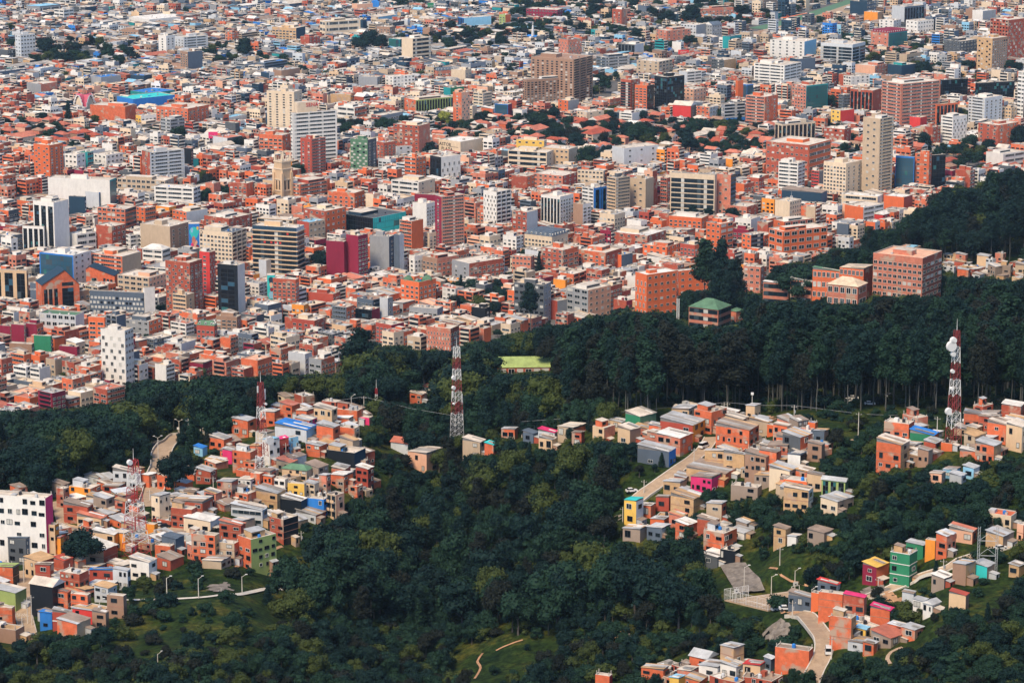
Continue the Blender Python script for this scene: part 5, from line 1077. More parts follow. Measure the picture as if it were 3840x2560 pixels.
def billboard_box(px, x0, x1, yt, yb, col, word, tm, label, name='billboard', cat='billboard', post=0, size=None):
    p, mpp, rz = frame_at(px, yb); w = (x1 - x0) * mpp; H = (yb - yt) * mpp; t = thing(name, label, cat, p, rz)
    ph = H * post; b = MB(); b.box(-w / 2, w / 2, 0, .6, ph, H, col, bottom=True); b.obj('panel', t)
    if post:
        b = MB(); b.tube((0, .3, 0), (0, .3, ph), .35, 'galvanised', n=6); b.obj('post', t)
    if word: letters(word, size or (H - ph) * .6, tm, t, (0, -.2, ph + (H - ph) * .28))
    PROT.append((x0, x1, yt, yb, p[1])); return t
billboard_box(1242, 1229, 1255, 242, 272, 'frame_white', 'M', 'letter_dark', 'white square sign with a big black M above low roofs', size=8.5)
billboard_box(2563, 2543, 2583, 188, 212, 'wall_scarlet', 'CITY', 'frame_white', 'red billboard beside the busy street near the top right of centre', post=.3)
billboard_box(1615, 1604, 1627, 12, 50, 'wall_green', 'LA SABANA', 'frame_white', 'green and white billboard on a post before trees at the top', post=.55, size=1.6)
billboard_box(800, 783, 817, 495, 555, 'wall_pink', 'Tienda', 'frame_white', 'hot pink billboard on a mast left of the pale slab tower', post=.6, size=2.2)
billboard_box(308, 294, 322, 596, 640, 'wall_magenta', 'MODA', 'frame_white', 'purple shop sign on the pale commercial block', post=.2, size=2.2)

def mural(px, x0, x1, yt, yb, back, shapes, label):
    p, mpp, rz = frame_at(px, yb); w = (x1 - x0) * mpp; H = (yb - yt) * mpp; t = thing('painted_wall', label, 'mural wall', p, rz)
    b = MB(); b.box(0, w, 0, 7, -3, H, 'wall_grey', 'roof_pale'); b.obj('walls', t)
    b = MB(); b.quad([(.1, -.06, .3), (w - .1, -.06, .3), (w - .1, -.06, H - .2), (.1, -.06, H - .2)], back)
    for k, (m, pts) in enumerate(shapes): b.quad([(x * w, -.10 - k * .02, z * H) for x, z in pts], m)
    b.obj('mural', t); t.location.x -= w / 2; PROT.append((x0, x1, yt, yb, p[1])); footprint(p[0], p[1] + 3, w / 2 + 2)
def blob(cx, cz, rx, rz, n=14, a=0): return [(cx + rx * math.cos(t + a) * (1 + .15 * math.sin(3 * t)), cz + rz * math.sin(t + a)) for t in [2 * math.pi * i / n for i in range(n)]]
mural(730, 711, 752, 838, 960, 'wall_blue', [('wall_turquoise', blob(.5, .72, .42, .18)), ('wall_skyblue', blob(.3, .8, .12, .08)), ('wall_pinkish', blob(.45, .42, .16, .20)), ('wall_pink', blob(.30, .30, .12, .12)), ('wall_peach', [(.35, .12), (.5, .08), (.62, .3), (.8, .42), (.7, .5), (.5, .38)]), ('wall_magenta', blob(.78, .28, .12, .07)), ('wall_yellow', blob(.82, .86, .1, .06))],
      'tall wall mural in blue with pink curving shapes right of the blank beige building')
mural(1018, 1002, 1032, 1030, 1140, 'wall_turquoise', [('wall_navy', blob(.5, .82, .3, .12)), ('wall_peach', blob(.5, .66, .18, .09)), ('wall_magenta', blob(.55, .5, .22, .07)), ('wall_skyblue', blob(.5, .3, .3, .14)), ('wall_teal', blob(.5, .12, .22, .08))],
      'narrow teal wall mural beside the brick block with a white top floor')

def vault(w, h, ln, shell, end, n=12, th=.5):
    b = MB(); P = [(-w / 2 + w * i / n, h * (1 - (2 * i / n - 1) ** 2 * .96) ** .85 if 0 < i < n else 0) for i in range(n + 1)]
    for i in range(n):
        (x0, z0), (x1, z1) = P[i], P[i + 1]; b.quad([(x0, -ln / 2, z0), (x0, ln / 2, z0), (x1, ln / 2, z1), (x1, -ln / 2, z1)][::-1], shell)
    b2 = MB()
    for s in (-1, 1):
        y = s * (ln / 2 - 1.2); pts = [(x * .92, y, z * .9) for x, z in P]; b2.quad(pts if s < 0 else pts[::-1], end)
    for s in (-1, 1):
        for i in range(n):
            (x0, z0), (x1, z1) = P[i], P[i + 1]; y = s * ln / 2
            b2.box(min(x0, x1), max(x0, x1), y - .2, y + .2, min(z0, z1) - .35, max(z0, z1) + .1, 'frame_white')
    return b, b2
p, mpp, rz = frame_at(318, 424); k = mpp / .286
t = thing('church', 'pink church of crossing parabolic vaults with a ribbed spire', 'church', p, rz)
for nm, ang, w_, h_, L_, off in (('nave_vault', 42, 15, 20, 20, (0, 0)), ('transept_vault', -42, 15, 20, 20, (0, 0)), ('chapel_vault', -42, 12, 15, 10, (12, 3)), ('chapel_vault', -42, 12, 14, 10, (20, 6))):
    a, e = vault(w_ * k, h_ * k, L_ * k, 'wall_pinkish' if nm == 'chapel_vault' else 'roof_magentapink', 'wall_cream') if 'roof_magentapink' in MATS else vault(w_ * k, h_ * k, L_ * k, 'wall_pinkish', 'wall_cream')
    M_ = Matrix.Rotation(math.radians(ang), 4, 'Z')
    o = a.obj(nm, t, (off[0] * k, off[1] * k, 0)); o.rotation_euler = (0, 0, math.radians(ang)); e2 = e.obj('end_wall', o)
b = MB()
for i in range(8):
    a = math.pi * 2 * i / 8; b.tube((2.6 * math.cos(a), 2.6 * math.sin(a), 17), (.5 * math.cos(a), .5 * math.sin(a), 28), .25, 'wall_brown', n=4)
b.tube((0, 0, 26), (0, 0, 30), .5, 'frame_white', n=6); b.obj('spire', t)
PROT.append((257, 382, 322, 424, p[1])); footprint(p[0] + 6, p[1] + 5, 20)
REFS.append((318, 370, 'the pink vaulted church'))

p, mpp, rz = frame_at(1062, 758); t = thing('church', 'sandstone gothic church tower crowned with pinnacles', 'church tower', p, rz + math.radians(40)); H = (758 - 600) * mpp; w_ = 5.4
b = MB(); b.box(-w_, w_, -w_, w_, -3, H, 'wall_sand', 'roof_pale')
for z in (.28, .55, .80, .97): b.box(-w_ - .5, w_ + .5, -w_ - .5, w_ + .5, H * z, H * z + .9, 'wall_cream', bottom=True)
b.obj('tower_shaft', t)
for sx in (-1, 1):
    for sy in (-1, 1):
        b = MB(); x, y = sx * w_, sy * w_; b.box(x - 1.2, x + 1.2, y - 1.2, y + 1.2, -3, H * .72, 'wall_sand'); b.tube((x, y, H * .72), (x, y, H * .86), 1.2, 'wall_sand', .1, 4); b.obj('buttress', t)
        b = MB(); b.tube((x * .9, y * .9, H), (x * .9, y * .9, H + 3), .9, 'wall_cream', .8, 6); b.tube((x * .9, y * .9, H + 3), (x * .9, y * .9, H + 8.5), .8, 'wall_cream', .05, 6); b.obj('pinnacle', t)
for s in (-.5, 0, .5):
    for q in (0, 1):
        b = MB(); x, y = (s * w_, -w_ * .9) if q else (-w_ * .9, s * w_); b.tube((x, y, H), (x, y, H + 5), .5, 'wall_cream', .05, 5); b.obj('pinnacle', t)
for s in (-.38, .38):
    for q in (0, 1):
        b = MB()
        if q: b.box(s * w_ - .6, s * w_ + .6, -w_ - .15, -w_ + .1, H * .32, H * .53, 'glass_black')
        else: b.box(-w_ - .15, -w_ + .1, s * w_ - .6, s * w_ + .6, H * .32, H * .53, 'glass_black')
        b.obj('lancet_window', t)
PROT.append((1034, 1096, 563, 745, p[1])); footprint(p[0], p[1], 9); REFS.append((1065, 660, 'the sandstone church tower'))

def gable_hall(px, x0, x1, yt, yb, label, flip):
    p, mpp, rz = frame_at(px, yb); w = (x1 - x0) * mpp; H = (yb - yt) * mpp; t = thing('gabled_hall', label, 'building', p, rz + math.radians(14 if not flip else -18))
    pk = .62 if not flip else .12; h0 = H * (.66 if not flip else .86); h1 = H * .97; dpt = w * .6; he = H * .62
    F_ = [(-w * .5, h0), (-w * .5 + pk * w, h1), (w * .5, he)]
    b = MB(); base = [(-w * .5, -4), (w * .5, -4), (w * .5, he), (-w * .5 + pk * w, h1), (-w * .5, h0)]
    b.quad([(x, 0, z) for x, z in base], 'wall_orange'); b.quad([(x, dpt, z) for x, z in base][::-1], 'wall_orange')
    b.quad([(w*.5, 0, -4), (w*.5, dpt, -4), (w*.5, dpt, he), (w*.5, 0, he)], 'wall_orange'); b.quad([(-w*.5, dpt, -4), (-w*.5, 0, -4), (-w*.5, 0, h0), (-w*.5, dpt, h0)], 'wall_orange'); b.obj('walls', t)
    b = MB(); e = .5
    for (xa, za), (xb, zb) in ((F_[0], F_[1]), (F_[1], F_[2])): b.prism([(xa, -e, za), (xb, -e, zb), (xb, dpt + e, zb), (xa, dpt + e, za)], [(xa, -e, za + .4), (xb, -e, zb + .4), (xb, dpt + e, zb + .4), (xa, dpt + e, za + .4)], 'wall_navy')
    b.obj('roof', t)
    wins = [(-.44, -.35, 0, .55), (-.31, -.22, 0, .55), (-.17, -.08, 0, .55), (.04, .34, 0, .55), (.04, .34, .60, .68)] if not flip else [(-.3, -.14, 0, .5), (.1, .18, .1, .5), (.22, .3, .1, .48), (.34, .42, .1, .46)]
    for a, c, z0, z1 in wins:
        o = glass_panel((c - a) * w, (z1 - z0) * H, 6, 'black', RND, 2).obj('window', t, (a * w, -.05, z0 * H + .3))
    PROT.append((x0, x1, yt, yb, p[1])); footprint(p[0], p[1] + dpt / 2, w * .55)
gable_hall(230, 159, 302, 1008, 1172, 'red gabled hall with four dark tall windows and a slate roof, left of its twin', False)
gable_hall(378, 324, 434, 996, 1092, 'red hall with a folded slate roof, right of its larger gabled twin', True)
REFS.append((230, 1080, 'the red slate-roofed hall'))

p, mpp, rz = frame_at(1998, 158); t = thing('obelisk_tower', 'slender white tapering tower beside dark trees at the top centre', 'tower', p, rz)
b = MB(); b.tube((0, 0, 0), (0, 0, 22), 2.6, 'white_paint', .9, 4, True); b.obj('shaft', t); b = MB(); b.box(-.25, .25, -.2, .2, 22, 26, 'white_paint'); b.box(-1, 1, -.2, .2, 24, 24.5, 'white_paint'); b.obj('cross', t); PROT.append((1985, 2008, 80, 156, p[1]))
p, mpp, rz = frame_at(2216, 235); t = thing('obelisk_tower', 'white needle-shaped tower right of the colonnaded brown tower', 'tower', p, rz)
b = MB(); b.tube((0, 0, 0), (0, 0, 8), 1.6, 'white_paint', 1.6, 8); b.tube((0, 0, 8), (0, 0, 14), 1.6, 'white_paint', .1, 8); b.obj('shaft', t)
# construction crane, far right
p, mpp, rz = frame_at(2952, 134); t = thing('tower_crane', 'orange-red tower crane standing beside the highway at the top right', 'crane', p, rz)
b = MB(); H = 76 * mpp
for sx in (-1, 1):
    for sy in (-1, 1): b.tube((sx, sy, 0), (sx, sy, H), .22, 'wall_vivid', n=4)
n = 16
for i in range(n): z0, z1 = H * i / n, H * (i + 1) / n; b.tube((-1, -1, z0), (1, -1, z1), .14, 'wall_vivid', n=4); b.tube((-1, 1, z1), (-1, -1, z0), .14, 'wall_vivid', n=4)
b.obj('mast', t); b = MB(); b.tube((-5, 0, H - 4), (72 * mpp, -2, H + 3), .7, 'wall_vivid', .4, 4); b.tube((-9, 0, H - 4), (0, 0, H - 3), .7, 'wall_vivid', .7, 4); b.obj('jib', t)
b = MB(); b.box(-9, -6, -1, 1, H - 6, H - 3.5, 'concrete'); b.obj('counterweight', t); b = MB(); b.box(-1.2, 1.2, -2.2, 0, H - 6, H - 3.6, 'frame_white'); b.obj('cab', t)

# ---------------------------------------------------------------- masts, poles, pylons
def mast(px, yt, yb, wb, wt, segs, label, tones, dishes, refw=None, panels=()):
    X, Y, Z = ground(px, yb); H = at_y(px, yt, Y)[1] - Z; t = thing('lattice_mast', label, 'radio mast', (X, Y, Z), .5 - math.atan(X / Y))
    wd = lambda z: wb + (wt - wb) * min(1, (z / H) ** .8)
    nb = len(tones)
    for k in range(nb):
        m = {'r': 'red_paint', 'm': 'maroon_paint', 'w': 'white_paint', 'g': 'galvanised'}[tones[k]]; b = MB(); z0, z1 = H * k / nb, H * (k + 1) / nb
        n = segs
        for j in range(n):
            a, c = z0 + (z1 - z0) * j / n, z0 + (z1 - z0) * (j + 1) / n; ra, rc = wd(a) / 2, wd(c) / 2
            q = [(-1, -1), (1, -1), (1, 1), (-1, 1)]; r = .105 if H > 20 else .07
            for i in range(4):
                s, u = q[i], q[(i + 1) % 4]
                b.tube((s[0] * ra, s[1] * ra, a), (s[0] * rc, s[1] * rc, c), r * 1.2, m, n=4)
                b.tube((s[0] * ra, s[1] * ra, a), (u[0] * rc, u[1] * rc, c), r * .6, m, n=3); b.tube((u[0] * ra, u[1] * ra, a), (s[0] * rc, s[1] * rc, c), r * .6, m, n=3)
                b.tube((s[0] * rc, s[1] * rc, c), (u[0] * rc, u[1] * rc, c), r * .6, m, n=3)
            if m in ('red_paint', 'maroon_paint'):
                b.tube((0, 0, a), (0, 0, c), .22, m, n=5); b.tube((ra * .4, -ra * .4, a), (rc * .4, -rc * .4, c), .10, m, n=4)
        b.obj('mast_section', t)
    b = MB(); b.tube((0, 0, H), (0, 0, H + 4), .12, 'white_paint', .05, 4); b.obj('lightning_rod', t)
    for (fz, side, r) in dishes:
        z = H * fz; x = side * (wd(z) / 2 + r * .8); b = MB(); b.tube((x, -.5, z), (x, -1.6, z), r, 'white_paint', r * .92, 14, True); b.tube((x, 0, z), (side * wd(z) / 2, 0, z), .12, 'galvanised', n=4)
        b.obj('dish_antenna', t)
    for (fz, side) in panels:
        z = H * fz; x = side * (wd(z) / 2 + .6); b = MB(); b.box(x - .25, x + .25, -.6, -.3, z, z + 2.6, 'white_paint', bottom=True); b.obj('panel_antenna', t)
    PROT.append((px - 18, px + 18, yt, yb - 25, Y)); footprint(X, Y, wb / 2 + 1)
    if refw: REFS.append((px, (yt + yb) / 2, refw))
mast(511, 1722, 2088, 8, 2.4, 2, 'tall red and white lattice mast rising from the lower-left houses', 'rwrwrwr'[::1], [(.985, -1, 1.0), (.60, -1, .5)], 'the lower-left mast')
mast(984, 1432, 1800, 4.6, 1.6, 2, 'slim dark red and white mast with side arms above the left slope', 'wwmwmwmm', [(.40, 1, 1.8), (.78, 1, .5)], 'the middle-left mast', [(.86, 1), (.82, 1), (.9, -1)])
mast(1714, 1300, 1672, 4.6, 1.9, 2, 'tall maroon and white lattice mast in the centre, its base behind trees', 'ggwmwmwmw', [(.60, -1, .8), (.70, -1, .9), (.44, -1, .45)], 'the tall central mast', [(.46, 1), (.42, 1), (.5, -1), (.3, 1)])
mast(3574, 1238, 1664, 4.3, 1.5, 2, 'tall maroon and white mast with white dishes before the dark ridge forest', 'mwmwmwm', [(.92, -1, 1.2), (.87, -1, 1.9), (.80, -1, .9), (.65, -1, .7), (.50, -1, .6), (.30, -1, 1.3)], 'the right-hand mast')
mast(1412, 1455, 1545, 1.0, .7, 3, 'short red and white mast rising behind the left slope crest', 'rwwr', [], None)
mast(3222, 741, 826, 0, 0, 1, 'x', '', [], None) if False else None
mast(2966, 735, 830, 3.5, 1.5, 4, 'small red lattice mast on a roof before the cream slotted building', 'rrww', [], None)
mast(1700, 1228, 1262, 3, 2, 2, 'short red antenna on the terraces above the central mast', 'rr', [], None)

def pole(px, yt, yb, label, kind='utility_pole', r=.14, arms=1, lean=0, cat=None, col='concrete_pale'):
    X, Y, Z = ground(px, yb); H = at_y(px, yt, Y)[1] - Z
    if H > 40: H = 14
    t = thing(kind, label, cat or kind.replace('_', ' '), (X, Y, Z), -math.atan(X / Y) + RND.uniform(-.4, .4)); b = MB(); b.tube((0, 0, -1), (0, 0, H), r * 1.3, col, r * .8, 6, True); b.obj('post', t)
    if kind == 'utility_pole':
        b = MB(); b.box(-1.1, 1.1, -.08, .08, H - .9, H - .75, 'concrete_dark', bottom=True)
        for x in (-.9, 0, .9): b.tube((x, 0, H - .75), (x, 0, H - .5), .07, 'frame_white', n=4)
        b.obj('crossarm', t)
        if RND.random() < .4: b = MB(); b.tube((.35, 0, H - 3), (.35, 0, H - 2), .3, 'wall_grey', n=8, cap=True); b.obj('transformer', t)
    elif kind == 'street_lamp':
        for s in ((-1, 1) if arms == 2 else (1,)):
            b = MB(); b.tube((0, 0, H - .2), (s * 1.5, 0, H + .7), .07, col, n=4); b.obj('arm', t); b = MB(); b.box(s * 1.5 - .4, s * 1.5 + .4, -.18, .18, H + .62, H + .8, 'frame_white', bottom=True); b.obj('lamp_head', t)
    elif kind == 'floodlight_pole':
        b = MB(); b.box(-.5, .5, -.3, .3, H - .2, H + .7, 'frame_white', bottom=True); b.obj('lamp_head', t)
    return t
for px, yt, yb, lb, kd, ar in [
 (2819,1478,1590,'tall lone floodlight mast on the grass strip before the ridge forest','floodlight_pole',1),
 (2245,1545,1598,'thin pole behind the ridge houses left of centre of the right slope','utility_pole',1),
 (2580,1515,1562,'utility pole left of the crest brick house','utility_pole',1), (2715,1508,1560,'left leg of twin poles right of the crest brick house','utility_pole',1),(2727,1508,1560,'right leg of twin poles right of the crest brick house','utility_pole',1),
 (1957,1578,1640,'utility pole at the left end of the ridge houses','utility_pole',1), (2977,1518,1598,'utility pole with white box on the upper right slope','utility_pole',1), (3218,1545,1645,'tall utility pole by the path on the right meadow','utility_pole',1),
 (3513,1562,1650,'utility pole left of the right-hand mast','utility_pole',1), (2415,1798,1850,'grey utility pole beside the lower end of the right slope street','utility_pole',1), (2602,1680,1765,'utility pole halfway up the right slope street','utility_pole',1),
 (2790,2125,2225,'tall street lamp over the concrete slope','street_lamp',1), (2980,2138,2222,'street lamp on the meadow right of the sports court','street_lamp',1), (2892,2160,2235,'street lamp at the right end of the sports court','street_lamp',1),
 (3043,2207,2285,'street lamp beside the ragged roof shed','street_lamp',1), (2924,2050,2118,'thin pole on the dark meadow under the stilt shack','utility_pole',1), (2971,2250,2318,'brown pole at the bend of the curved road','utility_pole',1),
 (3537,2095,2158,'utility pole beside the upper road','utility_pole',1), (3292,2165,2240,'utility pole before the dark green white-trimmed house','utility_pole',1), (3118,2385,2470,'pole by the white van on the curved road','utility_pole',1),
 (2335,1900,1960,'pole at the left corner of the yellow house','utility_pole',1), (2491,2510,2560,'thin lamp post near the bottom edge, left one','street_lamp',1),(2514,2520,2565,'thin lamp post near the bottom edge, right one','street_lamp',1),
 (594,1640,1740,'double-armed street lamp at the forest bend, lower one','street_lamp',2),(624,1592,1660,'double-armed street lamp at the forest bend, upper one','street_lamp',2),(672,1578,1632,'double-armed street lamp farther along the curve','street_lamp',2),
 (669,1608,1650,'white camera pole beside the highway curve','floodlight_pole',1),(708,1570,1668,'utility pole on the inner side of the highway curve','utility_pole',1),(767,1592,1655,'lamp pole with a sign on the highway curve','floodlight_pole',1),
 (815,1578,1618,'white post near the end of the highway curve','utility_pole',1),(829,1584,1612,'lamp beside the highway end','street_lamp',1),
 (1318,1486,1560,'lamp pole on the crest of the left slope','street_lamp',1),(1365,1485,1548,'utility pole on the crest near the short mast','utility_pole',1),(1342,1522,1572,'pale post on the crest of the left slope','utility_pole',1),
 (1092,1512,1570,'utility pole at the top of the left slope','utility_pole',1),(1134,1470,1545,'thin pole in front of the left wood','utility_pole',1),(1584,1346,1402,'floodlight pole in the wood left of the central mast','floodlight_pole',1),(1554,1374,1415,'thin pole in the wood left of the central mast','utility_pole',1),(1527,1390,1425,'white goal pole in the wood','utility_pole',1),
 (1622,1668,1720,'white pole right of the terracotta-roofed gable house','utility_pole',1),(1130,1990,2042,'white post below the grey house on stilts','utility_pole',1),
 (90,2090,2185,'tall pole at the top of the steep street','utility_pole',1),(104,2240,2340,'pole along the right side of the steep street','utility_pole',1),(120,2230,2345,'brown wooden pole beside the black barn','utility_pole',1),(84,2310,2375,'pole at the lower bend of the steep street','utility_pole',1),
 (376,2250,2350,'lamp post in front of the red row houses','street_lamp',1),(403,2165,2240,'pole in front of the blue-roofed maroon house','utility_pole',1),(311,2165,2226,'pole behind the small black barn','utility_pole',1),
 (745,2168,2242,'white lamp post beside the meadow path, middle one','street_lamp',1),(626,2165,2235,'lamp post beside the meadow path, left one','street_lamp',1),(830,2205,2234,'short white post beside the meadow path','utility_pole',1),(908,2160,2222,'dark lamp post beside the meadow path, right one','street_lamp',1),
 (592,2450,2492,'lone street lamp in the scrub at the lower left','street_lamp',1),(747,1940,1998,'pole on the street above the four-storey brick house','utility_pole',1),(634,1925,1975,'pole beside the parked cars on the left slope','utility_pole',1),
 (856,1835,1890,'pole beside the grey-roofed brick house','utility_pole',1),(800,1785,1830,'wooden pole behind the left slope houses','utility_pole',1),(1142,1628,1668,'pole in front of the light blue house end','utility_pole',1),(403,1975,2010,'pole behind the mast foot houses','utility_pole',1),
 (1072,1660,1720,'pole on the stepped street','utility_pole',1),(562,1835,1878,'pole right of the lower-left mast','utility_pole',1)]:
    pole(px, yt, yb, lb, kd, arms=ar)
for px, lb in ((2538, 'left white chimney-like column at the forest edge'), (2545, 'right white chimney-like column at the forest edge')):
    X, Y, Z = ground(px, 1258); H = at_y(px, 1120, Y)[1] - Z; t = thing('steel_pole', lb, 'column', (X, Y, Z)); b = MB(); b.tube((0, 0, -1), (0, 0, H), .42, 'white_paint', .3, 8, True); b.obj('shaft', t); PROT.append((px - 3, px + 4, 1125, 1215, Y))
# electricity pylon, right
X, Y, Z = ground(3700, 2160); H = at_y(3700, 1975, Y)[1] - Z
t = thing('electricity_pylon', 'grey lattice portal pylon over the upper road at the right', 'pylon', (X, Y, Z), -.1)
for sx in (-1, 1):
    b = MB(); x = sx * 2.7
    for q in ((-.3, -.3), (.3, -.3), (.3, .3), (-.3, .3)): b.tube((x + q[0], q[1], -1), (x + q[0], q[1], H), .06, 'galvanised', n=4)
    for i in range(14): b.tube((x - .3, -.3, H * i / 14), (x + .3, -.3, H * (i + 1) / 14), .04, 'galvanised', n=3)
    b.obj('leg', t)
b = MB()
for z in (.42, .72): b.tube((-2.7, 0, H * z), (2.7, 0, H * z), .09, 'galvanised', n=4); b.tube((-2.7, 0, H * z), (0, 0, H * (z + .14)), .06, 'galvanised', n=4); b.tube((0, 0, H * (z + .14)), (2.7, 0, H * z), .06, 'galvanised', n=4)
b.obj('cross_brace', t); PROT.append((3660, 3742, 1975, 2140, Y))
def cable(pts, label):
    b = MB(); P = [Vector(at_y(px, py, Y)[:1] + (Y,) + at_y(px, py, Y)[1:]) for px, py, Y in pts]
    for a, c in zip(P, P[1:]):
        m = (a + c) / 2 - Vector((0, 0, (c - a).length * .02)); b.tube(a, m, .045, 'galvanised', n=3); b.tube(m, c, .045, 'galvanised', n=3)
    o = b.obj('power_cable'); tag(o, label, 'cable')
cable([(1957, 1580, 1105), (2245, 1547, 1095), (2580, 1517, 1090), (2722, 1508, 1085), (2977, 1520, 1075), (3513, 1562, 1040)], 'thin power cable strung along the ridge houses before the dark forest')
cable([(1092, 1514, 1170), (1365, 1487, 1165), (1714, 1560, 1160)], 'thin cable above the crest of the left slope')
# ---------------------------------------------------------------- ground, roads, court
def in_poly(x, y, P):
    c = False; j = len(P) - 1
    for i in range(len(P)):
        xi, yi = P[i]; xj, yj = P[j]
        if (yi > y) != (yj > y) and x < (xj - xi) * (y - yi) / (yj - yi) + xi: c = not c
        j = i
    return c
b = MB(); A = np.concatenate([np.linspace(-.34, -.19, 12), np.linspace(-.185, .185, 150), np.linspace(.19, .34, 12)]); YS = np.concatenate([np.arange(500, 690, 10), np.arange(690, 1200, 3.5), np.arange(1200, 3000, 15), [3000, 3200]])
idx = {}
for i, Y in enumerate(YS):
    for j, a in enumerate(A): b.v.append((a * Y, float(Y), gz(a * Y, Y) - (.0 if Y < 2990 else .0)))
n = len(A)
for i in range(len(YS) - 1):
    for j in range(n - 1):
        k = i * n + j; q = (k, k + 1, k + n + 1, k + n); z = sum(b.v[t][2] for t in q) / 4
        b.f.append(q); b.m.append(b.mi('grassland' if z > 2 else 'asphalt'))
struct(b.obj('terrain', smooth=True))
b = MB(); b.quad([(-6000, 2990, -.25), (6000, 2990, -.25), (9000, 26000, -.25), (-9000, 26000, -.25)], 'asphalt'); struct(b.obj('city_ground'))
b = MB(); b.quad([(-6000, -3000, -6), (6000, -3000, -6), (6000, 3100, -6), (-6000, 3100, -6)], 'grassland'); struct(b.obj('lowland'))

ROADS = []                          # (points in the world, half width)
def strip(name, pts, width, m, lift=.28, edge=None, reg=True, col=5):
    P = [Vector(ground(*p)[:2]) for p in pts]; Q = []
    for i in range(len(P) - 1):
        p0, p1, p2, p3 = P[max(0, i - 1)], P[i], P[i + 1], P[min(len(P) - 1, i + 2)]; n = max(2, int((p2 - p1).length / 2.5))
        for k in range(n):
            t = k / n; Q.append(.5 * ((2 * p1) + (-p0 + p2) * t + (2 * p0 - 5 * p1 + 4 * p2 - p3) * t * t + (-p0 + 3 * p1 - 3 * p2 + p3) * t ** 3))
    Q.append(P[-1]); b = MB(); e = MB(); rows = []
    for i, q in enumerate(Q):
        d = (Q[min(i + 1, len(Q) - 1)] - Q[max(i - 1, 0)]).normalized(); nrm = Vector((-d.y, d.x)); row = []
        zc = max(gz(q.x + nrm.x * width * s, q.y + nrm.y * width * s) for s in (-.5, 0, .5))
        for s in np.linspace(-.5, .5, col): r_ = q + nrm * width * s; row.append((r_.x, r_.y, max(gz(r_.x, r_.y), zc - .5) + lift))
        rows.append(row)
        if reg: ROADS.append((q.x, q.y, width / 2))
    base = len(b.v)
    for row in rows: b.v.extend(row)
    for i in range(len(rows) - 1):
        for j in range(col - 1): k = base + i * col + j; b.f.append((k, k + 1, k + col + 1, k + col)); b.m.append(b.mi(m))
        for j, s in ((0, -1), (col - 1, 1)):
            if edge and (edge[0] == 0 or edge[0] == s):
                p, q2 = Vector(rows[i][j]), Vector(rows[i + 1][j]); hgt = edge[1]
                b.quad([p - Vector((0, 0, 1)), q2 - Vector((0, 0, 1)), q2 + Vector((0, 0, hgt)), p + Vector((0, 0, hgt))], edge[2])
                o = (p - Vector(rows[i][j - s])).normalized() * .35; b.quad([p + Vector((0, 0, hgt)), q2 + Vector((0, 0, hgt)), q2 + o + Vector((0, 0, hgt)), p + o + Vector((0, 0, hgt))], edge[2])
                b.quad([p + o + Vector((0, 0, hgt)), q2 + o + Vector((0, 0, hgt)), q2 + o - Vector((0, 0, 1)), p + o - Vector((0, 0, 1))], edge[2])
    o = b.obj(name); struct(o); return Q
strip('road', [(3030,2590),(3052,2540),(3078,2490),(3090,2450),(3088,2410),(3066,2375),(3040,2340),(3014,2312),(2962,2300)], 5.2, 'road_concrete', edge=(0, .15, 'concrete_pale'))
strip('road', [(3200,2262),(3250,2240),(3330,2212),(3430,2172),(3540,2138),(3600,2105),(3700,2072),(3770,2052),(3850,2030)], 3.6, 'road_concrete', edge=(0, .12, 'concrete_pale'))
strip('street', [(2380,1880),(2420,1850),(2465,1818),(2532,1768),(2590,1728),(2622,1702),(2650,1672),(2668,1640)], 5.0, 'road_concrete', edge=(0, .15, 'concrete_pale'))
strip('highway', [(560,1900),(585,1800),(604,1749),(606,1712),(628,1676),(672,1647),(735,1628),(837,1608),(905,1588)], 8.0, 'road_concrete', edge=(0, .9, 'concrete_pale'))
strip('highway', [(540,1700),(570,1660),(600,1625),(640,1600)], 6.0, 'asphalt', edge=(0, .4, 'concrete_pale'))
strip('steep_street', [(118,2420),(104,2370),(94,2328),(86,2285),(100,2235),(96,2190),(90,2140)], 5.0, 'road_concrete', edge=(0, .15, 'concrete'))
strip('path', [(470,2250),(560,2249),(660,2246),(780,2238),(877,2230),(940,2222),(1000,2210),(1062,2211)], 1.9, 'concrete_pale')
strip('street', [(215,1880),(225,1930),(236,1968),(240,1990)], 4.0, 'road_concrete')
strip('street', [(570,1975),(600,1990),(650,1985),(720,2000)], 4.5, 'road_concrete')
strip('street', [(1000,1765),(1040,1748),(1080,1726),(1100,1700),(1140,1690)], 4.0, 'road_concrete')
strip('path', [(3384,2428),(3341,2446),(3327,2471),(3338,2490)], 1.2, 'road_concrete')
strip('path', [(2885,2130),(2930,2160),(3000,2190),(3030,2200)], .7, 'dirt')
strip('path', [(880,2130),(930,2110),(980,2085),(1040,2055),(1060,2050)], 1.3, 'dirt')
strip('path', [(3190,1650),(3260,1655),(3310,1662)], 1.3, 'road_concrete')
strip('path', [(1810,2450),(1790,2480),(1802,2505),(1780,2545)], .8, 'dirt'); strip('path', [(1860,2440),(1890,2425),(1960,2400)], .9, 'dirt')
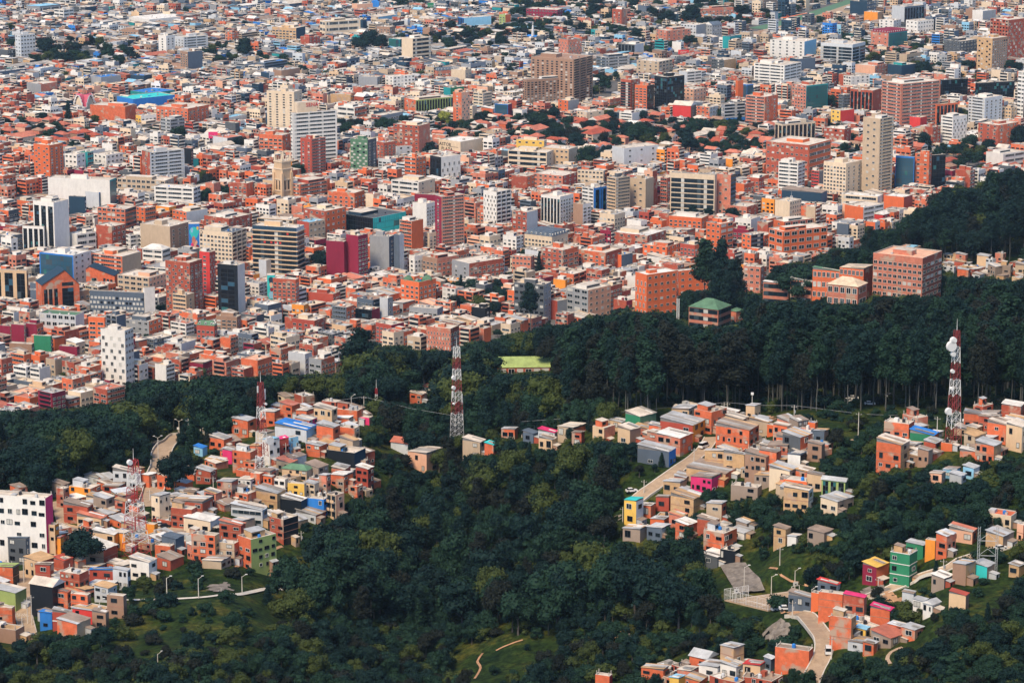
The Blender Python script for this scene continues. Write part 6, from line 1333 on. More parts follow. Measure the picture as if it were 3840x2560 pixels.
def patch(name, poly, m, lift=.32, kind='structure', rough=.12, cell=1.3):
    W_ = [ground(*p) for p in poly]; P = [(p[0], p[1]) for p in W_]; b = MB(); cx = sum(p[0] for p in P) / len(P); cy = sum(p[1] for p in P) / len(P)
    x0, x1, y0, y1 = min(p[0] for p in P), max(p[0] for p in P), min(p[1] for p in P), max(p[1] for p in P); nx, ny = int((x1 - x0) / cell) + 2, int((y1 - y0) / cell) + 2; vid = {}
    def vert(i, j):
        if (i, j) not in vid:
            x, y = x0 + i * cell + .5 * math.sin(i * 12.9 + j * 7.1), y0 + j * cell + .5 * math.sin(i * 5.3 + j * 9.7); vid[(i, j)] = len(b.v); b.v.append((x, y, gz(x, y) + lift + RND.uniform(0, rough)))
        return vid[(i, j)]
    for i in range(nx):
        for j in range(ny):
            x, y = x0 + (i + .5) * cell, y0 + (j + .5) * cell
            if in_poly(x + 1.2 * math.sin(y * .9), y + 1.2 * math.sin(x * .8), P): b.f.append((vert(i, j), vert(i + 1, j), vert(i + 1, j + 1), vert(i, j + 1))); b.m.append(b.mi(m)); ROADS.append((x, y, 1.0)) if (i + j) % 3 == 0 else None
    if not b.f: return
    o = b.obj(name); struct(o, kind); return o
patch('bare_earth', [(2300,2360),(2322,2375),(2335,2395),(2310,2415),(2298,2395)], 'dirt'); patch('bare_earth', [(2345,2372),(2390,2400),(2430,2430),(2445,2475),(2400,2450),(2360,2400)], 'rock')
patch('bare_earth', [(3290,2240),(3350,2222),(3375,2250),(3360,2290),(3310,2280)], 'dirt'); patch('bare_earth', [(2925,2288),(2960,2290),(3020,2302),(2990,2312),(2935,2306)], 'dirt', .2)
patch('bare_earth', [(2245,2095),(2275,2110),(2262,2140),(2235,2175),(2215,2165),(2235,2125)], 'dirt'); patch('bare_earth', [(2290,2000),(2318,1935),(2330,1960),(2310,2000)], 'rock')
patch('bare_earth', [(3240,2200),(3320,2195),(3350,2212),(3270,2238),(3230,2240)], 'rock'); patch('bare_earth', [(2740,1555),(2900,1560),(2900,1580),(2760,1575)], 'dirt', .15)
patch('bare_earth', [(780,2195),(860,2190),(855,2222),(790,2220)], 'rock', .3)
patch('rubble_heap', [(2870,2370),(2920,2350),(2965,2365),(2975,2400),(2920,2425),(2870,2410)], 'rock', .6, rough=2.0)
# sprayed-concrete slope and sports court
cz = COURT_Z
def on_plane(px, py, z):
    a, b_ = ray(px, py); Y = (z - CAM_H) / b_; return (a * Y, Y, z)
Wc = [on_plane(px, py, cz) for px, py in ((2716, 2248), (2980, 2212), (3058, 2244), (2880, 2288))]
b = MB(); b.prism([(p[0], p[1], cz - 1.6) for p in Wc], [(p[0], p[1], cz) for p in Wc], 'road_concrete'); o = b.obj('sports_court'); tag(o, 'pale concrete sports court with white lines on the right slope', 'sports court')
q = [Vector((p[0], p[1], cz)) for p in Wc]
def on_court(u, v): return q[0].lerp(q[1], u).lerp(q[3].lerp(q[2], u), v)
b = MB()
def line(u0, v0, u1, v1, w=.10):
    a, c = on_court(u0, v0), on_court(u1, v1); d = (c - a).normalized(); s = Vector((-d.y, d.x, 0)) * w; z = Vector((0, 0, .012)); b.quad([a - s + z, a + s + z, c + s + z, c - s + z][::-1], 'frame_white')
for L_ in ((.05,.06,.95,.06),(.05,.94,.95,.94),(.05,.06,.05,.94),(.95,.06,.95,.94),(.5,.06,.5,.94),(.2,.3,.2,.7),(.8,.3,.8,.7),(.05,.3,.2,.3),(.05,.7,.2,.7),(.8,.3,.95,.3),(.8,.7,.95,.7)): line(*L_)
for k in range(16): a0, a1 = 2 * math.pi * k / 16, 2 * math.pi * (k + 1) / 16; line(.5 + .06 * math.cos(a0), .5 + .18 * math.sin(a0), .5 + .06 * math.cos(a1), .5 + .18 * math.sin(a1))
b.obj('court_lines', o)
for u in (.0, .1, .2, .3, .4, .5, .6, .7, .8, .9, 1.0): p = on_court(u, .5); ROADS.append((p.x, p.y, 6))
t = thing('wire_fence', 'tall white-posted wire fence round the left end of the sports court', 'fence', tuple(on_court(0, 0)))
def fence_run(a, c, n, h):
    for i in range(n + 1):
        p = a.lerp(c, i / n) - Vector(t.location); b = MB(); b.tube(p, p + Vector((0, 0, h)), .09, 'white_paint', n=4); b.obj('post', t)
    b = MB(); a, c = a - Vector(t.location), c - Vector(t.location)
    for k in range(1, 9): z = Vector((0, 0, h * k / 8)); b.tube(a + z, c + z, .025 if k not in (4, 8) else .06, 'white_paint', n=3)
    for i in range(n * 4): p = a.lerp(c, i / (n * 4)); b.tube(p, p + Vector((0, 0, h)), .018, 'white_paint', n=3)
    b.obj('wire_mesh', t)
fence_run(on_court(0, 1), on_court(0, 0), 4, 3.6); fence_run(on_court(0, 0), on_court(.35, -.02), 4, 3.6)
for u, lb in ((.10, 'left basketball hoop and goal frame of the sports court'), (.93, 'right basketball hoop and goal frame of the sports court')):
    p = on_court(u, .25 if u > .5 else .12); t2 = thing('basketball_goal', lb, 'basketball hoop', tuple(p), .5); b = MB(); b.tube((-1.5, 0, 0), (-1.5, 0, 2.4), .08, 'white_paint', n=5); b.tube((1.5, 0, 0), (1.5, 0, 2.4), .08, 'white_paint', n=5); b.tube((-1.5, 0, 2.4), (1.5, 0, 2.4), .08, 'white_paint', n=5); b.obj('goal_frame', t2)
    b = MB(); b.box(-.9, .9, -.1, 0, 2.6, 3.8, 'frame_white', bottom=True); b.box(-.3, .3, -.14, -.1, 2.8, 3.2, 'frame_dark', bottom=True); b.obj('backboard', t2)
SL = [Vector(ground(*p)) for p in ((2700, 2128), (2795, 2118), (2868, 2222), (2762, 2232))]
b = MB(); N = 8
for i in range(N + 1):
    for j in range(N + 1):
        p = SL[0].lerp(SL[1], j / N).lerp(SL[3].lerp(SL[2], j / N), i / N); b.v.append((p.x, p.y, gz(p.x, p.y) + 1.0 + RND.uniform(-.15, .15)))
for i in range(N):
    for j in range(N): k = i * (N + 1) + j; b.f.append((k, k + 1, k + N + 2, k + N + 1)); b.m.append(b.mi('rock'))
o = b.obj('sprayed_concrete_slope'); tag(o, 'grey sprayed-concrete slope between the big brick house and the court', 'retaining slope')
for i in range(1, 8, 2):
    for j in range(1, 8, 2): p = b.v[i * 9 + j]; ROADS.append((p[0], p[1], 4))
o = link('road_marking', text_mesh('ESCOLAR\n  ZONA', 1.5, 'frame_white', .0)); p = ground(88, 2308); o.location = (p[0], p[1], p[2] + .45); o.rotation_euler = (.03, 0, -.08); struct(o)

# ---------------------------------------------------------------- vehicles
def car(px, py, col, label, kind='car', rz=0.0, grp=None):
    X, Y, Z = ground(px, py); L_, W_, H_ = (4.2, 1.75, 1.45) if kind == 'car' else (5.0, 2.0, 2.2)
    t = thing('parked_' + kind, label, kind, (X, Y, Z + .32), rz, grp); l, w_, = L_ / 2, W_ / 2
    m = 'wall_' + col if col != 'white' else 'white_paint'
    b = MB(); zc = .95 if kind == 'car' else 1.15
    b.prism([(-l, -w_, .3), (l, -w_, .3), (l, w_, .3), (-l, w_, .3)], [(-l * .97, -w_ * .96, zc), (l * .97, -w_ * .96, zc * .82), (l * .97, w_ * .96, zc * .82), (-l * .97, w_ * .96, zc)], m)
    a0, a1, c0, c1 = (-l * .85, l * .45, -l * .6, l * .15) if kind == 'car' else (-l * .97, l * .72, -l * .94, l * .45)
    b.prism([(c0, -w_ * .80, H_ - .06), (c1, -w_ * .80, H_ - .06), (c1, w_ * .80, H_ - .06), (c0, w_ * .80, H_ - .06)], [(c0 + .1, -w_ * .75, H_), (c1 - .1, -w_ * .75, H_), (c1 - .1, w_ * .75, H_), (c0 + .1, w_ * .75, H_)], m); b.obj('body', t)
    b = MB(); b.prism([(a0, -w_ * .93, zc * .9), (a1, -w_ * .93, zc * .9), (a1, w_ * .93, zc * .9), (a0, w_ * .93, zc * .9)], [(c0, -w_ * .80, H_ - .06), (c1, -w_ * .80, H_ - .06), (c1, w_ * .80, H_ - .06), (c0, w_ * .80, H_ - .06)], 'glass_black'); b.obj('windows', t)
    for x in (-l * .62, l * .62):
        for y in (-w_, w_): b = MB(); b.tube((x, y - .1, .32), (x, y + .1, .32), .32, 'rubber', n=10, cap=True); b.tube((x, y * 1.07 - .03, .32), (x, y * 1.07 + .03, .32), .17, 'galvanised', n=8, cap=True); b.obj('wheel', t)
    for y in (-w_ * .7, w_ * .7): b = MB(); b.box(l * .95, l * 1.0, y - .18, y + .18, .6, .75, 'frame_white', bottom=True); b.obj('headlight', t)
    return t
car(2640, 1680, 'white', 'white minibus parked at the top of the right slope street', 'van', .9)
car(2368, 1846, 'white', 'white car half hidden left of the right slope street', 'car', .3)
car(3106, 2450, 'white', 'white van parked on the outer bend of the curved road', 'van', 1.5)
car(2920, 2290, 'white', 'white pickup cab beside the sports court shed', 'van', .3); car(2946, 2288, 'white', 'white saloon car parked right of the white pickup', 'car', .1)
car(3752, 2062, 'white', 'white car on the upper road near the pylon', 'car', .5)
car(1048, 1737, 'palegrey', 'silver car parked on the stepped street', 'car', .4)
car(106, 2388, 'slate', 'dark grey car at the bottom of the steep street', 'car', .2)
car(3138, 1527, 'yellow', 'yellow taxi parked under the ridge forest trees', 'car', .1)
for i, (px, py) in enumerate(((3150,1512),(3182,1508),(3210,1514),(3238,1512),(3262,1520),(3200,1498),(3340,1490))): car(px, py, 'white' if i % 3 else 'palegrey', 'pale car parked among the dark trunks of the ridge forest', 'car', RND.uniform(-.3, .5), 'cars parked in the ridge forest')
car(590, 1958, 'red', 'dark red car parked on the left slope street', 'car', .2); car(602, 1972, 'palegrey', 'silver car below the dark red one on the left slope', 'car', .25); car(622, 1978, 'black', 'black car next to the silver one on the left slope', 'car', .2)
car(398, 1622, 'white', 'white truck glimpsed through the left forest', 'van', .2)
def highway_far(pts, w_, m): return strip('avenue', pts, w_, m, .3)
strip('grass_verge', [(2880,112),(3000,85),(3130,45),(3250,5)], 62, 'moss_grass' if 'moss_grass' in MATS else 'wall_moss', .15, col=3)
strip('avenue', [(2870,120),(2960,100),(3060,72),(3160,38),(3280,-4)], 26, 'road_concrete', .3, col=3)
strip('avenue', [(2600,190),(2750,165),(2870,120)], 30, 'road_concrete', .3, col=3)
strip('avenue', [(-60,815),(60,785),(140,755),(185,730)], 26, 'road_concrete', .3, col=3); strip('avenue', [(2250,400),(2300,330),(2380,300),(2560,200)], 12, 'asphalt', .3, col=3)
AVE = []
TOPL = [(-100,1560),(0,1555),(60,1530),(200,1505),(300,1470),(400,1450),(500,1400),(560,1385),(640,1400),(700,1450),(830,1370),(930,1360),(1050,1340),(1250,1360),(1290,1260),(1340,1215),(1460,1220),(1520,1240),(1640,1285),(1700,1255),(1800,1280),(1900,1250),(1950,1190),(2010,1180),(2060,1190),(2150,1200),(2280,1170),(2330,1110),(2420,1130),(2500,1060),(2580,960),(2640,890),(2740,900),(2800,1000),(2860,980),(2890,940),(3000,960),(3130,900),(3200,870),(3320,830),(3370,790),(3470,750),(3530,690),(3600,655),(3700,640),(3840,620),(4000,600)]
tx, ty = [p[0] for p in TOPL], [p[1] for p in TOPL]
# ---------------------------------------------------------------- the mass of ordinary city buildings
rg = {}
for x, y, r in ROADS: rg.setdefault((int(x // 40), int(y // 40)), []).append((x, y, r))
def near_road(x, y, r):
    i, j = int(x // 40), int(y // 40)
    for a in (i - 1, i, i + 1):
        for b_ in (j - 1, j, j + 1):
            for (cx, cy, cr) in rg.get((a, b_), ()):
                if (cx - x) ** 2 + (cy - y) ** 2 < (cr + r) ** 2: return True
    return False
PB = {}
for p in PROT:
    for k in range(int(p[0] // 64), int(p[1] // 64) + 1): PB.setdefault(k, []).append(p)
def top_limit(x0, x1, yb, Y, frac=.28, cap=26):
    """lowest screen y the top of something standing at depth Y may reach without hiding a named building"""
    lim = -1e9
    for k in range(int(x0 // 64), int(x1 // 64) + 1):
        for (a, c, yt, pb, pY) in PB.get(k, ()):
            if pY > Y + 1 and a < x1 - 2 and c > x0 + 2 and pb - min(cap, (pb - yt) * frac) > lim and yt < yb: lim = pb - min(cap, (pb - yt) * frac)
    return lim
fr = random.Random(11)
TH = math.radians(36); sR = (math.sin(TH), math.cos(TH)); sL = (-math.cos(TH), math.sin(TH))
TERR = [[(1880,500),(1960,455),(2300,450),(2520,450),(2800,470),(2960,520),(3100,560),(3330,520),(3360,560),(3560,600),(3300,600),(2880,640),(2300,610),(2200,650),(1900,560)], [(0,470),(240,470),(440,560),(260,600),(0,560)], [(1590,470),(1900,440),(1950,520),(1700,580)], [(3440,560),(3800,600),(3840,680),(3420,720)]]
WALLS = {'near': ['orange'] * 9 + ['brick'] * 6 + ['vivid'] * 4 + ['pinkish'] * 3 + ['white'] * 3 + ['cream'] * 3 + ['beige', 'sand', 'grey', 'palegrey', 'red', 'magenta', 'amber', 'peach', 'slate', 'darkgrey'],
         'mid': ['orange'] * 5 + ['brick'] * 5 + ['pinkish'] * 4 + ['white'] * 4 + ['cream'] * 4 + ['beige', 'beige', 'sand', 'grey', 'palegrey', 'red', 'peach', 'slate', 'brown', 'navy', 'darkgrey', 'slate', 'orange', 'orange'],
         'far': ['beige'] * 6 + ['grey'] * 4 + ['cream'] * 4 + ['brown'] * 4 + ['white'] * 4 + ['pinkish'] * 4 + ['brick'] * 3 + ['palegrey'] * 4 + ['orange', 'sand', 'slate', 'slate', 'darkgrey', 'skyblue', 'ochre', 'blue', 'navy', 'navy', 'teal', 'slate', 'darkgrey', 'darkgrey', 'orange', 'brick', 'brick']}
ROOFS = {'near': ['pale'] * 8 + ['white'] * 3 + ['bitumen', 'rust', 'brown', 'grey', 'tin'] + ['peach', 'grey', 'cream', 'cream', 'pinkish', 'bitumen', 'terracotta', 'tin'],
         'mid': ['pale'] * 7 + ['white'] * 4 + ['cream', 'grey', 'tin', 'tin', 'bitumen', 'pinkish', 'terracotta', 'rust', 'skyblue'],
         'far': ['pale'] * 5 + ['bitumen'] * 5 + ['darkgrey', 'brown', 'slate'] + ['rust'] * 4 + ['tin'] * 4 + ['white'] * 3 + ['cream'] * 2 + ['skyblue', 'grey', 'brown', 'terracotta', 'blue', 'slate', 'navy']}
CGREEN = [[(1920,0),(2400,0),(2350,150),(1920,170)], [(2380,10),(2860,10),(2820,180),(2400,200)], [(3060,130),(3500,180),(3520,330),(3100,300)], [(3600,250),(3840,250),(3840,350),(3600,350)], [(1940,460),(2480,450),(2480,560),(1950,560)], [(2480,440),(2800,440),(2800,580),(2500,600)], [(1700,1090),(1920,1080),(1920,1220),(1720,1220)], [(1500,130),(1920,110),(1920,190),(1500,210)], [(2980,400),(3180,400),(3180,520),(3080,520)], [(3420,440),(3840,470),(3840,640),(3440,640)], [(40,170),(520,180),(520,260),(40,260)], [(720,190),(900,180),(900,260),(720,260)], [(1270,450),(1560,450),(1560,530),(1280,530)], [(2200,290),(2320,280),(2330,380),(2200,380)], [(740,690),(860,690),(860,790),(740,790)], [(2880,560),(3230,560),(3230,650),(2900,620)]]
cands = []; tree_spots = []
u0 = 900; BU, BV = 70.0, 38.0
import itertools
for iu in range(int(900 / BU), int(5400 / BU)):
    for iv in range(int(-800 / BV), int(3900 / BV)):
        bu, bv = iu * BU, iv * BV; thb = TH + fr.uniform(-.09, .09); pv = ((bu + BU / 2) * math.sin(TH) - (bv + BV / 2) * math.cos(TH), (bu + BU / 2) * math.cos(TH) + (bv + BV / 2) * math.sin(TH)); sR = (math.sin(thb), math.cos(thb)); sL = (-math.cos(thb), math.sin(thb))
        off = (pv[0] - (bu + BU / 2) * sR[0] - (bv + BV / 2) * sL[0], pv[1] - (bu + BU / 2) * sR[1] - (bv + BV / 2) * sL[1])
        cxb, cyb = bu * sR[0] + bv * sL[0] + off[0], bu * sR[1] + bv * sL[1] + off[1]
        if not (1500 < cyb < 4900): continue
        if abs(cxb) > cyb * .1763 + 150: continue
        for row in (0, 1):
            u = bu + 3.5; vv = bv + (3.5 if row == 0 else BV / 2)
            while u < bu + BU - 10:
                far = cyb > 2700
                W = fr.uniform(6, 12) if far else fr.choice([fr.uniform(6.5, 11), fr.uniform(8, 17)]); D = BV / 2 - 3.5 - fr.uniform(0, 5 if far else 7)
                if far and fr.random() < .05: W = fr.uniform(22, 40)
                if u + W > bu + BU - 3: W = bu + BU - 3.5 - u
                if W < 5: break
                vo = vv + (0 if row == 0 else (BV / 2 - 3.5 - D) * fr.random())
                X, Y = u * sR[0] + vo * sL[0] + off[0], u * sR[1] + vo * sL[1] + off[1]; uu = u; u += W + (fr.uniform(0, 1.2) if fr.random() < .7 else fr.uniform(2, 6))
                Z = gz(X, Y)
                if Z > 4: continue
                cx, cy = (uu + W / 2) * sR[0] + (vo + D / 2) * sL[0] + off[0], (uu + W / 2) * sR[1] + (vo + D / 2) * sL[1] + off[1]
                px, py = proj(X, Y, Z)
                if not (-220 < px < 4060 and -60 < py < 1760): continue
                if near_foot(cx, cy, min(W, D) * .40) or near_foot(X + sR[0] * 2 + sL[0] * 2, Y + sR[1] * 2 + sL[1] * 2, 1.5): continue
                if near_road(cx, cy, 6): continue
                terr = any(in_poly(px, py, P) for P in TERR)
                cg = any(in_poly(px, py, P) for P in CGREEN)
                if fr.random() < (.42 if cg else .26 if terr else .06 if py > 300 else (.09 if px > 1800 else .035)) or (terr and fr.random() < .12): tree_spots.append((cx, cy, 3 if cg else 1 if terr else 0)); continue
                if py > 560 and not terr: F = fr.choice([2, 3, 3, 4, 4, 5, 5, 6] if py < 1000 else [2, 3, 3, 4, 4, 5, 5])
                elif terr: F = fr.choice([1, 2, 2, 2, 3])
                elif py > 300: F = fr.choice([2, 2, 3, 3, 3, 4, 4, 5])
                else: F = fr.choice([1, 2, 2, 2, 3, 3, 3, 4, 5] if px > 2000 else [1, 1, 2, 2, 2, 2, 3, 3, 4])
                if px > 2700 and py < 430 and fr.random() < .3: F += fr.randint(1, 4)
                if 1900 < px < 2500 and py > 1250: F = min(F, 3)
                fh = fr.uniform(2.6, 3.4); h = F * fh + .6
                l = proj(X + sL[0] * D, Y + sL[1] * D, Z)[0]; r = proj(X + sR[0] * W, Y + sR[1] * W, Z)[0]
                while F >= 1:
                    h = F * fh + .6; yt = proj(X, Y, Z + h)[1]
                    if yt >= top_limit(l, r, py, Y) - 1: break
                    F -= 1
                if yt > float(np.interp(px, tx, ty)) + 35: continue
                if F < 1:
                    tree_spots.append((cx, cy, 2)); continue
                cands.append([(r - l) * (py - yt), X, Y, Z, W, D, F, h, l, px, r, yt, py, terr, thb])
print('filler candidates', len(cands))
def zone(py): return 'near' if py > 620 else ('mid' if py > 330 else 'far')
rank = sorted(range(len(cands)), key=lambda i: -cands[i][0])
vis = [i for i in rank if cands[i][10] > 8 and cands[i][8] < 3832 and cands[i][12] < 1560 and cands[i][12] > 20]
tall = [i for i in vis if cands[i][6] >= 4][:150]; low = [i for i in vis if cands[i][6] < 4][:300]; own = set(tall) | set(low)
used = {}
for nm in [o['label'] for o in COL.objects if 'label' in o.keys()]: used[nm] = 1
NUM = {1: 'one', 2: 'two', 3: 'three', 4: 'four', 5: 'five', 6: 'six', 7: 'seven', 8: 'eight', 9: 'nine', 10: 'ten'}
def clean(c): return WORD.get(c, c)
def auto_label(px, py, F, wall, roof, side, noun):
    near = sorted(REFS, key=lambda q: (q[0] - px) ** 2 + (1.6 * (q[1] - py)) ** 2)
    rw = {'pale': 'pale', 'bitumen': 'dark', 'white': 'white', 'tin': 'tin', 'rust': 'rusty'}.get(roof, clean(roof))
    for q in near[:9]:
        dx, dy = px - q[0], py - q[1]; far = math.hypot(dx, dy)
        if abs(dy) < abs(dx) * .45: rel = 'right of' if dx > 0 else 'left of'
        elif abs(dx) < abs(dy) * .45: rel = 'in front of' if dy > 0 else 'behind'
        else: rel = ('below and ' if dy > 0 else 'above and ') + ('right of' if dx > 0 else 'left of')
        for pre in ('just ' if far < 90 else '', 'a little way ' if far < 200 else 'some way '):
            for extra in ('', f' with a {rw} roof', f' with a {rw} roof and {side} side'):
                s = f"{NUM[F]}-storey {clean(wall)} {noun}{extra} {pre}{rel} {q[2]}"
                if len(s.split()) <= 16 and s not in used: used[s] = 1; return s, None
    q = near[0]; s = f"{NUM[F]}-storey {clean(wall)} {noun} in the cluster around {q[2]}"
    return s, 'look-alike buildings around ' + q[2]
stuff_lo, stuff_hi = MB(), MB()
for i, c in enumerate(cands):
    _, X, Y, Z, W, D, F, h, l, px, r, yt, py, terr, thb = c
    rn = random.Random(i * 31 + 5); z = zone(py)
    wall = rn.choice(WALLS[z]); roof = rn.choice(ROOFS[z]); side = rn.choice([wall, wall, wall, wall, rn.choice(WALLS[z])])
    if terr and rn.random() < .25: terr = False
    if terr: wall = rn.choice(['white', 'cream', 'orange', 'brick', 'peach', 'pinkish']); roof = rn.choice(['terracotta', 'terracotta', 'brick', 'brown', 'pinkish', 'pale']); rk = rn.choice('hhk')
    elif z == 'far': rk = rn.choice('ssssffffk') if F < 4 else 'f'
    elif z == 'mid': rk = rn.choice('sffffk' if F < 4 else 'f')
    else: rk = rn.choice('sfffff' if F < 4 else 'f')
    if rk == 'm': roof = rn.choice(['moss', 'slate', 'terracotta'])
    nw = max(1, int(D / 3.4)); nr = max(1, int(W / 3.4))
    codes = [f'w{nw}', f'w{nw}', f'W{max(1, nw - 1)}', f'W{max(1, nw - 1)}', '0', 'b', f'B{max(1, nw // 2)}']; codesr = [f'w{nr}', f'w{nr}', f'W{max(1, nr - 1)}', f'W{max(1, nr)}', '0', 'b', f'B{max(1, nr // 2)}']
    Lc, Rc = rn.choice(codes), rn.choice(codesr)
    if i in own:
        noun = 'apartment block' if F >= 4 else 'house'
        lb, grp = auto_label((l + r) / 2, (yt + py) / 2, F, wall, roof, clean(side), noun)
        make_building(l, px, r, yt, py, F, wall, Lc + ':' + side if rn.random() < .5 else Lc, Rc, rk + ':' + roof, lb, 'apartment block' if F >= 4 else 'house', 'apartment_building' if F >= 4 else 'house', False, grp or ('ordinary apartment blocks of the city' if F >= 4 else 'ordinary houses of the city'), (X, Y, Z, thb, W, D, h), rn)
    else:
        b = stuff_hi if F >= 4 else stuff_lo; o = MB(); wm = lambda k: 'wall_' + k
        o2 = walls_geo(W, D, h, wm(side), wm(wall), -1, rk == 'f'); o3 = roof_geo(rk, roof, W, D, h, rn)
        items = [('r', it) for it in facade(F, W, h, Rc, wall, rn)] + [('l', it) for it in facade(F, D, h, Lc, wall, rn)]
        merged_windows(items, o2, W, D, wall)
        if rk == 'f':
            p = h - (.8 if h > 8 else .35)
            if rn.random() < .4 and min(W, D) > 6:
                bw, bd = W * rn.uniform(.3, .6), D * rn.uniform(.35, .6); x, y = rn.uniform(.05, .3) * W, rn.uniform(.05, .35) * D; o2.box(x, x + bw, y, y + bd, p - .02, p + 2.7, wm(rn.choice([wall, side, 'white'])), 'roof_pale'); o2.quad([(x + .4, y - .05, p + .9), (x + bw - .4, y - .05, p + .9), (x + bw - .4, y - .05, p + 2.1), (x + .4, y - .05, p + 2.1)], 'glass_dark')
            for _ in range(rn.randint(1, 5)):
                x, y, sz = rn.uniform(.05, .7) * W, rn.uniform(.05, .7) * D, rn.uniform(.8, 2.6)
                if x + sz < W - .4 and y + sz < D - .4: o2.box(x, x + sz, y, y + sz, p - .01, p + rn.uniform(.5, 2.4), rn.choice(['concrete', 'roof_tin', 'wall_white', 'roof_bitumen', wm(wall), 'tank_black']))
        M_ = Matrix.Translation((X, Y, Z)) @ Matrix.Rotation(math.pi / 2 - thb, 4, 'Z'); b.add(o2, M_); b.add(o3, M_)
o = stuff_lo.obj('distant_houses'); tag(o, 'sea of small low houses spreading to the top of the picture', 'houses'); o['kind'] = 'stuff'
o = stuff_hi.obj('distant_apartment_blocks'); tag(o, 'remaining ordinary mid-rise blocks scattered through the city', 'apartment blocks'); o['kind'] = 'stuff'

# small houses that fill the gaps of the hillside quarters
SLUM = [[(-60,2440),(150,2425),(210,2395),(350,2390),(480,2320),(490,2210),(600,2150),(720,2118),(900,2145),(1040,2070),(1120,2015),(1150,1960),(1295,1950),(1400,1850),(1410,1790),(1350,1660),(1400,1600),(1370,1545),(1200,1510),(1050,1530),(950,1600),(870,1660),(800,1720),(760,1790),(600,1790),(440,1790),(230,1840),(200,1880),(-60,1880)],
        [(2440,1600),(2600,1545),(2830,1570),(3090,1630),(3110,1700),(3050,1760),(3080,1830),(3030,1900),(2880,1830),(2700,1830),(2600,1960),(2420,2030),(2340,1990),(2420,1860),(2540,1760),(2560,1720),(2440,1680)],
        [(3400,1640),(3520,1650),(3500,1745),(3400,1745)], [(3640,1600),(3850,1600),(3850,1700),(3660,1740)], [(3110,2350),(3280,2340),(3270,2420),(3230,2450),(3130,2440)], [(2500,2530),(2620,2505),(2900,2520),(2900,2590),(2480,2590)], [(3560,985),(3700,1000),(3850,985),(3850,1060),(3560,1040)]]
k = k2 = 0
for attempt in range(6000):
    P = SLUM[0] if attempt % 10 < 5 else SLUM[(1, 1, 1, 2, 3, 4, 5, 6, 1, 1)[attempt % 9]]
    xs = [p[0] for p in P]; ys = [p[1] for p in P]; px, py = fr.uniform(min(xs), max(xs)), fr.uniform(min(ys), max(ys))
    if not in_poly(px, py, P) or k > 300: continue
    X, Y, Z = ground(px, py); W, D = fr.uniform(3.6, 7.5), fr.uniform(3.8, 8); th = TH + fr.uniform(-.35, .35)
    R_, L_ = (math.sin(th), math.cos(th)), (-math.cos(th), math.sin(th)); cx, cy = X + R_[0] * W / 2 + L_[0] * D / 2, Y + R_[1] * W / 2 + L_[1] * D / 2
    if near_foot(cx, cy, min(W, D) * .30) or near_road(cx, cy, 3.4): continue
    l = proj(X + L_[0] * D, Y + L_[1] * D, Z)[0]; r = proj(X + R_[0] * W, Y + R_[1] * W, Z)[0]; F = fr.choice([1, 1, 2, 2, 3]); ok = False
    while F >= 1:
        h = 2.5 * F; yt = proj(X, Y, Z + h)[1]
        if yt >= top_limit(l, r, py, Y, .3, 22) - 2: ok = True; break
        F -= 1
    if not ok: continue
    if F > 1 and k2 >= 78: F = 1; h = 2.5; yt = proj(X, Y, Z + h)[1]
    k2 += F > 1; k += 1; wall = fr.choice(['orange', 'orange', 'orange', 'orange', 'brick', 'brick', 'brick', 'ochre', 'sand', 'rust', 'pinkish', 'cream', 'palegrey', 'beige']); roof = fr.choice(['tin', 'tin', 'rust', 'rust', 'pale', 'white', 'palegrey', 'ochre'])
    lb, grp = auto_label((l + r) / 2, (yt + py) / 2, F, wall, roof, wall, 'hillside house' if F > 1 else 'hillside shack')
    make_building(l, px, r, yt, py, F, wall, fr.choice(['w1', 'w2', '0', 'w3']), fr.choice(['w1', 'w2', '0']), fr.choice('sssf') + ':' + roof, lb, 'house' if F > 1 else 'shack', 'hillside_house' if F > 1 else 'shack', True, grp, (X, Y, Z, th, W, D, h), random.Random(k))
print('hill fillers', k)
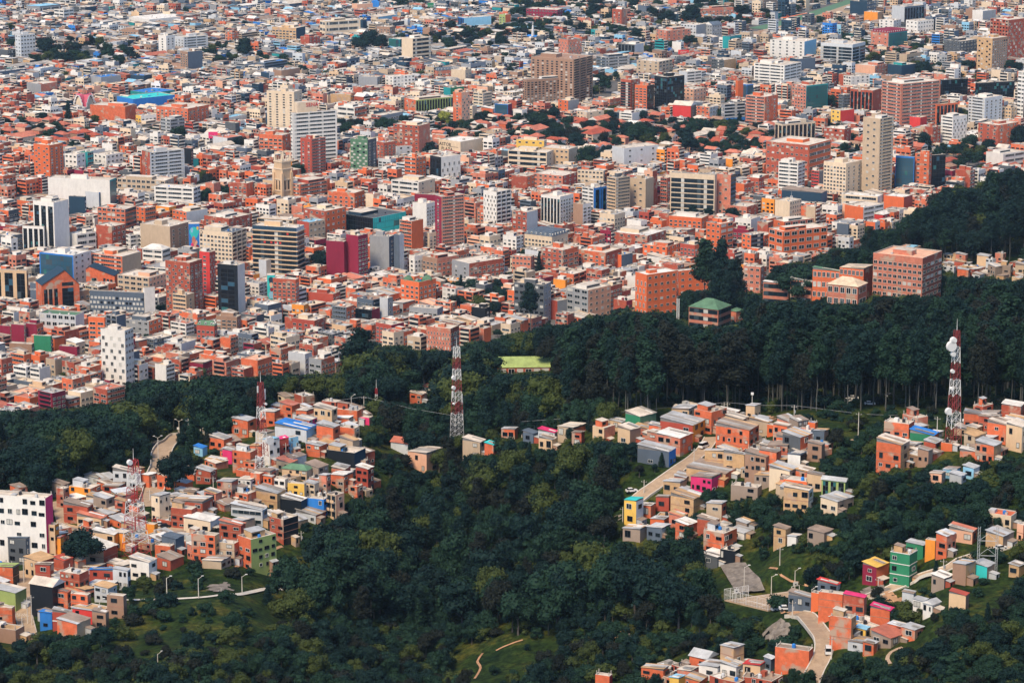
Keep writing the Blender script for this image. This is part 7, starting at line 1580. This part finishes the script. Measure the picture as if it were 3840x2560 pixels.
# ---------------------------------------------------------------- trees
def crown_mesh(lobes, nleaf, size, matname, seed, core=.84):
    rs = np.random.RandomState(seed); V = []; Fc = []; base = 0
    nu, nv = 8, 5
    for (c, r) in lobes:                     # rough solid masses added inside the leaves to block light
        for i in range(nv + 1):
            for j in range(nu):
                ph = math.pi * i / nv; a = 2 * math.pi * j / nu; k = core * rs.uniform(.82, 1.08)
                V.append((c[0] + r[0] * k * math.sin(ph) * math.cos(a), c[1] + r[1] * k * math.sin(ph) * math.sin(a), c[2] + r[2] * k * math.cos(ph)))
        for i in range(nv):
            for j in range(nu): q = base + i * nu; j2 = (j + 1) % nu; Fc.append((q + j, q + nu + j, q + nu + j2, q + j2))
        base = len(V)
    ar = np.array([r[0] * r[2] for _, r in lobes]); ar /= ar.sum(); ci = rs.choice(len(lobes), nleaf, p=ar)
    d = rs.normal(size=(nleaf, 3)); d[:, 2] += .25; d /= np.linalg.norm(d, axis=1)[:, None]
    C = np.array([l[0] for l in lobes])[ci]; R = np.array([l[1] for l in lobes])[ci]
    P = C + d * R * rs.uniform(.82, 1.30, (nleaf, 1)); n = d + rs.normal(scale=.55, size=(nleaf, 3)); n /= np.linalg.norm(n, axis=1)[:, None]
    t = np.cross(n, rs.normal(size=(nleaf, 3))); t /= np.linalg.norm(t, axis=1)[:, None]; s = np.cross(n, t); sz = size * rs.uniform(.55, 1.25, (nleaf, 1))
    Q = np.stack([P - t * sz - s * sz * .7, P + t * sz - s * sz * .5, P + t * sz * .6 + s * sz * .8, P - t * sz * .8 + s * sz * .6], 1).reshape(-1, 3)
    allv = V + [tuple(x) for x in Q]; Fc += [(base + 4 * i, base + 4 * i + 1, base + 4 * i + 2, base + 4 * i + 3) for i in range(nleaf)]
    me = bpy.data.meshes.new('crown'); me.from_pydata(allv, [], Fc); me.materials.append(MATS[matname]); me.update(); return me
def trunk_mesh(h, r, m, limbs, seed, lean=.03):
    rn = random.Random(seed); b = MB(); p = Vector((0, 0, -1.5)); n = 5; pts = [p]
    for i in range(n): pts.append(Vector((rn.uniform(-1, 1) * lean * h * (i + 1) / n, rn.uniform(-1, 1) * lean * h * (i + 1) / n, h * (i + 1) / n)))
    for i in range(n): b.tube(pts[i], pts[i + 1], r * (1 - .7 * i / n), m, r * (1 - .7 * (i + 1) / n), 6)
    for L_ in limbs: a = pts[min(n, 1 + L_[3])]; b.tube(a, Vector(L_[:3]), r * .42, m, r * .12, 5)
    return b.mesh('trunk')
def lobes_broad(rn, h, R, n, z0=.38):
    out = [((0, 0, h * .66), (R * .62, R * .62, h * .24))]
    for i in range(n):
        a = rn.uniform(0, 6.283); k = rn.uniform(.3, .78); z = rn.uniform(z0, .88); rr = R * rn.uniform(.26, .46) * (1.1 - .45 * abs(z - .55))
        out.append(((math.cos(a) * R * k * (1.15 - .6 * max(0, z - .5)), math.sin(a) * R * k * (1.15 - .6 * max(0, z - .5)), h * z), (rr, rr, rr * .8)))
    return out
def lobes_tall(rn, h, R, n, z0=.5):
    out = []
    for i in range(n):
        z = z0 + (1 - z0) * (i + .4) / n * .95; a = rn.uniform(0, 6.283); k = rn.uniform(.1, .75) * (1.1 - .75 * (z - z0) / (1 - z0)); rr = R * rn.uniform(.28, .5) * (1.15 - .5 * (z - z0) / (1 - z0))
        out.append(((math.cos(a) * R * k, math.sin(a) * R * k, h * z), (rr, rr, rr * 1.05)))
    return out
SPEC = {}
def variant(kind, i, crown, trunk, H): SPEC.setdefault(kind, []).append((crown, trunk, H))
LM = ['leaves_dark', 'leaves_dark', 'leaves_mid', 'leaves_mid', 'leaves_olive', 'leaves_brown', 'leaves_mid', 'leaves_dark']
for i in range(8):
    rn = random.Random(i + 50); h = 12; R = rn.uniform(4.2, 5.4); lb = lobes_broad(rn, h, R, rn.randint(13, 20))
    variant('broadleaf_tree', i, crown_mesh(lb, 2300, .30, LM[i], i), trunk_mesh(6, .32, 'bark', [(lb[2][0][0], lb[2][0][1], lb[2][0][2] - 1, 2), (lb[5][0][0], lb[5][0][1], lb[5][0][2] - 1, 3)], i), h)
for i in range(6):
    rn = random.Random(i + 80); h = 28; R = rn.uniform(4.0, 5.6); lb = lobes_tall(rn, h, R, rn.randint(14, 20), rn.choice([.42, .5, .55]))
    variant('eucalyptus_tree', i, crown_mesh(lb, 2600, .38, ['leaves_dark', 'leaves_dark', 'leaves_mid', 'leaves_dark', 'leaves_brown', 'leaves_mid'][i], 100 + i, .74), trunk_mesh(25, .24, 'bark_pale', [(*lb[3][0], 3), (*lb[6][0], 3), (*lb[9][0], 4)], i, .02), h)
for i in range(3):
    rn = random.Random(i + 30); h = 16; lb = []
    for k in range(9): z = .12 + .8 * k / 8; rr = 3.1 * (1.08 - z) + .35; lb.append(((rn.uniform(-.3, .3), rn.uniform(-.3, .3), h * z), (rr, rr, h * .075)))
    variant('conifer_tree', i, crown_mesh(lb, 1800, .30, ['leaves_dark', 'leaves_mid', 'leaves_brown'][i], 200 + i, .8), trunk_mesh(14, .25, 'bark', [], i, .01), h)
for i in range(5):
    rn = random.Random(i + 60); h = 4.2; R = 2.9; lb = lobes_broad(rn, h, R, 9, .12)
    variant('bush', i, crown_mesh(lb, 800, .22, ['leaves_dark', 'leaves_mid', 'leaves_mid', 'leaves_olive', 'leaves_brown'][i], 300 + i), trunk_mesh(2, .12, 'bark', [], i), h)
variant('lime_tree', 0, crown_mesh(lobes_broad(random.Random(5), 12, 4.6, 16), 2300, .30, 'leaves_lime', 5), trunk_mesh(6, .3, 'bark', [], 5), 12)
variant('lime_tree', 1, crown_mesh(lobes_broad(random.Random(6), 12, 4.0, 14), 2300, .30, 'leaves_olive', 6), trunk_mesh(6, .3, 'bark', [], 6), 12)

TT = {}                                    # first object of each variant, reused by the forest masses
def tree(kind, vi, X, Y, Z, h, wide, label, cat, grp, name=None, rz=0.0):
    cm, tm, H = SPEC[kind][vi]; s = h / H; t = thing(name or kind, label, cat, (X, Y, Z), rz, grp); t.scale = (s * wide, s * wide, s)
    c = link('crown', cm, t); tr = link('trunk', tm, t)
    TT.setdefault((kind, vi), (c, tr)); return t
tr_ = random.Random(23)
# trees one can point at
HAND = '''
257 482 105 c 0 .9|tall tiered dark conifer in front of the pink church
357 474 44 l 1 1.1|bright green round tree beside the long windowless brick hall
920 228 88 b 0 .9|tall rounded dark tree standing over the far low houses left of centre
975 235 45 b 1 .9|smaller dark tree right of the tall rounded one in the far city
170 222 85 b 7 .9|dark tree right of the pale grey apartments at the far left
262 225 65 b 5 .9|half-bare tree in the far left quarter
325 178 32 b 0 1.4|dark wide tree near the top left
410 236 80 b 3 .8|irregular tree in a small park at the far left
326 236 36 c 1 1.2|small dark conifer in the far left park
672 548 78 b 3 1.0|loose-crowned tree in front of the grey parking structure
810 260 45 b 5 1.0|thin brown tree right of the blank blue-grey tower
915 570 62 b 5 .9|bare grey-brown tree left of the pale slab tower
890 560 45 b 1 1.1|dark tree beside the ochre-framed block
1390 205 92 b 0 1.1|large dark tree mass behind the cream tower, tallest clump
1345 200 60 b 1 1.3|lower left part of the dark tree mass behind the cream tower
1430 200 75 b 7 1.1|right part of the dark tree mass behind the cream tower
1135 297 52 b 0 1.2|round dark tree below the dark red-sided far block
1274 193 42 c 0 1.0|slim dark cypress in the far city left of the tree mass
1466 285 30 b 0 1.4|dark round tree above the white apartment row
1300 520 62 b 2 1.3|leafy tree right of the white striped office tower
1430 498 58 b 3 1.3|wide green tree behind the broad brick block, left clump
1475 500 55 b 2 1.3|wide green tree behind the broad brick block, right clump
1732 532 44 b 2 1.8|broad green tree above the blank cream hall
1657 610 40 b 0 1.3|dark green tree in front of the blank cream hall
1615 600 70 b 0 .9|dark tree at the right foot of the broad brick block
1668 478 62 l 0 .9|yellow-green tree right of the pale roofs by the narrow orange tower
1635 480 35 l 1 1.2|low lime tree at the left of the yellow-green one
1120 690 80 b 3 .9|tall green tree between the church tower and the red tower
2043 212 34 b 0 1.5|round dark tree at the top centre
2590 100 82 b 0 1.1|huge dark tree at the top, right of centre
2512 104 66 b 7 1.1|dark tree left of the huge one at the top
2418 107 40 b 0 1.3|domed dark tree right of the narrow far brick tower
2785 84 66 b 1 1.2|dark tree clump beside the long pinkish slab
2740 32 32 b 0 1.2|dark tree cut by the top edge right of the slab
2580 176 45 b 3 1.5|dark spreading tree in front of the grey apartments
2388 165 60 b 0 1.2|dark tree in front of pinkish brick apartments
2335 140 42 b 2 1.4|green tree beside the narrow far brick tower
2270 352 70 b 3 .9|tree standing alone right of the huge brown complex
2690 358 54 b 3 1.5|wide tree right of the stepped peach block
2020 494 72 b 2 1.3|large green tree below the huge brown complex
2085 500 40 b 2 1.6|green tree right of the large one below the brown complex
2217 500 50 b 0 1.3|dark tree left of the white four-storey terrace
2385 532 72 b 2 1.2|big leafy tree among terracotta roofs, left one
2430 535 62 b 3 1.3|big leafy tree among terracotta roofs, right one
2640 505 62 b 3 1.2|tall leafy tree below the bright red gabled building
2700 508 60 b 4 1.2|olive tree left of the orange striped tower
2735 540 70 b 3 1.0|olive tree in front of the orange striped tower
2578 540 45 b 0 1.5|dark tree among red roofs right of centre
2160 568 70 b 0 1.4|dark large tree above the cream office complex
2205 640 100 b 3 .9|tall leafy tree right of the cream office complex
2300 545 42 l 1 1.3|olive-yellow tree between terracotta roofs
2773 478 56 c 0 1.3|dark conifer in front of the unfinished concrete frame
3270 210 44 b 0 1.2|dark tree left of the magenta-roofed brick building
3325 240 50 b 2 1.5|green tree below the magenta-roofed brick building
3435 200 38 b 2 1.7|wide green tree left of the dark grey apartments
3465 292 62 b 0 1.2|dark round tree right of the dark teal cube
3555 260 28 b 2 1.6|green tree near the sand building at the upper right
3675 320 55 b 0 1.2|dark tree at the foot of the tall ochre tower, left one
3755 300 42 b 0 1.3|dark tree at the foot of the tall ochre tower, right one
3095 270 34 b 0 1.8|row of dark foliage under the bare concrete skeleton
3465 570 76 b 0 .8|dark tree left of the white wedge tower
3635 575 70 b 2 1.1|spreading tree right of the white wedge tower
3700 580 62 b 7 1.1|dark tree right of the spreading one at the right
3600 650 70 c 1 1.4|dark pointed tree at the forest edge on the right
3820 560 90 b 0 1.0|dark tree at the right edge of the frame
3140 605 55 b 2 1.0|dark tree behind the very tall beige tower
3205 610 50 b 1 1.3|broad tree left of the very tall beige tower
800 748 90 b 5 .8|tall half-bare tree beside the white rounded office
780 752 55 b 3 1.1|bushy tree left of the half-bare one
1195 1030 95 b 7 1.0|dark tree left of the magenta twin tower
1475 722 60 b 0 .9|dark drooping tree left of the brown church hall
1095 805 45 b 3 1.0|green tree right of the striped brick offices
1250 725 35 b 0 .9|small tree beneath the sandstone tower
28 800 35 b 0 1.2|round dark tree beside the avenue at the left
5 770 28 b 0 1.3|small dark tree cut by the left edge beside the avenue
1728 1130 100 c 0 .8|tall dark cypress behind the park trees in the middle
2021 1035 95 c 0 .7|slender dark cypress left of the long brick apartments
1795 1140 78 b 0 1.1|large dark park tree right of the tall cypress
1830 1150 75 b 7 1.1|rounded park tree right of the cypress, farther right
1740 1160 45 b 2 1.5|low bushy park trees below the cypress
1990 1255 190 e 3 1.3|tall airy gum tree in front of the dark grey apartments
2110 1180 30 l 1 1.2|small yellowish tree near the yellow-orange block
2400 845 36 c 1 2.2|dark spreading conifer on a street in the middle
2310 850 60 c 0 1.1|dark conifer right of the mansard block
2370 868 30 b 4 3.0|low wide olive tree left of the broad white-roofed building
2600 820 55 b 0 1.0|dark tree in front of the big glass office
2660 825 48 b 7 1.2|bushy tree at the right foot of the big glass office
2745 828 50 b 0 1.3|dark tree right of the big glass office
2640 1212 320 e 2 1.1|towering dark gum trees rising above the school, left one
2702 1205 310 e 0 1.0|towering dark gum trees rising above the school, right one
2762 1190 225 e 4 .9|airy gum tree right of the towering ones
1345 1480 250 e 1 1.8|very large dark gum tree standing left of the mast
1440 1440 150 l 1 1.1|olive-topped rounded tree in the middle wood
515 1700 120 l 0 .95|bright yellow-green tree beside the highway bend
300 2140 150 b 7 1.4|large dark leaning tree beside the orange walled house
660 1860 150 b 1 1.1|spreading dark umbrella-shaped tree beside the highway
1690 1790 150 c 2 1.0|dark tree below the tall central mast
1085 2280 190 b 3 .9|tall dark tree on the meadow edge in the lower middle
1215 2250 120 c 2 .7|narrow brownish conifer at the end of the meadow path
1080 2215 130 c 2 .9|dark brown conifer beside the meadow path
1005 2270 80 c 0 1.2|small dark conifer below the meadow path
'''
KM = dict(b='broadleaf_tree', c='conifer_tree', l='lime_tree', e='eucalyptus_tree')
for ln in HAND.strip().splitlines():
    a, lb = ln.split('|'); a = a.split(); px, yb, hp = float(a[0]), float(a[1]), float(a[2]); X, Y, Z = ground(px, yb); h = (at_y(px, yb - hp, Y)[1] - Z)
    k = KM[a[3]]; vi = int(a[4]) % len(SPEC[k]); tree(k, vi, X, Y, Z, h, float(a[5]), lb, 'tree', None, 'tree' if k != 'conifer_tree' else 'conifer_tree', tr_.uniform(0, 6)); footprint(X, Y, h * .2)
    if yb < 1100: PROT.append((px - hp * .3, px + hp * .3, yb - hp, yb, Y))
def nearref(px, py):
    q = min(REFS, key=lambda q: (q[0] - px) ** 2 + (1.5 * (q[1] - py)) ** 2); return q[2]
n = 0; more_trees = []; tree_spots.sort(key=lambda q: -(q[2] == 3))
tree_spots.sort(key=lambda q: q[1] + tr_.uniform(0, 700))
for x, y, k in tree_spots:
    if k == 2 and tr_.random() < .4: continue
    z = gz(x, y); px, py = proj(x, y, z)
    if not (0 < px < 3840 and 0 < py < 1500): continue
    h = tr_.uniform(8, 17) if k == 3 else tr_.uniform(7, 13) if k == 1 or py < 350 else tr_.uniform(6, 12)
    if k == 2: h = tr_.uniform(3, 5)
    yt = proj(x, y, z + h)[1]; lim = top_limit(px - 12, px + 12, py, y)
    if yt < lim: h *= max(.3, (py - lim) / max(1, py - yt))
    if h < 2.2: continue
    extra_tree = n >= 270
    if extra_tree: more_trees.append(('broadleaf_tree', tr_.randrange(8), x, y, z, h, tr_.uniform(.85, 1.35), px, py, 0)); continue
    lbl = 'small green street tree near ' + nearref(px, py)
    tree('broadleaf_tree', tr_.randrange(8), x, y, z, h, tr_.uniform(.8, 1.25), lbl, 'tree', 'street trees near ' + nearref(px, py), 'street_tree', tr_.uniform(0, 6)); n += 1
print('city trees', n)
# tree masses at the top of the city, and the avenue
for (x0, x1, y0, y1, cnt, nm) in ((1290, 1700, -6, 40, 34, 'the dark tree belt at the top, left of centre'), (1925, 2230, 5, 120, 60, 'the trees around the magenta building'), (2390, 2800, 20, 130, 22, 'the scattered trees at the top right of centre'), (2860, 3190, 10, 115, 34, 'the trees along the highway at the top right'), (1920, 2010, 120, 150, 8, 'the trees left of the white obelisk tower')):
    for _ in range(cnt):
        px, py = tr_.uniform(x0, x1), tr_.uniform(y0, y1); X, Y, Z = ground(px, py); h = tr_.uniform(9, 17)
        yt = proj(X, Y, Z + h)[1]; lim = top_limit(px - 14, px + 14, py, Y)
        if yt < lim: h *= max(.25, (py - lim) / (py - yt))
        if near_road(X, Y, 4): continue
        tree('broadleaf_tree', tr_.choice([0, 1, 7, 0, 2, 3]), X, Y, Z, h, tr_.uniform(.9, 1.4), 'dark rounded tree in ' + nm, 'tree', nm[4:], 'tree', tr_.uniform(0, 6))

# the forests
GRASS = [[(560,2180),(700,2160),(900,2150),(1060,2060),(1180,1975),(1250,1960),(1230,2080),(1190,2240),(1060,2290),(900,2280),(760,2330),(560,2290),(470,2250)],
         [(480,2280),(900,2240),(1160,2250),(1130,2320),(1000,2400),(860,2380),(820,2450),(620,2480),(430,2450),(420,2400),(460,2330)], [(900,2380),(1000,2400),(960,2470),(820,2480)], [(1500,2300),(1600,2290),(1580,2340),(1490,2350)], [(2050,2260),(2150,2180),(2200,2230),(2120,2320)],
         [(2640,2130),(2720,2150),(2760,2240),(2900,2290),(3030,2310),(3050,2380),(2880,2370),(2760,2380),(2640,2300)],
         [(2740,1545),(2900,1548),(3200,1545),(3450,1555),(3600,1540),(3860,1520),(3860,1590),(3640,1610),(3560,1650),(3300,1600),(3180,1660),(3100,1640),(2900,1600),(2760,1585)],
         [(3400,1700),(3560,1660),(3580,1760),(3450,1790)], [(2890,2060),(3060,2100),(3060,2200),(2950,2230),(2880,2200),(2700,2100)],
         [(3160,2430),(3480,2330),(3560,2400),(3330,2520),(3240,2530)], [(3420,2200),(3700,2170),(3860,2200),(3700,2320),(3440,2300)],
         [(1700,2440),(1900,2390),(2020,2390),(2120,2480),(1980,2590),(1700,2600)], [(2860,2430),(2900,2440),(2880,2480),(2850,2500)], [(3090,2470),(3130,2480),(3110,2600),(3060,2600)], [(2170,2100),(2330,2030),(2450,2060),(2420,2200),(2240,2260),(2160,2200)],
         [(1150,1740),(1240,1790),(1200,1860),(1100,1800)]]
REG = [(150,1700,'the forest at the left below the brick city'),(1000,1440,'the wood behind the left slope houses'),(1650,1480,'the wood around the tall central mast'),(2500,1380,'the dark ridge forest right of centre'),(3400,1350,'the dark ridge forest at the right'),(3450,850,'the wooded hill at the upper right'),(3000,1150,'the forest around the school'),(1550,1950,'the wooded valley in the middle'),(1400,2400,'the lower middle slope'),(400,2480,'the scrub at the lower left'),(2250,2250,'the slope left of the sports court'),(2150,1800,'the slope below the ridge houses'),(3150,1880,'the thickets between the right slope houses'),(3600,2380,'the bushy slope at the lower right'),(3600,1850,'the dark woods at the right edge')]
PB.clear()
for p in PROT:
    for k in range(int(p[0] // 64), int(p[1] // 64) + 1): PB.setdefault(k, []).append(p)
items = []
def try_tree(X, Y, kind, h, wide, px, py, force=False):
    Z = gz(X, Y); rad = {'broadleaf_tree': .40, 'eucalyptus_tree': .18, 'bush': .68, 'conifer_tree': .2}[kind] * h * wide
    if near_road(X, Y, min(rad, 3.5) * .8): return
    if near_foot(X, Y, min(rad * .55, 2.2)): return
    yt = proj(X, Y, Z + h)[1]; w_ = rad * FX / Y * .8
    lim = top_limit(px - w_, px + w_, py, Y, .22, 16)
    if Y > 1190 or py < 1560:
        lim = max(lim, float(np.interp(px, tx, ty)) + tr_.uniform(0, 35))
    if yt < lim:
        s = (py - lim) / (py - yt)
        if s < .22: return
        if s < .5 and kind != 'bush': kind = 'broadleaf_tree' if tr_.random() < .5 else 'bush'; wide = 1.0
        h *= s
    if h < 1.2: return
    vi = tr_.randrange(len(SPEC[kind]))
    items.append((kind, vi, X, Y, Z, h, wide, px, py, h * wide * FX / Y))
Y = 690.0
while Y < 2500:
    sp = 5.2 if Y < 1000 else (6.0 if Y < 1180 else (7.5 if Y < 1350 else 9.5)); X = -Y * .1763 - 60
    while X < Y * .1763 + 60:
        x, y = X + tr_.uniform(-.5, .5) * sp, Y + tr_.uniform(-.5, .5) * sp; X += sp; z = gz(x, y)
        if z < 2.5: continue
        px, py = proj(x, y, z)
        if py > 2900 or px < -260 or px > 4100: continue
        if any(in_poly(px, py, P) for P in SLUM):
            if tr_.random() < .10: try_tree(x, y, 'bush', tr_.uniform(1.5, 3.5), 1, px, py)
            continue
        if any(in_poly(px, py, P) for P in GRASS):
            if tr_.random() < (.34 if py > 2260 and px < 1200 else .17): try_tree(x, y, 'bush', tr_.uniform(1.5, 4.5), tr_.uniform(.8, 1.3), px, py)
            continue
        q = tr_.random()
        if y > 1190:
            right = px > 1950
            if q < (.62 if right else .28): try_tree(x, y, 'eucalyptus_tree', tr_.choice([19, 23, 27, 32, 37]) * tr_.uniform(.9, 1.1) if right else tr_.choice([14, 18, 23, 28]) * tr_.uniform(.9, 1.1), tr_.uniform(.85, 1.45), px, py)
            else: try_tree(x, y, 'broadleaf_tree', tr_.uniform(11, 24), tr_.uniform(.9, 1.3), px, py)
        elif py < 1600 and px > 2050: try_tree(x, y, 'eucalyptus_tree', tr_.uniform(22, 33), tr_.uniform(.9, 1.3), px, py) if q < .45 else (try_tree(x, y, 'bush', tr_.uniform(2, 5), 1.3, px, py) if q < .7 else None)
        elif px > 2800 or py > 2380:
            if q < .55: try_tree(x, y, 'bush', tr_.uniform(2.5, 5.5), tr_.uniform(.9, 1.4), px, py)
            elif q < .95: try_tree(x, y, 'broadleaf_tree', tr_.uniform(4.5, 9.5), tr_.uniform(.8, 1.15), px, py)
            else: try_tree(x, y, 'conifer_tree', tr_.uniform(5, 9), 1, px, py)
        else:
            if q < .22: try_tree(x, y, 'bush', tr_.uniform(3, 6), 1.2, px, py)
            elif q < .78: try_tree(x, y, 'broadleaf_tree', tr_.choice([7, 9, 11, 13, 19]) * tr_.uniform(.85, 1.15), tr_.uniform(.75, 1.1), px, py)
            elif q < .92: try_tree(x, y, 'conifer_tree', tr_.uniform(7, 14), tr_.uniform(.9, 1.3), px, py)
            else: try_tree(x, y, 'eucalyptus_tree', tr_.uniform(13, 22), 1.2, px, py)
    Y += sp
print('forest trees', len(items))
PLU = {'broadleaf_tree': 'rounded leafy trees', 'eucalyptus_tree': 'tall pale-trunked gum trees', 'conifer_tree': 'dark pointed conifers', 'bush': 'low dense bushes'}
REG2 = REG + [(q[0], q[1] + 20, 'the greenery near ' + q[2]) for q in REFS if q[1] > 1050]
rest0 = more_trees
items.sort(key=lambda t: -t[9]); cnt = {}; rest = {}
WORDS = {'broadleaf_tree': 'rounded leafy tree', 'eucalyptus_tree': 'tall pale-trunked gum tree', 'conifer_tree': 'dark pointed conifer', 'bush': 'low dense bush'}
for it in items:
    kind, vi, X, Y, Z, h, wide, px, py, _ = it; cnt[kind] = cnt.get(kind, 0) + 1; vis_ = -20 < px < 3860 and py < 2640
    if cnt[kind] <= 300 and vis_:
        rgn = min(REG2, key=lambda q: (q[0] - px) ** 2 + (1.4 * (q[1] - py)) ** 2)[2]
        tree(kind, vi, X, Y, Z, h, wide, f"{WORDS[kind]} in {rgn}", 'bush' if kind == 'bush' else 'tree', f"{PLU[kind]} in {rgn}", None, tr_.uniform(0, 6.28))
    else:
        if not vis_: cnt[kind] -= 1
        rest.setdefault(kind, []).append(it)
for kind in SPEC:                           # every variant needs one standing tree before the masses can reuse it
    for vi in range(len(SPEC[kind])):
        if (kind, vi) not in TT and kind in rest:
            for it in rest[kind]:
                if it[1] == vi: tree(kind, vi, *it[2:7], f"{WORDS[kind]} in the forest", 'tree', f"{PLU[kind]} in the forest"); rest[kind].remove(it); break
def scatter(kind, lst, name, label):
    pts = [(t[2], t[3], t[4]) for t in lst]; me = bpy.data.meshes.new(name); me.from_pydata(pts, [], []); H = SPEC[kind][0][2]
    a = me.attributes.new('size', 'FLOAT_VECTOR', 'POINT'); a.data.foreach_set('vector', np.array([(t[5] / H * t[6], t[5] / H * t[6], t[5] / H) for t in lst], dtype=np.float32).ravel())
    a = me.attributes.new('turn', 'FLOAT_VECTOR', 'POINT'); a.data.foreach_set('vector', np.array([(0, 0, tr_.uniform(0, 6.28)) for t in lst], dtype=np.float32).ravel())
    a = me.attributes.new('pick', 'INT', 'POINT'); a.data.foreach_set('value', np.array([t[1] for t in lst], dtype=np.int32))
    o = link(name, me); tag(o, label, 'trees'); o['kind'] = 'stuff'
    g = bpy.data.node_groups.new(name, 'GeometryNodeTree'); g.interface.new_socket('Geometry', in_out='INPUT', socket_type='NodeSocketGeometry'); g.interface.new_socket('Geometry', in_out='OUTPUT', socket_type='NodeSocketGeometry')
    N = g.nodes; gi = N.new('NodeGroupInput'); go = N.new('NodeGroupOutput'); ip = N.new('GeometryNodeInstanceOnPoints'); jn = N.new('GeometryNodeJoinGeometry')
    for vi in reversed(range(len(SPEC[kind]))):
        j2 = N.new('GeometryNodeJoinGeometry')
        for ob in TT[(kind, vi)]:
            oi = N.new('GeometryNodeObjectInfo'); oi.inputs['Object'].default_value = ob; oi.transform_space = 'ORIGINAL'; g.links.new(oi.outputs['Geometry'], j2.inputs[0])
        gt = N.new('GeometryNodeGeometryToInstance'); g.links.new(j2.outputs[0], gt.inputs[0]); g.links.new(gt.outputs[0], jn.inputs[0])
    def attr(nm, ty):
        x = N.new('GeometryNodeInputNamedAttribute'); x.data_type = ty; x.inputs['Name'].default_value = nm; return x.outputs['Attribute']
    g.links.new(gi.outputs[0], ip.inputs['Points']); g.links.new(jn.outputs[0], ip.inputs['Instance']); ip.inputs['Pick Instance'].default_value = True
    g.links.new(attr('pick', 'INT'), ip.inputs['Instance Index']); g.links.new(attr('size', 'FLOAT_VECTOR'), ip.inputs['Scale']); g.links.new(attr('turn', 'FLOAT_VECTOR'), ip.inputs['Rotation'])
    g.links.new(ip.outputs[0], go.inputs[0]); md = o.modifiers.new('scatter', 'NODES'); md.node_group = g
scatter('broadleaf_tree', rest0, 'street_trees', 'further street and garden trees scattered among the city roofs')
for kind, nm, lb in (('broadleaf_tree', 'broadleaf_forest', 'mass of smaller leafy trees covering the slopes between the pointed-out ones'), ('eucalyptus_tree', 'eucalyptus_forest', 'mass of remaining tall gum trees of the dark ridge forest'), ('bush', 'scrub', 'dense low scrub covering the slopes'), ('conifer_tree', 'conifer_stand', 'remaining small conifers dotted over the slopes')):
    if rest.get(kind): scatter(kind, rest[kind], nm, lb)
print('objects', len(COL.objects), 'window parts', NPARTS[0])

# ---------------------------------------------------------------- the air over the city
hm = bpy.data.materials.new('haze_air'); hm.use_nodes = True; n = hm.node_tree; n.nodes.remove(n.nodes['Principled BSDF'])
pv_ = n.nodes.new('ShaderNodeVolumePrincipled'); pv_.inputs['Color'].default_value = (.55, .78, 1.0, 1); pv_.inputs['Density'].default_value = 0.00002; pv_.inputs['Anisotropy'].default_value = .2
n.links.new(pv_.outputs[0], n.nodes['Material Output'].inputs['Volume']); MATS['haze_air'] = hm
b = MB(); b.box(-7000, 7000, -3500, 27000, -8, 520, 'haze_air', bottom=True); o = b.obj('haze'); struct(o, 'stuff')
